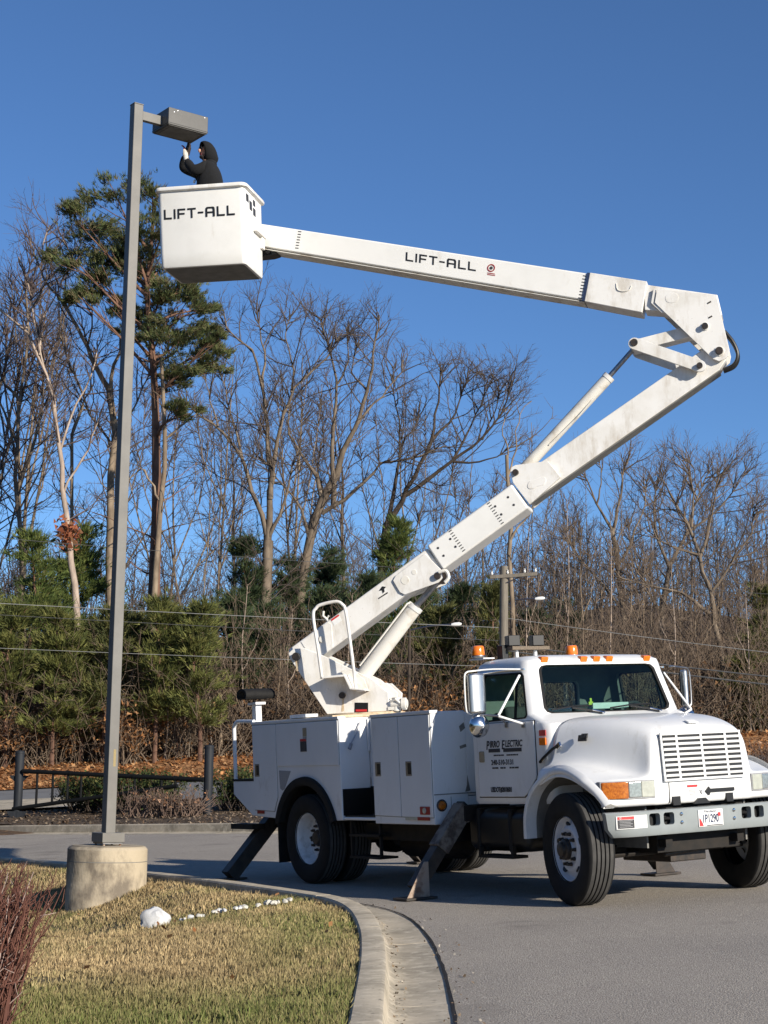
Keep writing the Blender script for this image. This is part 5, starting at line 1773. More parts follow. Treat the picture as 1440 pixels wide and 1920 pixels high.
# face details
part('nose', 'skin', worker, fn=lambda m: m.lathe([(.0, -.03), (.017, -.01), (.02, .01), (.012, .022), (0, .026)], WH(.158, 0, 1.605), Vector((0, 0, 1)), 10), smooth=60)
for b in (-.03, .03):
    part('eye', 'ink', worker, fn=lambda m, b=b: m.lathe([(0, -.01), (.008, -.006), (.010, 0), (.008, .006), (0, .01)], WH(.142, b, 1.637), Vector((0, 0, 1)), 10), smooth=60)
    part('brow', 'ink', worker, fn=lambda m, b=b: m.tube([WH(.148, b - .016, 1.652), WH(.152, b, 1.657), WH(.148, b + .016, 1.652)], .005, 6), smooth=60)
part('mouth', 'glove_red', worker, fn=lambda m: m.tube([WH(.142, -.022, 1.558), WH(.148, 0, 1.557), WH(.142, .022, 1.558)], .005, 6), smooth=60)
part('beard', 'glove_dark', worker, fn=lambda m: m.lathe([(0, -.03), (.035, -.02), (.045, 0), (.03, .018), (0, .022)], WH(.112, 0, 1.535), Vector((0, 0, 1)), 12), smooth=60)


def hand(name, palm, wrist, fdir, side, mat, mat_tip, curl):
    """palm with four fingers and a thumb, each a short jointed chain"""
    p, wv, f_, sd_ = Vector(palm), Vector(wrist), Vector(fdir).normalized(), Vector(side).normalized()
    nrm = f_.cross(sd_).normalized()
    m = MB()
    m.tube([wv, wv.lerp(p, .6), p + f_ * .02], .032, 10, True, .036)
    m.obox(p + f_ * .015, f_ * .045, sd_ * .040, nrm * .016)
    h = m.build(name, mat, worker, 60, .008)
    for k, (o, L) in enumerate(((-.030, .066), (-.010, .074), (.010, .070), (.030, .056))):
        b0 = p + f_ * .05 + sd_ * o
        c1_ = b0 + f_ * (L * .5)
        c2_ = c1_ + (f_ * cos(curl) + nrm * sin(curl)) * (L * .35)
        c3_ = c2_ + (f_ * cos(2 * curl) + nrm * sin(2 * curl)) * (L * .3)
        MB().tube([b0 - f_ * .015, b0, c1_, c2_, c3_], .0095, 8, True, .0075).build('finger', mat_tip, h, 60)
    t0 = p - f_ * .015 + sd_ * .036
    MB().tube([t0, t0 + sd_ * .022 + f_ * .022, t0 + sd_ * .028 + f_ * .052 + nrm * .012], .011, 8, True, .009).build('thumb', mat_tip, h, 60)
    return h


hand('glove', W(.288, -.165, 1.545), W(.265, -.178, 1.455), (hL * .12 + Vector((0, 0, 1))), dA, 'glove', 'glove_red', .5)
hand('glove', W(.318, .02, 1.695), W(.345, .04, 1.61), (hL * -.15 + Vector((0, 0, 1)) + dA * -.1), -dA, 'glove_dark', 'glove_dark', .55)
part('screwdriver', 'black_paint', worker, fn=lambda m: (m.tube([W(.292, -.15, 1.59), W(.290, -.10, 1.67)], .012, 8), m.tube([W(.290, -.10, 1.67), W(.290, -.08, 1.73)], .005, 6)))
for a, b, c, sz in ((.165, -.20, 1.32, .02), (.21, -.07, 1.20, .026)):
    part('shirt_print', 'white_print', worker, fn=lambda m, a=a, b=b, c=c, sz=sz: m.lathe([(sz, -.004), (sz, .003), (0, .006)], W(a - .09 if c > 1.3 else a - .03, b + (.0 if c > 1.3 else -.02), c), W(.55, -.8, .1), 10))

# ------------------------------------------------------------------ parking lot lamp
PX, PY = -3.19, 20.30
lamp = empty('parking_lot_lamp', (PX, PY, 0.22))
setp(lamp, 'tall grey square lamp post with boxy lamp head, bolted to a concrete base', 'lamp post')
AD = Vector((.81, .586, 0)).normalized()
AP = Vector((-AD.y, AD.x, 0))
L0 = lambda v: Vector(v)


def lbox(name, c, a, b, h, mat, parent=lamp, bevel=.006):
    return MB().obox(c, AD * a, AP * b, (0, 0, h)).build(name, mat, parent, 35, bevel)


pole = lbox('pole', (0, 0, 4.60), .0635, .0635, 4.55, 'lamp_grey', lamp, .010)
lbox('pole_cap', (0, 0, 9.155), .066, .066, .006, 'lamp_grey', pole, .003)
lbox('base_cover', (0, 0, .095), .145, .145, .055, 'lamp_grey', lamp, .006)
lbox('base_plate', (0, 0, .03), .13, .13, .010, 'steel', lamp, .003)
for a in (-1, 1):
    for b in (-1, 1):
        MB().cyl(AD * (a * .105) + AP * (b * .105) + Vector((0, 0, 0)), AD * (a * .105) + AP * (b * .105) + Vector((0, 0, .05)), .014, n=6).build('anchor_bolt', 'rust_steel', lamp, 30)
lbox('worn_patch', AP * -.0638 + Vector((0, 0, 1.02)) + AD * .012, .016, .001, .10, 'primer', pole, 0)
lbox('lamp_arm', AD * .24 + Vector((0, 0, 9.025)), .19, .035, .058, 'lamp_grey', lamp, .004)
hdz = 9.04
head = lbox('lamp_head', AD * .625 + Vector((0, 0, hdz)), .285, .215, .112, 'lamp_head_grey', lamp, .008)
lbox('head_seam', AD * .625 + Vector((0, 0, hdz - .09)), .2875, .2175, .003, 'black_paint', head, 0)
lbox('lens_frame', AD * .625 + Vector((0, 0, hdz - .114)), .27, .20, .006, 'lamp_head_grey', head, .002)
lbox('lens', AD * .625 + Vector((0, 0, hdz - .119)), .225, .165, .004, 'grey_stain_shade', head, .002)
part('screw', 'steel', head, fn=lambda m: [m.lathe([(.010, 0), (.008, .004), (0, .005)], AD * a + AP * -.215 + Vector((0, 0, z)), -AP, 8) for a, z in ((.42, hdz + .06), (.86, hdz + .09), (.47, hdz + .088))])
m = MB()
prof_b = [(0, .5), (.40, .50), (.442, .49), (.466, .462), (.468, .2), (.466, -.02), (.470, -.025), (.470, -.40), (0, -.40)]
m.lathe([(r, h - .28) for r, h in prof_b if r > 0][0:1] + [(r, h - .28) for r, h in prof_b if r > 0], (0, 0, 0), (0, 0, 1), 48)
cb = m.build('concrete_base', 'concrete_base', None, 40)
cb.location = (PX, PY, 0.0)
m2 = MB().disc((0, 0, .2205), (0, 0, 1), .42, 48)
m2.build('base_top', 'concrete_base', cb, 0)
part('lift_line', 'grey_stain_shade', cb, fn=lambda m: [m.lathe([(.4685, 0), (.4697, .004), (.4685, .008)], (0, 0, z), (0, 0, 1), 48) for z in (.04,)])
setp(cb, 'weathered round concrete base carrying the grey lamp post', 'concrete base')

# ------------------------------------------------------------------ stones on the lawn
random.seed(8)


def stone(name, loc, sx, sy, sz, mat, jag=.25, sub=2):
    bm = bmesh.new()
    bmesh.ops.create_icosphere(bm, subdivisions=sub, radius=1)
    rnd = random.Random(hash((round(loc[0], 2), round(loc[1], 2))) & 0xffff)
    ph = [rnd.uniform(0, 6) for _ in range(6)]
    for v in bm.verts:
        c = v.co
        k = 1 + jag * (sin(3 * c.x + ph[0]) * sin(3.3 * c.y + ph[1]) + .6 * sin(6 * c.z + ph[2]) * sin(5 * c.x + ph[3])) * .5 + rnd.uniform(-.06, .06)
        v.co = Vector((c.x * sx * k, c.y * sy * k, max(c.z, -.5) * sz * k))
    me = bpy.data.meshes.new(name)
    bm.to_mesh(me)
    bm.free()
    me.materials.append(MATS[mat])
    me.shade_smooth()
    me.set_sharp_from_angle(angle=radians(28))
    o = mesh_obj(name, me)
    o.location = loc
    return o


def gpt(x, y, dz=0):
    return (x, y, islandz(x, y) + dz)


rk = stone('white_rock', gpt(-1.96, 15.3, .075), .125, .10, .125, 'stone_white', .28, 3)
rk.rotation_euler = (0.25, .30, .4)
setp(rk, 'large jagged white rock lying alone at the left end of the stone row', 'rock')
ORD = ['first', 'second', 'third', 'fourth', 'fifth', 'sixth', 'seventh', 'eighth', 'ninth', 'tenth', 'eleventh', 'twelfth', 'thirteenth', 'fourteenth', 'fifteenth', 'sixteenth', 'seventeenth', 'eighteenth', 'nineteenth', 'twentieth', 'twenty-first', 'twenty-second']
A_, B_ = Vector((-1.78, 15.45)), Vector((-.84, 16.45))
n_s = 22
for k in range(n_s):
    t = k / (n_s - 1)
    p = A_.lerp(B_, t) + Vector((random.uniform(-.04, .04), random.uniform(-.10, .10)))
    sz = random.uniform(.015, .028) * (.75 + .55 * t)
    s_ = stone('stone', gpt(p.x, p.y, .025 + sz * .45), sz * random.uniform(1.1, 1.8), sz * random.uniform(.9, 1.4), sz, 'stone_white' if random.random() < .45 else 'stone_small', .4, 2)
    s_.rotation_euler = (0, 0, random.uniform(0, 3))
    setp(s_, 'small pale stone on the lawn, %s from the left in its row' % ORD[k], 'stone', 'stones in the row on the lawn')

# ------------------------------------------------------------------ barrier gate
def post(x, y, z, h, label):
    o = empty('gate_post', (x, y, z))
    setp(o, label, 'post', 'posts of the barrier gate')
    MB().lathe([(.108, -.3), (.108, h - .02), (.10, h), (0.0, h + .012)], (0, 0, 0), (0, 0, 1), 20).build('shaft', 'post_metal', o, 40)
    MB().lathe([(.112, h - .06), (.114, h - .02), (.09, h + .012), (0, h + .022)], (0, 0, 0), (0, 0, 1), 20).build('cap', 'post_metal', o, 40)
    return o


gp = post(-8.84, 42, mulchz(-8.84, 42) - .05, 1.62, 'dark steel gate post at the hinged end with triangular brackets')
MB().prism([(-.24, 1.03), (-.10, 1.03), (-.10, .88)], lambda a, b, t: (a, -.03 + .06 * t, b), 0, 1).build('hinge_bracket', 'post_metal', gp, 30)
MB().prism([(.24, 1.03), (.10, 1.03), (.10, .88)], lambda a, b, t: (a, -.03 + .06 * t, b), 0, 1).build('hinge_bracket', 'post_metal', gp, 30)
MB().prism([(-.24, .17), (.26, .17), (.14, -.02), (-.14, -.02)], lambda a, b, t: (a, -.12 + .06 * t, b), 0, 1).build('hinge_bracket', 'post_metal', gp, 30)
post(-4.0, 40, mulchz(-4, 40) - .05, 1.62, 'dark steel gate post receiving the free end of the barrier')
GA, GB = Vector((-8.73, 41.88, 1.0)), Vector((-4.10, 39.95, .87))
gate = empty('barrier_gate', (-8.73, 41.88, .05))
setp(gate, 'low black swing barrier gate with tapering lower rail and upright bars', 'gate')
g0 = Vector((-8.73, 41.88, .05))
gd_ = GB - GA
part('top_rail', 'gate_metal', gate, fn=lambda m: m.tube([GA - g0, GB - g0], .055, 10))
lowA, lowB = Vector((-8.95, 41.97, .08)), GA + gd_ * .86 - Vector((0, 0, .17))
part('lower_rail', 'gate_metal', gate, fn=lambda m: m.tube([lowA - g0, lowB - g0], .05, 10))
for f_ in (.085, .175, .26, .335, .63, .775, .85):
    tp = GA + gd_ * f_
    k = (f_ + .02) / .88
    bt = lowA.lerp(lowB, k)
    if f_ > .8: bt = bt - Vector((0, 0, .12))
    part('upright', 'gate_metal', gate, fn=lambda m, tp=tp, bt=bt: m.tube([tp - g0, Vector((tp.x, tp.y, bt.z)) - g0], .03, 8))
for a in (.27, .62, .84, .87):
    part('collar', 'gate_metal', gate, fn=lambda m: m.tube([GA + gd_ * a - g0, GA + gd_ * (a + .012) - g0], .062, 10))

# ------------------------------------------------------------------ utility pole, street lamps and wires
up_ = empty('utility_pole', (3.74, 52, groundz(3.74, 52)))
setp(up_, 'pale wooden utility pole with a crossarm standing beyond the truck cab', 'utility pole')
uz = groundz(3.74, 52)
part('pole', 'old_wood', up_, fn=lambda m: m.tube([(0, 0, -.5), (0, 0, 7.45 - uz)], .155, 12, True, .125))
part('crossarm', 'old_wood', up_, fn=lambda m: m.obox((.28, -.14, 7.15 - uz), (.72, -.1, .05), (0, .05, 0), (0, 0, .055)), bevel=.01)
for x in (-.38, .1, .62, .95):
    part('insulator', 'lamp_white', up_, fn=lambda m: m.lathe([(.03, 0), (.045, .04), (.02, .08), (.04, .11), (0, .13)], (x, -.14 - (x - .28) * .14, 7.22 - uz + (x - .28) * .07), (0, 0, 1), 10))
part('pole_bracket', 'steel', up_, fn=lambda m: m.tube([(0, -.1, 6.9 - uz), (.5, -.14, 7.12 - uz)], .02, 6))


def street_lamp(x, y, zt, flip, label):
    z0_ = groundz(x, y)
    o = empty('street_lamp', (x, y, z0_))
    setp(o, label, 'street lamp', 'street lamps along the far road')
    h = zt - z0_
    part('pole', 'bark_dark', o, fn=lambda m: m.tube([(-flip * 1.5, .3, -.3), (-flip * 1.5, .3, h - .15)], .07, 8, True, .045))
    part('arm', 'steel', o, fn=lambda m: m.tube(spline([(-flip * 1.5, .3, h - .2), (-flip * 1.0, .2, h - .08), (-flip * .5, .1, h - .02), (0, 0, h)], 4), .03, 6))
    part('lamp_head', 'lamp_white', o, fn=lambda m: m.lathe([(0, -.2), (.045, -.18), (.07, -.07), (.065, .09), (.03, .17), (0, .18)], (flip * .10, 0, h + .01), (flip, 0, .12), 12), smooth=50)
    return o


street_lamp(2.45, 58, 6.14, 1, 'street lamp with long pale arm in front of the dark evergreens')
street_lamp(5.50, 60, 7.28, 1, 'street lamp head just right of the utility pole')


def wire(a, b, sag, r, mat, label):
    a, b = Vector(a), Vector(b)
    pts = [a.lerp(b, k / 16) - Vector((0, 0, sag * 4 * (k / 16) * (1 - k / 16))) for k in range(17)]
    o = MB().tube([p - a for p in pts], r, 5).build('overhead_wire', mat, None, 60)
    o.location = a
    setp(o, label, 'wire', 'overhead wires along the road')


wire((-30, 50, 6.75), (3.65, 52, 5.55), .12, .009, 'wire_bright', 'bright upper overhead wire crossing the pines at left')
wire((-30, 50.4, 6.45), (3.65, 52, 5.15), .10, .008, 'wire', 'thin overhead wire just below the bright one at left')
wire((-30, 50.5, 5.2), (3.65, 52, 4.35), .10, .007, 'wire_bright', 'lowest overhead wire running left of the boom turret')
wire((-30, 49.0, 9.3), (3.3, 51.9, 7.22), .25, .008, 'wire', 'faint topmost overhead wire at the left')
wire((3.8, 52, 5.85), (32, 46, 3.0), .35, .009, 'wire_bright', 'upper overhead wire slanting down right of the truck cab')
wire((3.8, 52, 5.05), (32, 46, 2.95), .5, .020, 'wire', 'thick overhead cable right of the cab roof')
wire((3.8, 52, 4.85), (32, 46, 2.60), .5, .024, 'wire', 'thickest overhead cable, lowest of those right of the cab')
wire((4.6, 52, 7.28), (32, 46, 6.8), .8, .008, 'wire', 'faint topmost overhead wire at the right')
# ------------------------------------------------------------------ woods: sizes in metres, measured from each root
BARE = {
    'pale': (-11.17, 64, [([(0.0, -0.4), (-0.4, 5.9), (-0.6, 7.5), (-0.9, 9.0), (-1.1, 10.6), (-1.3, 12.3), (-1.7, 14.4), (-2.3, 16.0), (-2.9, 17.0), (-3.5, 17.5), (-4.3, 18.1)], 0.27, 0.05), ([(-2.9, 17.1), (-2.7, 17.9), (-2.2, 18.8), (-2.2, 19.3), (-2.4, 20.6), (-2.1, 21.2)], 0.07, 0.03), ([(-1.7, 14.4), (-2.1, 15.4), (-2.7, 18.2), (-3.2, 19.9)], 0.06, 0.03), ([(-1.1, 10.6), (-0.3, 12.1), (0.2, 13.6)], 0.07, 0.03), ([(-1.3, 12.3), (-0.8, 14.0), (-0.3, 15.2), (-0.1, 16.5)], 0.07, 0.03), ([(-2.3, 16.0), (-2.4, 17.3), (-1.9, 18.6), (-1.5, 19.9)], 0.06, 0.02)]),
    'leader': (-10.43, 66, [([(-0.1, -0.4), (-0.2, 6.0), (-0.4, 10.1), (-0.3, 13.0), (-0.5, 14.8)], 0.24, 0.16), ([(-0.5, 14.8), (-1.0, 15.6), (-1.5, 16.7), (-2.3, 18.0), (-2.8, 18.8), (-3.3, 19.2), (-3.9, 20.4), (-4.2, 21.5)], 0.14, 0.03), ([(-0.5, 14.8), (-0.4, 15.6), (-0.1, 16.7), (0.0, 18.0), (0.6, 19.5)], 0.11, 0.03), ([(-2.3, 18.0), (-2.6, 19.3), (-2.5, 20.6), (-2.9, 21.5)], 0.06, 0.02), ([(-1.5, 16.7), (-1.3, 18.0), (-1.5, 19.3)], 0.06, 0.02), ([(-0.3, 13.0), (0.6, 14.3), (1.2, 15.6)], 0.07, 0.03)]),
    'leftdark': (-14.96, 72, [([(0.1, -0.4), (-0.4, 7.4), (-0.6, 10.0), (-0.9, 12.1), (-0.9, 13.7), (-0.9, 15.6), (-0.7, 17.3), (-0.6, 19.2), (-0.9, 21.1)], 0.24, 0.05), ([(-0.9, 13.7), (-1.7, 15.3), (-2.3, 16.8)], 0.1, 0.04), ([(-0.9, 15.6), (-1.6, 16.3), (-2.2, 18.2)], 0.1, 0.03), ([(-0.7, 12.1), (-0.1, 13.9), (0.2, 15.8), (-0.0, 17.7)], 0.09, 0.03), ([(-0.9, 13.0), (-1.3, 14.4), (-1.6, 16.8), (-1.5, 18.7)], 0.08, 0.03)]),
    'forked': (-12.12, 68, [([(0.0, -0.4), (-0.4, 7.2), (-0.6, 11.5), (-0.7, 13.8), (-0.6, 14.4), (-0.3, 14.7)], 0.11, 0.08), ([(1.6, -0.4), (1.1, 9.4), (0.9, 12.9), (0.3, 13.9), (-0.3, 14.7), (-0.6, 15.6), (-1.4, 17.2), (-1.8, 18.2)], 0.16, 0.04), ([(-0.3, 14.7), (0.1, 15.6), (0.1, 16.9)], 0.05, 0.02), ([(-1.4, 17.2), (-1.7, 18.7), (-1.3, 20.1)], 0.05, 0.02)]),
    'oak': (-4.63, 70, [([(-0.0, -0.4), (-0.2, 4.7), (-0.2, 7.0), (-0.2, 8.9)], 0.34, 0.26), ([(-0.2, 8.9), (-0.4, 9.9), (-0.9, 10.9), (-1.3, 12.3), (-2.3, 13.5), (-3.1, 14.0), (-3.8, 14.6)], 0.16, 0.04), ([(-0.2, 8.9), (-0.1, 10.6), (-0.2, 12.5), (-0.4, 14.4), (-0.5, 15.2), (-0.9, 16.7), (-2.0, 17.5), (-2.2, 18.3)], 0.2, 0.03), ([(-0.1, 10.6), (-0.0, 12.3), (0.3, 13.7), (0.7, 15.0), (1.3, 15.7), (2.1, 16.4), (2.7, 17.5)], 0.15, 0.03), ([(-0.5, 15.2), (-0.4, 16.5), (-0.7, 17.9), (-0.8, 18.6)], 0.09, 0.02), ([(0.7, 15.0), (0.7, 16.3), (0.4, 17.4), (0.5, 18.4)], 0.08, 0.02), ([(-1.3, 12.3), (-1.7, 13.7), (-2.1, 15.3), (-2.5, 16.4)], 0.08, 0.02), ([(-0.2, 8.9), (0.4, 10.1), (0.7, 11.4), (1.0, 12.6)], 0.12, 0.03), ([(-2.3, 13.5), (-2.8, 15.1), (-3.1, 16.0)], 0.06, 0.02)]),
    'burl': (-3.08, 72, [([(-0.3, -0.4), (-0.3, 3.6), (-0.4, 7.0), (-0.1, 9.2), (0.4, 10.8), (1.0, 11.8)], 0.3, 0.22), ([(1.0, 11.8), (1.2, 12.7), (1.8, 13.9), (2.3, 15.4), (2.5, 16.4), (2.6, 17.7), (2.8, 18.6)], 0.19, 0.03), ([(0.4, 10.8), (0.1, 11.9), (-0.5, 12.7), (-1.2, 13.9), (-1.1, 15.3)], 0.14, 0.03), ([(0.9, 10.4), (0.8, 12.7), (1.0, 15.7), (0.6, 17.2), (0.2, 18.5)], 0.16, 0.03), ([(0.4, 10.2), (1.4, 10.8), (2.5, 11.8), (2.9, 12.3), (4.4, 12.5), (5.6, 13.0)], 0.13, 0.03), ([(1.8, 13.9), (2.3, 14.7), (3.0, 15.4), (3.7, 16.4), (3.9, 17.3)], 0.09, 0.02), ([(1.0, 15.7), (1.5, 16.8), (1.3, 18.2)], 0.07, 0.02), ([(-0.1, 9.2), (-0.6, 10.7), (-1.5, 11.6), (-2.3, 12.7)], 0.1, 0.03), ([(2.3, 15.4), (1.6, 16.3), (1.8, 17.8)], 0.07, 0.02)]),
    'arching': (0.06, 74, [([(-0.3, -0.4), (-0.3, 4.6), (-0.1, 8.1), (0.1, 9.8)], 0.3, 0.22), ([(0.1, 9.8), (0.4, 11.4), (0.6, 12.8), (0.8, 13.7), (1.2, 14.0), (1.5, 15.1)], 0.15, 0.03), ([(0.1, 9.8), (0.8, 11.0), (1.5, 12.3), (2.0, 13.4), (2.1, 14.6), (2.3, 15.6), (2.5, 16.8)], 0.17, 0.03), ([(0.8, 11.0), (1.7, 11.6), (2.9, 12.5), (4.2, 13.4), (5.0, 14.5), (5.4, 15.7)], 0.14, 0.03), ([(2.9, 12.5), (3.9, 12.4), (4.9, 12.7), (5.5, 13.1)], 0.08, 0.02), ([(2.0, 13.4), (3.0, 14.6), (3.4, 16.1), (3.7, 16.8)], 0.1, 0.02), ([(2.9, 12.5), (3.7, 14.2), (4.3, 15.4), (4.4, 16.6)], 0.09, 0.02), ([(0.6, 12.8), (0.5, 14.6), (0.2, 16.0), (0.3, 17.0)], 0.08, 0.02), ([(4.2, 13.4), (4.8, 14.9), (4.9, 16.1)], 0.06, 0.02)]),
    'dead': (4.27, 55, [([(0.0, -0.4), (0.0, 4.3), (-0.1, 6.2), (-0.1, 7.5), (-0.1, 8.3), (-0.2, 9.6), (-0.2, 10.3)], 0.14, 0.07), ([(-0.1, 7.5), (0.2, 7.9), (0.6, 8.5), (1.0, 8.9), (1.2, 9.4)], 0.06, 0.02), ([(-0.2, 9.6), (0.1, 10.7), (0.1, 11.6), (0.4, 12.1), (0.6, 12.2)], 0.05, 0.015), ([(-0.2, 10.3), (-0.4, 11.2), (-0.3, 11.9)], 0.04, 0.015)]),
    'leaning': (13.32, 66, [([(0.3, -0.4), (0.1, 2.2), (-0.2, 4.1), (-0.5, 5.7), (-0.9, 7.1), (-1.2, 8.3), (-1.6, 8.9), (-2.1, 9.7)], 0.24, 0.05), ([(-0.9, 7.2), (-1.8, 7.5), (-2.3, 7.7), (-2.9, 8.2)], 0.09, 0.02), ([(-0.5, 4.9), (-1.6, 5.7), (-2.6, 5.9), (-3.5, 6.1), (-4.3, 6.3)], 0.11, 0.02), ([(-0.9, 7.1), (-0.5, 8.2), (-0.3, 9.5), (-0.1, 10.4)], 0.1, 0.02), ([(-1.2, 8.3), (-1.1, 9.5), (-1.3, 10.6)], 0.08, 0.02), ([(-0.5, 5.7), (0.3, 6.8), (1.0, 8.0), (1.2, 9.1)], 0.09, 0.02)]),
    'rightpair': (10.66, 74, [([(0.1, -0.4), (0.1, 2.9), (-0.1, 5.5), (-0.3, 7.4), (-0.5, 9.0)], 0.22, 0.12), ([(-0.5, 9.0), (-1.2, 10.2), (-1.7, 11.4), (-2.0, 12.1)], 0.1, 0.02), ([(-0.5, 9.0), (-0.2, 10.5), (-0.0, 11.7), (0.3, 12.5)], 0.11, 0.02), ([(-0.1, 5.5), (-1.0, 6.7), (-1.9, 7.8), (-2.6, 9.2)], 0.1, 0.02), ([(-0.3, 7.4), (0.5, 8.8), (1.0, 10.3), (1.1, 11.5)], 0.1, 0.02), ([(-1.2, 10.2), (-1.0, 11.4), (-1.1, 12.4)], 0.06, 0.02)]),
    'rightback': (12.61, 76, [([(-0.1, -0.4), (-0.1, 2.9), (-0.1, 5.3), (0.3, 7.4)], 0.22, 0.14), ([(0.3, 7.4), (-0.3, 8.9), (-0.4, 10.6), (0.0, 11.8)], 0.11, 0.02), ([(0.3, 7.4), (1.1, 8.9), (1.7, 10.6), (2.2, 11.9)], 0.12, 0.02), ([(1.1, 8.9), (2.4, 9.9), (3.4, 11.1), (3.8, 11.9)], 0.09, 0.02), ([(-0.1, 5.3), (-0.8, 6.4), (-1.2, 7.9), (-1.5, 9.4)], 0.08, 0.02), ([(1.7, 10.6), (1.5, 11.9), (1.2, 12.4)], 0.05, 0.02)]),
}
PINE_CLUMPS = [(-2.9, 20.8, 0.89), (-2.1, 21.5, 0.79), (-0.8, 21.8, 0.69), (-3.2, 20.1, 0.79), (-2.3, 19.8, 0.79), (-1.6, 20.4, 0.79), (-0.4, 20.2, 0.79), (-3.6, 19.1, 0.6), (-2.7, 18.5, 0.69), (-0.5, 18.3, 0.79), (0.3, 18.2, 0.69), (0.6, 17.2, 0.79), (-0.2, 16.6, 0.89), (0.4, 16.0, 0.79), (1.6, 15.6, 0.6), (-1.3, 17.0, 0.5), (-2.3, 17.8, 0.5), (0.2, 14.9, 0.6), (0.6, 13.1, 0.4), (-3.5, 17.8, 0.4), (1.2, 16.2, 0.5), (-0.7, 19.5, 0.69), (-1.6, 19.5, 0.6), (1.0, 17.9, 0.4), (1.7, 16.2, 0.3)]
PINE_TRUNK = [(0.0, 0.0), (-0.3, 6.1), (-0.3, 9.7), (-0.4, 11.8), (-0.5, 13.8), (-0.7, 15.9), (-1.0, 18.0), (-0.9, 19.8), (-0.8, 21.9)]; PINE_POS = (-8.25, 63)
SNAG = (-8.03, 62.5, [([(-0.4, 0.1), (-0.5, 6.1), (-0.3, 9.7), (-0.2, 12.7), (-0.4, 14.6), (-0.5, 15.4)], 0.22, 0.08), ([(-0.3, 9.9), (-1.0, 11.3), (-1.6, 10.7)], 0.07, 0.03), ([(-0.3, 12.2), (0.5, 13.0), (1.2, 13.6)], 0.07, 0.02)])
EVERGREENS = [
    (-13.41, 64.0, 8.9, 2.4, 3.4, 0),
    (-11.96, 66.0, 9.5, 2.9, 3.3, 0),
    (-13.12, 60.0, 6.1, 2.3, 2.8, 1),
    (-11.40, 59.5, 5.8, 1.4, 2.6, 1),
    (-9.70, 60.0, 5.8, 2.2, 2.3, 2),
    (-7.85, 59.5, 6.0, 1.7, 2.6, 1),
    (-6.19, 59.0, 5.8, 1.5, 2.2, 1),
    (-7.16, 61.0, 5.5, 2.0, 2.1, 2),
    (-5.76, 70.0, 8.9, 3.9, 2.6, 3),
    (-4.08, 72.0, 8.2, 3.8, 2.5, 3),
    (0.45, 70.0, 9.4, 2.7, 2.6, 0),
    (-0.80, 66.0, 6.9, 2.0, 2.3, 3),
    (2.21, 62.0, 5.4, 1.9, 2.3, 2),
    (3.84, 60.0, 6.2, 3.1, 1.7, 2),
    (14.78, 66.0, 5.6, 1.1, 2.3, 2),
    (13.25, 62.0, 3.0, 0.2, 1.8, 1),
    (-2.53, 68.0, 6.5, 1.8, 2.6, 3),
    (-14.89, 62.0, 7.3, 1.9, 2.9, 1),
    (7.78, 74.0, 5.9, 2.1, 2.3, 3),
    (-5.62, 64.0, 6.3, 2.1, 2.4, 3),
    (-4.60, 67.0, 6.1, 1.9, 2.5, 3),
    (-2.32, 74.0, 8.5, 2.8, 2.6, 3),
    (1.64, 72.0, 7.2, 2.2, 2.7, 3),
    (3.49, 75.0, 6.9, 2.3, 2.6, 3),
    (-8.99, 61.0, 5.5, 1.5, 2.5, 2),
    (-10.61, 60.5, 5.0, 1.3, 2.5, 2),
    (6.26, 70.0, 5.3, 2.0, 2.2, 3),
]
SHRUBS = [
    (-12.29, 60.0, 2.5, 2.5, 0),
    (-13.32, 60.5, 2.1, 1.9, 0),
    (-10.74, 61.0, 1.6, 1.7, 0),
    (-8.74, 60.0, 2.9, 1.5, 0),
    (-8.93, 59.5, 2.3, 1.1, 0),
    (2.81, 62.0, 3.7, 3.3, 0),
    (1.03, 60.0, 3.4, 2.3, 0),
    (4.11, 61.0, 3.2, 2.1, 1),
    (-4.76, 64.0, 4.3, 2.4, 1),
    (-3.25, 66.0, 4.6, 2.1, 1),
    (-8.30, 61.0, 2.4, 1.2, 0),
    (-0.30, 61.0, 3.4, 2.1, 1),
]
SECOND = [
    (-17.37, 74.0, 23.8, 0),
    (-16.76, 78.0, 24.5, 1),
    (-18.13, 72.0, 22.0, 2),
    (-8.83, 84.0, 20.2, 2),
    (-7.97, 90.0, 19.5, 0),
    (-4.59, 86.0, 20.3, 1),
    (-2.23, 92.0, 20.7, 0),
    (1.05, 90.0, 18.2, 1),
    (4.00, 94.0, 16.4, 2),
    (5.17, 88.0, 14.0, 0),
    (-11.19, 88.0, 19.1, 1),
    (-14.14, 92.0, 21.5, 0),
    (6.95, 78.0, 15.1, 3),
    (9.97, 92.0, 11.9, 1),
    (10.20, 82.0, 12.6, 2),
    (14.65, 90.0, 12.6, 1),
    (15.29, 84.0, 12.6, 0),
    (16.25, 82.0, 12.8, 1),
    (18.41, 86.0, 12.4, 2),
    (18.40, 80.0, 11.9, 0),
    (20.17, 82.0, 11.6, 1),
    (6.82, 84.0, 14.2, 3),
    (8.89, 90.0, 13.4, 3),
    (-7.41, 76.0, 15.7, 3),
    (-7.47, 70.0, 13.8, 3),
    (2.53, 80.0, 12.3, 3),
    (3.63, 76.0, 11.0, 3),
    (8.26, 72.0, 9.2, 3),
    (9.15, 70.0, 9.5, 3),
    (10.51, 68.0, 8.3, 3),
    (12.38, 70.0, 8.9, 3),
    (16.08, 72.0, 9.8, 3),
]
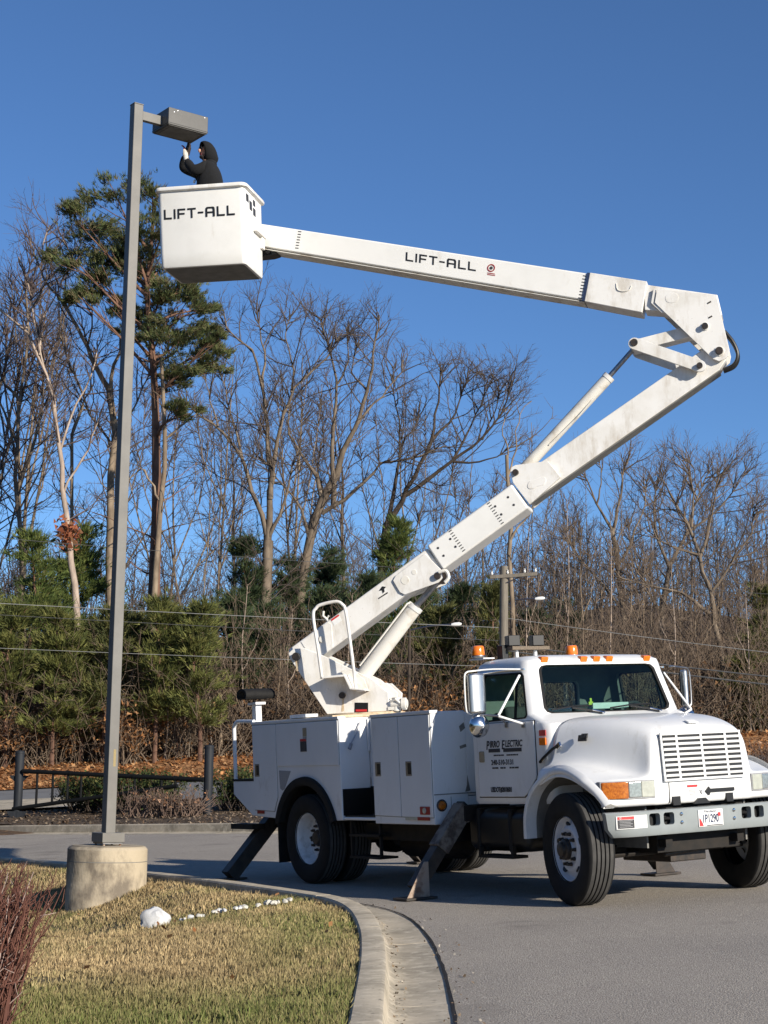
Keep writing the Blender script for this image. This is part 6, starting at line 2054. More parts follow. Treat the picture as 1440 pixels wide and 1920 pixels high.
SAPLINGS = [
    (-13.24, 60.5, 4.4),
    (-12.33, 61.0, 3.0),
    (-11.63, 60.5, 2.4),
    (-11.36, 61.5, 2.8),
    (-10.48, 60.8, 3.1),
    (-10.43, 62.0, 3.9),
    (-9.12, 60.2, 2.3),
    (-8.72, 60.5, 3.1),
    (-8.53, 61.0, 3.6),
    (-7.58, 60.2, 4.0),
    (-7.24, 60.8, 3.0),
    (-6.68, 60.0, 3.2),
    (-6.06, 61.0, 4.1),
    (-5.70, 60.4, 3.5),
    (-5.56, 61.5, 5.0),
    (-5.03, 62.0, 5.6),
    (-3.78, 61.0, 4.7),
    (-3.45, 60.5, 4.5),
    (-3.31, 61.2, 4.7),
    (-2.07, 62.0, 4.3),
    (-1.47, 61.0, 4.6),
    (-1.13, 63.0, 5.2),
    (3.39, 62.0, 4.6),
    (3.71, 60.8, 4.2),
    (5.24, 62.0, 7.1),
    (5.83, 63.0, 5.7),
    (6.22, 61.0, 6.0),
    (6.83, 63.0, 8.1),
    (7.31, 62.0, 7.0),
    (7.67, 61.0, 5.9),
    (8.43, 63.0, 7.6),
    (9.20, 61.5, 5.9),
    (9.84, 62.5, 6.5),
    (10.65, 61.5, 5.4),
    (11.61, 62.0, 4.8),
    (13.42, 63.0, 6.2),
    (13.26, 61.0, 4.7),
]


class Tubes:
    """Batches of tapered tubes, all with the same point count and side count."""

    def __init__(self):
        self.b = {}

    def add(self, pts, rad, n):
        pts = np.asarray(pts, dtype=np.float64)
        self.b.setdefault((len(pts), n), []).append((pts, np.asarray(rad, dtype=np.float64)))

    def build(self, name, mat, parent):
        V, F, off = [], [], 0
        for (K, n), L in self.b.items():
            P = np.stack([l[0] for l in L])
            Rr = np.stack([l[1] for l in L])
            M = len(L)
            T = np.empty_like(P)
            T[:, 1:-1] = P[:, 2:] - P[:, :-2]
            T[:, 0] = P[:, 1] - P[:, 0]
            T[:, -1] = P[:, -1] - P[:, -2]
            T /= np.linalg.norm(T, axis=2, keepdims=True) + 1e-9
            ref = np.zeros_like(T)
            ref[..., 0] = 1.0
            ref[np.abs(T[..., 0]) > 0.85] = (0, 1, 0)
            X = np.cross(T, ref)
            X /= np.linalg.norm(X, axis=2, keepdims=True) + 1e-9
            Yv = np.cross(T, X)
            a = np.arange(n) * 2 * pi / n
            ring_ = P[:, :, None, :] + Rr[:, :, None, None] * (np.cos(a)[None, None, :, None] * X[:, :, None, :] + np.sin(a)[None, None, :, None] * Yv[:, :, None, :])
            V.append(ring_.reshape(-1, 3))
            base = off + (np.arange(M) * K * n)[:, None, None] + (np.arange(K - 1) * n)[None, :, None] + np.arange(n)[None, None, :]
            nxt = off + (np.arange(M) * K * n)[:, None, None] + (np.arange(K - 1) * n)[None, :, None] + ((np.arange(n) + 1) % n)[None, None, :]
            F.append(np.stack([base, nxt, nxt + n, base + n], -1).reshape(-1, 4))
            off += M * K * n
        V, F = np.concatenate(V), np.concatenate(F)
        me = bpy.data.meshes.new(name)
        me.vertices.add(len(V))
        me.vertices.foreach_set('co', V.astype(np.float32).ravel())
        me.loops.add(F.size)
        me.loops.foreach_set('vertex_index', F.astype(np.int32).ravel())
        me.polygons.add(len(F))
        me.polygons.foreach_set('loop_start', np.arange(0, F.size, 4, dtype=np.int32))
        me.polygons.foreach_set('loop_total', np.full(len(F), 4, dtype=np.int32))
        me.update()
        me.shade_smooth()
        me.materials.append(MATS[mat])
        return mesh_obj(name, me, parent)


def resample(pts, n):
    pts = np.asarray(pts, float)
    d = np.r_[0, np.cumsum(np.linalg.norm(np.diff(pts, axis=0), axis=1))]
    t = np.linspace(0, d[-1], n)
    return np.stack([np.interp(t, d, pts[:, k]) for k in range(pts.shape[1])], 1), d[-1]


def branch(rs, p, d, L, K, up=0.25, wig=0.14):
    pts = [p]
    d = d / np.linalg.norm(d)
    for k in range(K - 1):
        d = d + rs.randn(3) * wig + np.array([0, 0, up / K])
        d /= np.linalg.norm(d)
        p = p + d * (L / (K - 1))
        pts.append(p)
    return np.array(pts)


def kids(rs, pts, dens, t0, ang, lo, hi, K, up, out):
    L = np.linalg.norm(np.diff(pts, axis=0), axis=1).sum()
    n = max(1, int(L * dens * (0.75 + 0.5 * rs.rand())))
    for _ in range(n):
        t = t0 + (1 - t0) * rs.rand() ** 0.8
        f = t * (len(pts) - 1)
        i = min(int(f), len(pts) - 2)
        p = pts[i] + (pts[i + 1] - pts[i]) * (f - i)
        d = pts[i + 1] - pts[i]
        d = d / (np.linalg.norm(d) + 1e-9)
        r = rs.randn(3)
        r -= d * r.dot(d)
        r /= np.linalg.norm(r) + 1e-9
        a = ang * (0.6 + 0.8 * rs.rand())
        dd = d * cos(a) + r * sin(a)
        ln = (lo + (hi - lo) * rs.rand()) * (1.2 - 0.75 * t)
        out.append(branch(rs, p, dd, ln, K, up))


def bare_tree_meshes(limbs, seed, trunk_mat, twig_mat, dens=(1.0, 1.7, 2.6), bmax=3.2, twig_r=0.010, spread=0.30, crown_from=0.35):
    """limbs: ([(x, z)..], r0, r1); returns (trunk object, crown object) unparented"""
    rs = np.random.RandomState(seed)
    tr, cr = Tubes(), Tubes()
    lv0 = []
    ztop = max(p[1] for l in limbs for p in l[0])
    for li, (pts, r0, r1) in enumerate(limbs):
        q = np.array([(x, 0.0, z) for x, z in pts])
        K = max(8, len(pts) * 2)
        q, L = resample(q, K)
        # limbs reach towards and away from the viewer as well
        yy = np.zeros(K)
        slope = rs.uniform(-1, 1) * spread * (0.0 if li == 0 else 1.0)
        for k in range(1, K):
            yy[k] = yy[k - 1] + slope * L / K + rs.randn() * 0.05
        if li > 0:
            start = min(lv0, key=lambda b: np.min(np.hypot(b[:, 0] - q[0, 0], b[:, 2] - q[0, 2]))) if lv0 else None
            if start is not None:
                j = np.argmin(np.hypot(start[:, 0] - q[0, 0], start[:, 2] - q[0, 2]))
                yy += start[j, 1]
        q[:, 1] = yy
        q[1:, 0] += rs.randn(K - 1) * 0.035
        rad = (r0 + (r1 - r0) * np.linspace(0, 1, K) ** 0.7) * .82
        if li == 0:
            rad[0] *= 1.35
        tr.add(q, rad, 8 if r0 > .1 else 6)
        lv0.append(q)
    l1, l2, l3 = [], [], []
    for li, q in enumerate(lv0):
        t0 = 0.45 if li == 0 and len(lv0) > 1 else 0.15
        if li == 0 and q[-1, 2] < ztop * .75:
            t0 = .6
        kids(rs, q, dens[0] * 1.2, t0, 0.82, bmax * .5, bmax * 1.15, 7, 0.32, l1)
        # the limb's own tip breaks up into fine shoots
        if li > 0 or len(lv0) == 1:
            kids(rs, q[-4:], dens[0] * 4, .1, .62, bmax * .25, bmax * .45, 6, .3, l1)
    for b in l1:
        cr.add(b, np.linspace(.030, .010, len(b)) * (bmax / 3.2) ** .5, 4)
        kids(rs, b, dens[1] * 1.6, 0.12, 0.66, .5, bmax * .55, 5, 0.32, l2)
    for b in l2:
        cr.add(b, np.linspace(.012, .006, len(b)), 3)
        kids(rs, b, dens[2] * 1.7, 0.1, 0.6, .3, 1.0, 3, 0.2, l3)
    for b in l3:
        cr.add(b, np.array([twig_r, twig_r * .8, twig_r * .5]) * .72, 3)
    return tr.build('trunk', trunk_mat, None), cr.build('crown', twig_mat, None)


def tree_root(name, x, y, label, group, ch, dz=-0.05):
    o = empty(name, (x, y, groundz(x, y) + dz))
    setp(o, label, 'tree', group)
    for c in ch:
        c.parent = o
    return o


BSPEC = {
    'pale': ('bark_pale', 'twig_red', 'pale pinkish bare tree curving left, with a leafy tuft on its trunk', (.9, 1.4, 2.3)),
    'leader': ('bark_tan', 'twig_red', 'tall bare tree forking into two long leaders just left of the lamp post', (.9, 1.5, 2.4)),
    'leftdark': ('bark_grey', 'twig_red', 'dark-limbed bare tree at the far left edge of the woods', (1.0, 1.6, 2.5)),
    'forked': ('bark_tan', 'twig_tan', 'thin bare tree with a drooping pale fork behind the lamp post', (.8, 1.2, 2.0)),
    'oak': ('bark_grey', 'twig_grey', 'broad bare tree with three spreading limbs left of the boom', (1.1, 1.9, 2.8)),
    'burl': ('bark_grey', 'twig_grey', 'tall bare tree with a knotted burl in its fork under the boom', (1.1, 1.9, 2.8)),
    'arching': ('bark_dark', 'twig_grey', 'bare tree with long limbs arching right towards the boom elbow', (1.2, 2.0, 2.9)),
    'dead': ('bark_tan', 'twig_tan', 'slim broken bare stem behind the utility pole', (.5, 1.0, 1.5)),
    'leaning': ('bark_grey', 'twig_tan', 'bare tree leaning left at the right edge of the picture', (1.2, 2.0, 2.8)),
    'rightpair': ('bark_grey', 'twig_tan', 'many-forked bare tree right of the boom above the cab roof', (1.2, 2.0, 2.8)),
    'rightback': ('bark_grey', 'twig_grey', 'round-crowned bare tree behind the leaning tree at right', (1.3, 2.0, 2.8)),
}
for i, (k, (x, y, limbs)) in enumerate(BARE.items()):
    tm, wm, lab, dn = BSPEC[k]
    a, b = bare_tree_meshes(limbs, 40 + i, tm, wm, dn, bmax=1.6 if k == 'dead' else 3.4)
    t_ = tree_root('bare_tree', x, y, lab, 'bare trees along the front of the woods', (a, b))
    if k == 'pale':
        rs = np.random.RandomState(3)
        n = 260
        c = rs.randn(n, 3) * np.array([.22, .22, .26]) + np.array([-.85, -.1, 9.0])
        u = rs.randn(n, 3, 3) * .09
        P = c[:, None, :] + u
        C = np.array([(.36, .12, .06), (.28, .10, .05), (.20, .10, .05)])[rs.randint(0, 3, n)]
        tri_cloud('leaf_tuft', P, C, 'leaves', t_)

# generic bare trees for the rows behind: one of each kind, copied
ARCH_L = [
    [([(0, -.4), (.1, 4), (.0, 9), (.25, 13)], .19, .10), ([(.25, 13), (.0, 16), (.5, 20)], .10, .02), ([(.1, 10), (1.3, 13), (2.2, 17)], .065, .02), ([(0, 9), (-1.5, 12), (-2.2, 17.5)], .065, .02), ([(.2, 12), (-.8, 15), (-.9, 19)], .055, .02), ([(.2, 12.5), (1.2, 15), (1.3, 19)], .07, .02), ([(.05, 7), (1.5, 9), (2.8, 12)], .07, .02)],
    [([(0, -.4), (-.1, 4), (.1, 7)], .20, .15), ([(.1, 7), (-1.2, 10), (-2.6, 14), (-3.2, 18)], .10, .02), ([(.1, 7), (.3, 11), (-.2, 15), (.1, 20)], .11, .02), ([(.1, 7), (1.6, 10), (3.0, 14), (3.6, 18)], .10, .02), ([(.3, 10), (1.5, 14), (1.7, 19)], .065, .02), ([(-1.2, 10), (-1.2, 14), (-1.6, 19)], .055, .02), ([(1.6, 10), (3.2, 11.5), (4.4, 14)], .055, .02), ([(-1.4, 10.5), (-3.2, 12), (-4.4, 15)], .055, .02)],
    [([(0, -.4), (.4, 4), (.9, 9), (.9, 14), (1.2, 20)], .17, .02), ([(0, .5), (-.5, 5), (-1.0, 10), (-1.3, 15), (-1.2, 19)], .10, .02), ([(.9, 9), (2.2, 13), (2.9, 17)], .065, .02), ([(-1.0, 10), (-2.3, 13), (-3.0, 16.5)], .055, .02), ([(.9, 12), (0, 15), (0, 18.5)], .055, .02)],
    [([(0, -.4), (.2, 5), (0, 10), (.3, 15), (.2, 20)], .10, .02), ([(0, 11), (.8, 14), (1.1, 17)], .05, .015), ([(.2, 13), (-.7, 16), (-.8, 18.5)], .05, .015)],
]
KIND = ['tall straight bare tree', 'broad-crowned bare tree', 'twin-trunked bare tree', 'slender bare tree']
PROTO = []
for i, L in enumerate(ARCH_L):
    a, b = bare_tree_meshes(L, 90 + i, ['bark_grey', 'bark_tan', 'bark_grey', 'bark_tan'][i], ['twig_red', 'twig_grey', 'twig_grey', 'twig_tan'][i], (.85, 1.5, 2.2) if i < 3 else (1.2, 1.5, 2.1), bmax=3.0 if i < 3 else 1.8, twig_r=.011)
    PROTO.append((a, b))


def region(x, y):
    r = x / y
    if r < -.165: return 'left of lamp post'
    if r < -.06: return 'between lamp post and boom'
    if r < .07: return 'behind the boom'
    return 'right of the boom'


def ordinals(items):
    """items: (key, x, y) -> label text counting look-alikes of one region from the left"""
    out = {}
    for key in set(k for k, _, _ in items):
        idx = sorted([i for i, it in enumerate(items) if it[0] == key], key=lambda i: items[i][1] / items[i][2])
        for r, i in enumerate(idx):
            out[i] = '' if len(idx) == 1 else ', %s from left' % ORD[r]
    return out


first = [True] * 4
rnd = random.Random(17)
more = [(-22 - 6 * k, 70 + 7 * (k % 3), 20 + 2 * (k % 2), k % 3) for k in range(4)] + [(22 + 6 * k, 70 + 7 * (k % 3), 13 + (k % 2), k % 3) for k in range(3)]
o2_ = ordinals([((a, region(x, y)), x, y) for x, y, h, a in SECOND + more])
for i_, (x, y, h, a) in enumerate(SECOND + more):
    root = empty('bare_tree', (x, y, groundz(x, y) - .05))
    sc_ = h / 20.6
    root.scale = (max(sc_, .62) * rnd.uniform(.9, 1.1), max(sc_, .62), sc_)
    root.rotation_euler = (0, 0, rnd.uniform(0, 6.28))
    setp(root, KIND[a] + ' deep in woods ' + region(x, y) + o2_[i_], 'tree', 'bare trees deeper in the woods')
    for p in PROTO[a]:
        if first[a]:
            p.parent = root
        else:
            c = p.copy()
            COL.objects.link(c)
            c.parent = root
    first[a] = False

# saplings along the edge of the woods
SL = [[([(0, -.3), (.05, 1.5), (0, 3), (.1, 4.6)], .05, .012), ([(0, 2.2), (.5, 3.0), (.8, 3.8)], .02, .008)],
      [([(0, -.3), (-.1, 1.5), (.1, 3), (.05, 4.6)], .065, .012), ([(0, 2.6), (-.5, 3.4), (-.6, 4.2)], .025, .008)],
      [([(0, -.3), (.15, 1.6), (.05, 3.2), (.2, 4.6)], .04, .010), ([(.1, 1.8), (.6, 2.4), (1.0, 2.8)], .02, .008), ([(.1, 2.9), (-.4, 3.5), (-.6, 4.3)], .02, .008)]]
SPROTO = [bare_tree_meshes(L, 130 + i, ['bark_pale', 'bark_tan', 'bark_grey'][i], 'twig_tan', (1.6, 2.0, 2.0), bmax=.9, twig_r=.009) for i, L in enumerate(SL)]
first = [True] * 3
o3_ = ordinals([((k % 3, region(x, y)), x, y) for k, (x, y, h) in enumerate(SAPLINGS)])
for k, (x, y, h) in enumerate(SAPLINGS):
    a = k % 3
    root = empty('sapling', (x, y, bankz(x, y) - .03))
    root.scale = (1.0, 1.0, max(h, 2.2) / 4.6 * 1.1)
    root.rotation_euler = (0, 0, rnd.uniform(0, 6.28))
    setp(root, ['pale thin', 'tan', 'grey thin'][a] + ' bare sapling on leafy bank ' + region(x, y) + o3_[k], 'sapling', 'saplings along the edge of the woods')
    for p in SPROTO[a]:
        if first[a]:
            p.parent = root
        else:
            c = p.copy()
            COL.objects.link(c)
            c.parent = root
    first[a] = False

# ------------------------------------------------------------------ evergreens
TONES = [[(.105, .140, .036), (.070, .098, .029), (.150, .172, .050)], [(.128, .140, .040), (.082, .096, .031), (.180, .180, .056)], [(.105, .112, .038), (.070, .080, .030), (.145, .142, .048)], [(.056, .082, .038), (.039, .060, .029), (.082, .106, .045)]]


def tufts(rs, C, D, size, cols, per=6, wid=.10):
    """needle tufts at points C facing roughly D; returns triangles and colours"""
    n = len(C)
    P = np.zeros((n, per, 3, 3))
    dirs = D[:, None, :] * 1.1 + rs.randn(n, per, 3) * 0.42
    dirs /= np.linalg.norm(dirs, axis=2, keepdims=True) + 1e-9
    side = np.cross(dirs, rs.randn(n, per, 3))
    side /= np.linalg.norm(side, axis=2, keepdims=True) + 1e-9
    L = size * (0.6 + 0.8 * rs.rand(n, per, 1))
    w = L * wid
    c0 = C[:, None, :] + rs.randn(n, per, 3) * size * .15
    P[:, :, 0] = c0 - side * w
    P[:, :, 1] = c0 + side * w
    P[:, :, 2] = c0 + dirs * L
    col = np.array(cols)[rs.randint(0, len(cols), n)] * (0.75 + 0.5 * rs.rand(n, 1))
    col = np.repeat(col[:, None, :], per, 1) * (0.85 + 0.3 * rs.rand(n, per, 1))
    return P.reshape(-1, 3, 3), col.reshape(-1, 3)


def conifer(x, y, h, zb, w, tone, seed, label):
    rs = np.random.RandomState(seed)
    g0 = groundz(x, y)
    root = empty('evergreen_tree', (x, y, g0 - .05))
    setp(root, label, 'tree', 'evergreens along the edge of the woods')
    tb = Tubes()
    tp = np.array([(0, 0, -.3), (rs.randn() * .1, 0, h * .35), (rs.randn() * .15, rs.randn() * .1, h * .7), (rs.randn() * .1, 0, h * .98)])
    tp, _ = resample(tp, 10)
    tb.add(tp, np.linspace(.05 + h * .010, .02, 10), 6)
    C, D = [], []
    zb = min(zb, h * .8)
    nb = int(16 + (h - zb) * 9)
    for k in range(nb):
        t = rs.rand() ** .85
        z = zb + (h - zb) * t
        prof = (1 - t) ** .42 * (.45 + .95 * rs.rand() ** 1.3) * min(1, .6 + t * 2.5)
        L = max(w * .5 * prof, .3)
        a = rs.rand() * 2 * pi
        i = np.interp(z, tp[:, 2], np.arange(10))
        p0 = np.array([np.interp(z, tp[:, 2], tp[:, 0]), np.interp(z, tp[:, 2], tp[:, 1]), z])
        d = np.array([cos(a), sin(a), .28 + .55 * t])
        b = branch(rs, p0, d, L, 5, .12, .10)
        tb.add(b, np.linspace(.026, .008, 5), 3)
        m_ = int(10 + L * 24)
        f = .25 + .75 * rs.rand(m_) ** .7
        ii = np.minimum((f * 4).astype(int), 3)
        q = b[ii] + (b[ii + 1] - b[ii]) * (f * 4 - ii)[:, None]
        sp = (.10 + .20 * f)[:, None] * (.5 + w * .13)
        q = q + rs.randn(m_, 3) * sp * np.array([1, 1, .42])
        dd = (q - p0)
        dd /= np.linalg.norm(dd, axis=1, keepdims=True) + 1e-9
        dd[:, 2] += .35
        C.append(q)
        D.append(dd)
    C, D = np.concatenate(C), np.concatenate(D)
    P, col = tufts(rs, C, D, .23, TONES[tone], 10, .06)
    tb.build('trunk', 'bark_pine', root)
    tri_cloud('crown', P, col, 'needles', root)
    return root


EVL = ['large bright green pine at far left above the gate', 'tall bright green pine just left of the lamp post', 'low olive pine at the left picture edge', 'olive young pine with drooping crown left of the lamp post',
       'dull olive pine right behind the lamp post', 'olive young pine just right of the lamp post', 'olive young pine above the right gate post', 'dull cedar between the two olive pines right of the lamp post',
       'dark evergreen below the broad bare tree', 'dark evergreen left of the boom turret', 'bright green pine above the lift cylinder', 'dark evergreen directly behind the boom turret',
       'dull cedar behind the pale-armed street lamp', 'dull cedar left of the utility pole', 'dull green cedar at the right picture edge', 'olive young pine low at the right picture edge',
       'dark evergreen behind the guard rail', 'olive pine cut off by the left picture edge', 'dark evergreen behind the cab roof lights',
       'dark evergreen above the truck tail rail', 'dark evergreen just right of the tail rail one', 'far dark evergreen under the burl tree', 'dark evergreen above the lift cylinder rod',
       'dark evergreen left of the utility pole, behind the boom', 'dull cedar hidden partly by the lamp post', 'low dull cedar left of the lamp post', 'dark evergreen right of the utility pole']
for i, (x, y, h, zb, w, tone) in enumerate(EVERGREENS):
    conifer(x, y, h, zb, w, tone, 200 + i, EVL[i])

# the big pine behind the lamp post
rs = np.random.RandomState(77)
px_, py_ = PINE_POS
pine = empty('pine_tree', (px_, py_, groundz(px_, py_) - .05))
setp(pine, 'tallest pine with clumped dark green needles behind the bucket', 'tree')
tb = Tubes()
tp, _ = resample(np.array([(a, 0, b) for a, b in PINE_TRUNK]), 24)
tp[0, 2] = -.4
tb.add(tp, np.linspace(.30, .05, 24), 8)
C, D = [], []
for cx, cz, cr in PINE_CLUMPS:
    cy = rs.uniform(-1.6, 1.6)
    zs = max(cz - abs(cx) * .55 - rs.uniform(.3, 1.2), 6)
    p0 = np.array([np.interp(zs, tp[:, 2], tp[:, 0]), 0, zs])
    e = np.array([cx, cy, cz])
    mid = (p0 + e) / 2 + rs.randn(3) * .15 + np.array([0, 0, -.15])
    b, L = resample(np.array([p0, mid, e]), 6)
    tb.add(b, np.linspace(.075, .018, 6), 5)
    for k in range(8):
        q = e + rs.randn(3) * cr * np.array([.78, .95, .46])
        s0 = b[rs.randint(2, 6)]
        bb, _ = resample(np.array([s0, (s0 + q) / 2 + rs.randn(3) * .08, q]), 4)
        tb.add(bb, np.linspace(.026, .008, 4), 3)
        m_ = int(24 + cr * 42)
        pts = q + rs.randn(m_, 3) * cr * np.array([.30, .34, .13])
        dd = pts - s0
        dd /= np.linalg.norm(dd, axis=1, keepdims=True) + 1e-9
        dd[:, 2] += .4
        C.append(pts)
        D.append(dd)
for k in range(26):                      # dead side branches low on the trunk
    z = rs.uniform(7, 19)
    p0 = np.array([np.interp(z, tp[:, 2], tp[:, 0]), 0, z])
    a = rs.rand() * 6.28
    tb.add(branch(rs, p0, np.array([cos(a), sin(a), .3]), rs.uniform(.8, 3.0), 5, .1, .15), np.linspace(.035, .008, 5), 4)
P, col = tufts(rs, np.concatenate(C), np.concatenate(D), .19, [(.088, .110, .040), (.060, .080, .032), (.125, .135, .050), (.130, .112, .056)], 9, .065)
tb.build('trunk', 'bark_pine', pine)
tri_cloud('crown', P, col, 'needles', pine)
x, y, limbs = SNAG
a, b = bare_tree_meshes(limbs, 61, 'bark_tan', 'twig_tan', (.35, .8, 1.2), bmax=1.8)
sn = tree_root('bare_tree', x, y, 'bare tan snag hugging the trunk of the tall pine', 'bare trees along the front of the woods', (a, b))

# brown leafed shrubs and young trees that kept their leaves
o4_ = ordinals([((t_[4], region(t_[0], t_[1])), t_[0], t_[1]) for t_ in SHRUBS])
for i, (x, y, h, w, tone) in enumerate(SHRUBS):
    rs = np.random.RandomState(300 + i)
    root = empty('brown_shrub', (x, y, bankz(x, y) - .1))
    setp(root, ['rusty orange-leaved shrub', 'dull brown twiggy shrub'][tone] + ' under trees ' + region(x, y) + o4_[i], 'shrub', 'shrubs under the trees')
    tb = Tubes()
    ends = []
    for k in range(int(16 + w * 6)):
        a = rs.rand() * 6.28
        b = branch(rs, np.array([rs.randn() * w * .15, rs.randn() * .3, 0]), np.array([cos(a) * .55, sin(a) * .55, 1]), h * rs.uniform(.45, .85), 6, .1, .16)
        tb.add(b, np.linspace(.030, .008, 6), 4)
        l2 = []
        kids(rs, b, 1.6, .25, .7, .4, 1.2, 4, .2, l2)
        for q in l2:
            tb.add(q, np.linspace(.012, .005, 4), 3)
            ends += [q[1], q[2], q[3]]
    tb.build('branches', 'twig_red' if tone else 'twig_tan', root)
    ends = np.array(ends)
    k_ = 4 if tone == 0 else 2
    c = np.repeat(ends, k_, 0) + rs.randn(len(ends) * k_, 3) * .14
    n = len(c)
    P = c[:, None, :] + rs.randn(n, 3, 3) * .055
    cols = [(.30, .14, .055), (.22, .11, .05), (.38, .20, .09), (.16, .085, .04)] if tone == 0 else [(.17, .105, .06), (.12, .075, .045), (.22, .13, .07)]
    tri_cloud('foliage', P, np.array(cols)[rs.randint(0, len(cols), n)] * (.7 + .6 * rs.rand(n, 1)), 'leaves', root)

# ------------------------------------------------------------------ far woods and brush that read as one mass
rs = np.random.RandomState(9)
tb = Tubes()
for k in range(830):
    y = rs.uniform(82, 150) if k < 360 else (rs.uniform(150, 240) if k < 500 else rs.uniform(69, 96))
    x = rs.uniform(-.36, .36) * y
    g0 = groundz(x, y)
    right = x / y > .06
    h = rs.uniform(7.5, 13) * (0.85 if right else 1.0) if k < 500 else rs.uniform(4.5, 9.5)
    p = branch(rs, np.array([x, y, g0 - .3]), np.array([rs.randn() * .14, 0, 1]), h, 7, .0, .08)
    tb.add(p, np.linspace(rs.uniform(.035, .10), .012, 7), 4)
    l1, l2 = [], []
    kids(rs, p, 2.0, .10, .8, 1.1, 3.4, 4, .35, l1)
    for b in l1:
        tb.add(b, np.linspace(.022, .008, 4), 3)
        kids(rs, b, 2.3, .12, .65, .6, 1.7, 2, .2, l2)
    for b in l2:
        tb.add(b, np.array([.012, .006]), 3)
fw = tb.build('far_woods', 'twig_grey', None)
setp(fw, 'grey brown mass of bare woods far behind the nearer trees', 'woods', kind='stuff')
tb = Tubes()
for k in range(5200):
    y = 59.5 + 22 * rs.rand() ** 1.2
    x = rs.uniform(-.30, .30) * y
    g0 = bankz(x, y) if y < 71 else groundz(x, y)
    d = np.array([rs.randn() * .55, rs.randn() * .4, 1.0])
    p = branch(rs, np.array([x, y, g0 - .05]), d, rs.uniform(.8, 6.2), 5, -.1, .2)
    tb.add(p, np.linspace(rs.uniform(.010, .028), .006, 5), 3)
    l1 = []
    kids(rs, p, 1.6, .25, .8, .5, 1.6, 3, .1, l1)
    for b in l1:
        tb.add(b, np.linspace(.011, .005, 3), 3)
br = tb.build('brush', 'twig_tan', None)
setp(br, 'tangled bare undergrowth filling the floor of the woods', 'brush', kind='stuff')
n = 16000
y = 60 + 16 * rs.rand(n)
x = rs.uniform(-.29, .29, n) * y
z = np.array([groundz(a, b) for a, b in zip(x, y)]) + .4 + 2.6 * rs.rand(n) ** 1.7
c = np.stack([x, y, z], 1)
P = c[:, None, :] + rs.randn(n, 3, 3) * .075
cols = np.array([(.22, .115, .055), (.15, .085, .045), (.30, .17, .085), (.10, .065, .04)])
bl = tri_cloud('withered_leaves', P, cols[rs.randint(0, 4, n)] * (.6 + .7 * rs.rand(n, 1)), 'leaves', None, 'stuff')
setp(bl, 'withered brown leaves clinging to the undergrowth of the woods', 'leaves')

# ------------------------------------------------------------------ hedges in the planting bed
def hedge(x, y, sx, sy, h, kind, seed, label, grp):
    rs = np.random.RandomState(seed)
    g0 = mulchz(x, y)
    root = empty('hedge_shrub', (x, y, g0))
    setp(root, label, 'shrub', grp)
    tb = Tubes()
    E2 = []
    for k in range(int(115 * sx)):
        a = rs.rand() * 6.28
        p0 = np.array([rs.uniform(-.7, .7) * sx, rs.uniform(-.6, .6) * sy, 0])
        b = branch(rs, p0, np.array([cos(a) * .6, sin(a) * .6, 1.1]), h * rs.uniform(.55, .95), 5, .05, .16)
        tb.add(b, np.linspace(.016, .005, 5), 3)
        l2 = []
        kids(rs, b, 5 if kind == 'twig' else 3.0, .2, .8, .12, .42, 4, .25, l2)
        for q in l2:
            tb.add(q, np.linspace(.008, .0035, 4), 3)
            E2 += [q[1], q[2], q[3]]
    tb.build('branches', {'twig': 'shrub_brown', 'green': 'bark_dark'}[kind], root)
    E2 = np.array(E2)
    if kind == 'green':
        k_ = 9
        c = np.repeat(E2, k_, 0) + rs.randn(len(E2) * k_, 3) * .06
        c[:, 2] = np.minimum(c[:, 2], h * (1.0 + .04 * np.sin(c[:, 0] * 7)))
        n = len(c)
        P = c[:, None, :] + rs.randn(n, 3, 3) * .028
        cols = [(.040, .062, .020), (.028, .045, .016), (.065, .085, .028), (.10, .095, .03)]
    else:
        m_ = rs.rand(len(E2)) < .16
        c = E2[m_] + rs.randn(m_.sum(), 3) * .05
        n = len(c)
        P = c[:, None, :] + rs.randn(n, 3, 3) * .03
        cols = [(.32, .16, .08), (.22, .12, .07), (.40, .24, .15)]
    tri_cloud('foliage', P, np.array(cols)[rs.randint(0, len(cols), n)] * (.7 + .6 * rs.rand(n, 1)), 'leaves', root)


hedge(-7.35, 42.4, .42, .4, .95, 'green', 1, 'small dark evergreen bush behind the gate bars', 'bushes in the planting bed')
hedge(-6.6, 42.2, .85, .6, 1.12, 'green', 2, 'dark rounded evergreen bush left of the grey lamp post', 'bushes in the planting bed')
hedge(-5.6, 42.2, .7, .5, 1.05, 'green', 3, 'dark evergreen bush partly behind the leafless bush', 'bushes in the planting bed')
hedge(-5.35, 39.4, .75, .5, .80, 'twig', 4, 'greyish brown leafless bush, left of the pair before the gate', 'bushes in the planting bed')
hedge(-4.50, 39.1, .65, .45, .76, 'twig', 5, 'greyish brown leafless bush beside the right gate post', 'bushes in the planting bed')
hedge(-3.30, 41.0, .75, .55, 1.12, 'green', 6, 'dark clipped evergreen bush behind the truck tail shelf', 'bushes in the planting bed')
hedge(-2.2, 41.0, .6, .5, 1.05, 'green', 7, 'clipped evergreen bush mostly hidden by the truck body', 'bushes in the planting bed')
hedge(10.6, 44.5, 1.4, .6, 1.0, 'twig', 8, 'reddish brown hedge at the right edge behind the hood', 'bushes in the planting bed')

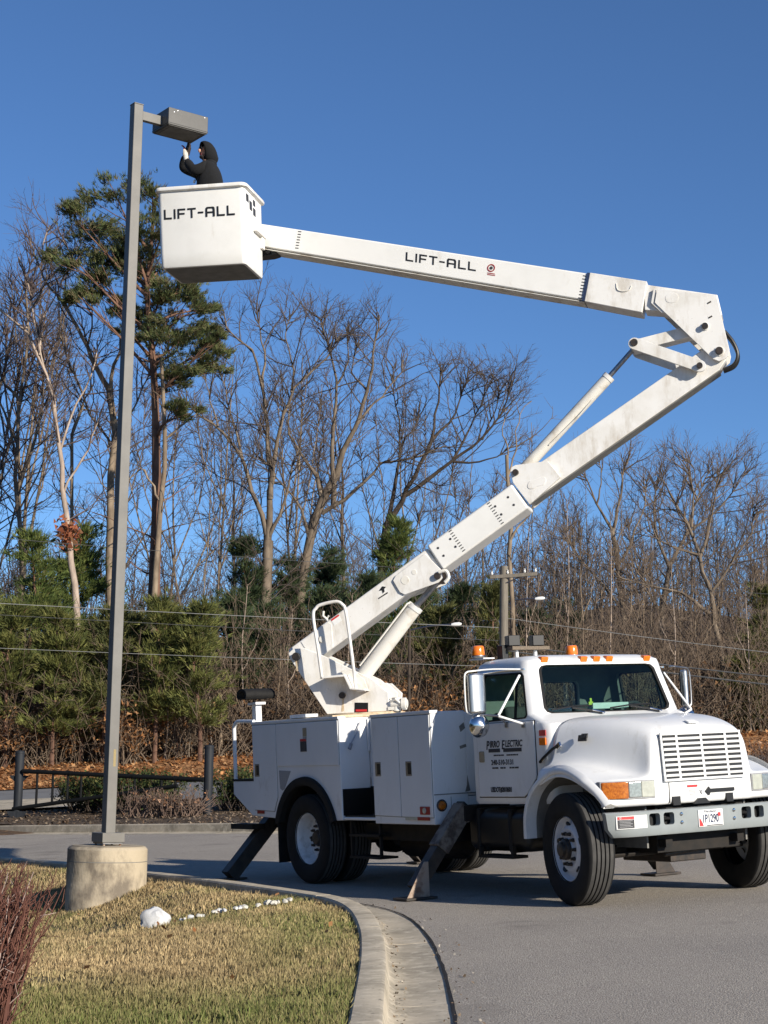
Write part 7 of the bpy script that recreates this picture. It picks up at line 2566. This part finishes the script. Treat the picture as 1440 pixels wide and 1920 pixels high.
# ------------------------------------------------------------------ red twiggy shrub at the lower left
rs = np.random.RandomState(4)
bx_, by_ = -2.40, 9.0
sh = empty('barberry_shrub', (bx_, by_, islandz(bx_, by_)))
setp(sh, 'dense leafless reddish shrub cut off by the left edge in the foreground', 'shrub')
tb, tp_ = Tubes(), Tubes()
for k in range(1500):
    a = rs.rand() * 6.28
    rr = sqrt(rs.rand()) * .50
    p0 = np.array([cos(a) * rr, sin(a) * rr, 0])
    d = np.array([cos(a) * .08 * rs.rand() + rs.randn() * .09, sin(a) * .08 * rs.rand() + rs.randn() * .09, 1.0])
    b = branch(rs, p0, d, rs.uniform(.55, .90), 6, .05, .10)
    (tp_ if k % 9 == 0 else tb).add(b, np.linspace(.0060, .0022, 6), 4)
    l2 = []
    kids(rs, b, 12, .06, .75, .06, .20, 3, .2, l2)
    for q in l2:
        (tp_ if rs.rand() < .10 else tb).add(q, np.linspace(.0032, .0016, 3), 3)
tb.build('twigs', 'shrub_red', sh)
tp_.build('pale_stems', 'shrub_pale', sh)

# ------------------------------------------------------------------ unseen woods added past the left edge to block low sky light
rs = np.random.RandomState(55)
Cc, Dd = [], []
tb = Tubes()
for k in range(46):
    t = k / 45
    x0, y0 = -30 - 8 * rs.rand() - 4 * t, -34 + 92 * t + rs.randn() * 1.5
    g0 = lotz(-14, y0)
    h = rs.uniform(11, 17)
    tb.add(np.array([(x0, y0, g0 - .3), (x0 + .1, y0, g0 + h * .5), (x0, y0, g0 + h)]), np.array([.24, .15, .04]), 6)
    m_ = 520
    f = rs.rand(m_)
    rr = (1 - f) ** .7 * 3.3 * np.sqrt(rs.rand(m_))
    a = rs.rand(m_) * 6.28
    Cc.append(np.stack([x0 + np.cos(a) * rr, y0 + np.sin(a) * rr, g0 + 1.0 + (h - 1.0) * f], 1))
    Dd.append(np.stack([np.cos(a), np.sin(a), np.full(m_, .4)], 1))
P, col = tufts(rs, np.concatenate(Cc), np.concatenate(Dd), .75, TONES[3], 5, .17)
sw_ = tri_cloud('added_side_woods', P, col, 'needles', None, 'stuff')
setp(sw_, 'unseen evergreen woods added past the left edge to block low sky light', 'woods')
tb.build('added_side_trunks', 'bark_grey', sw_)
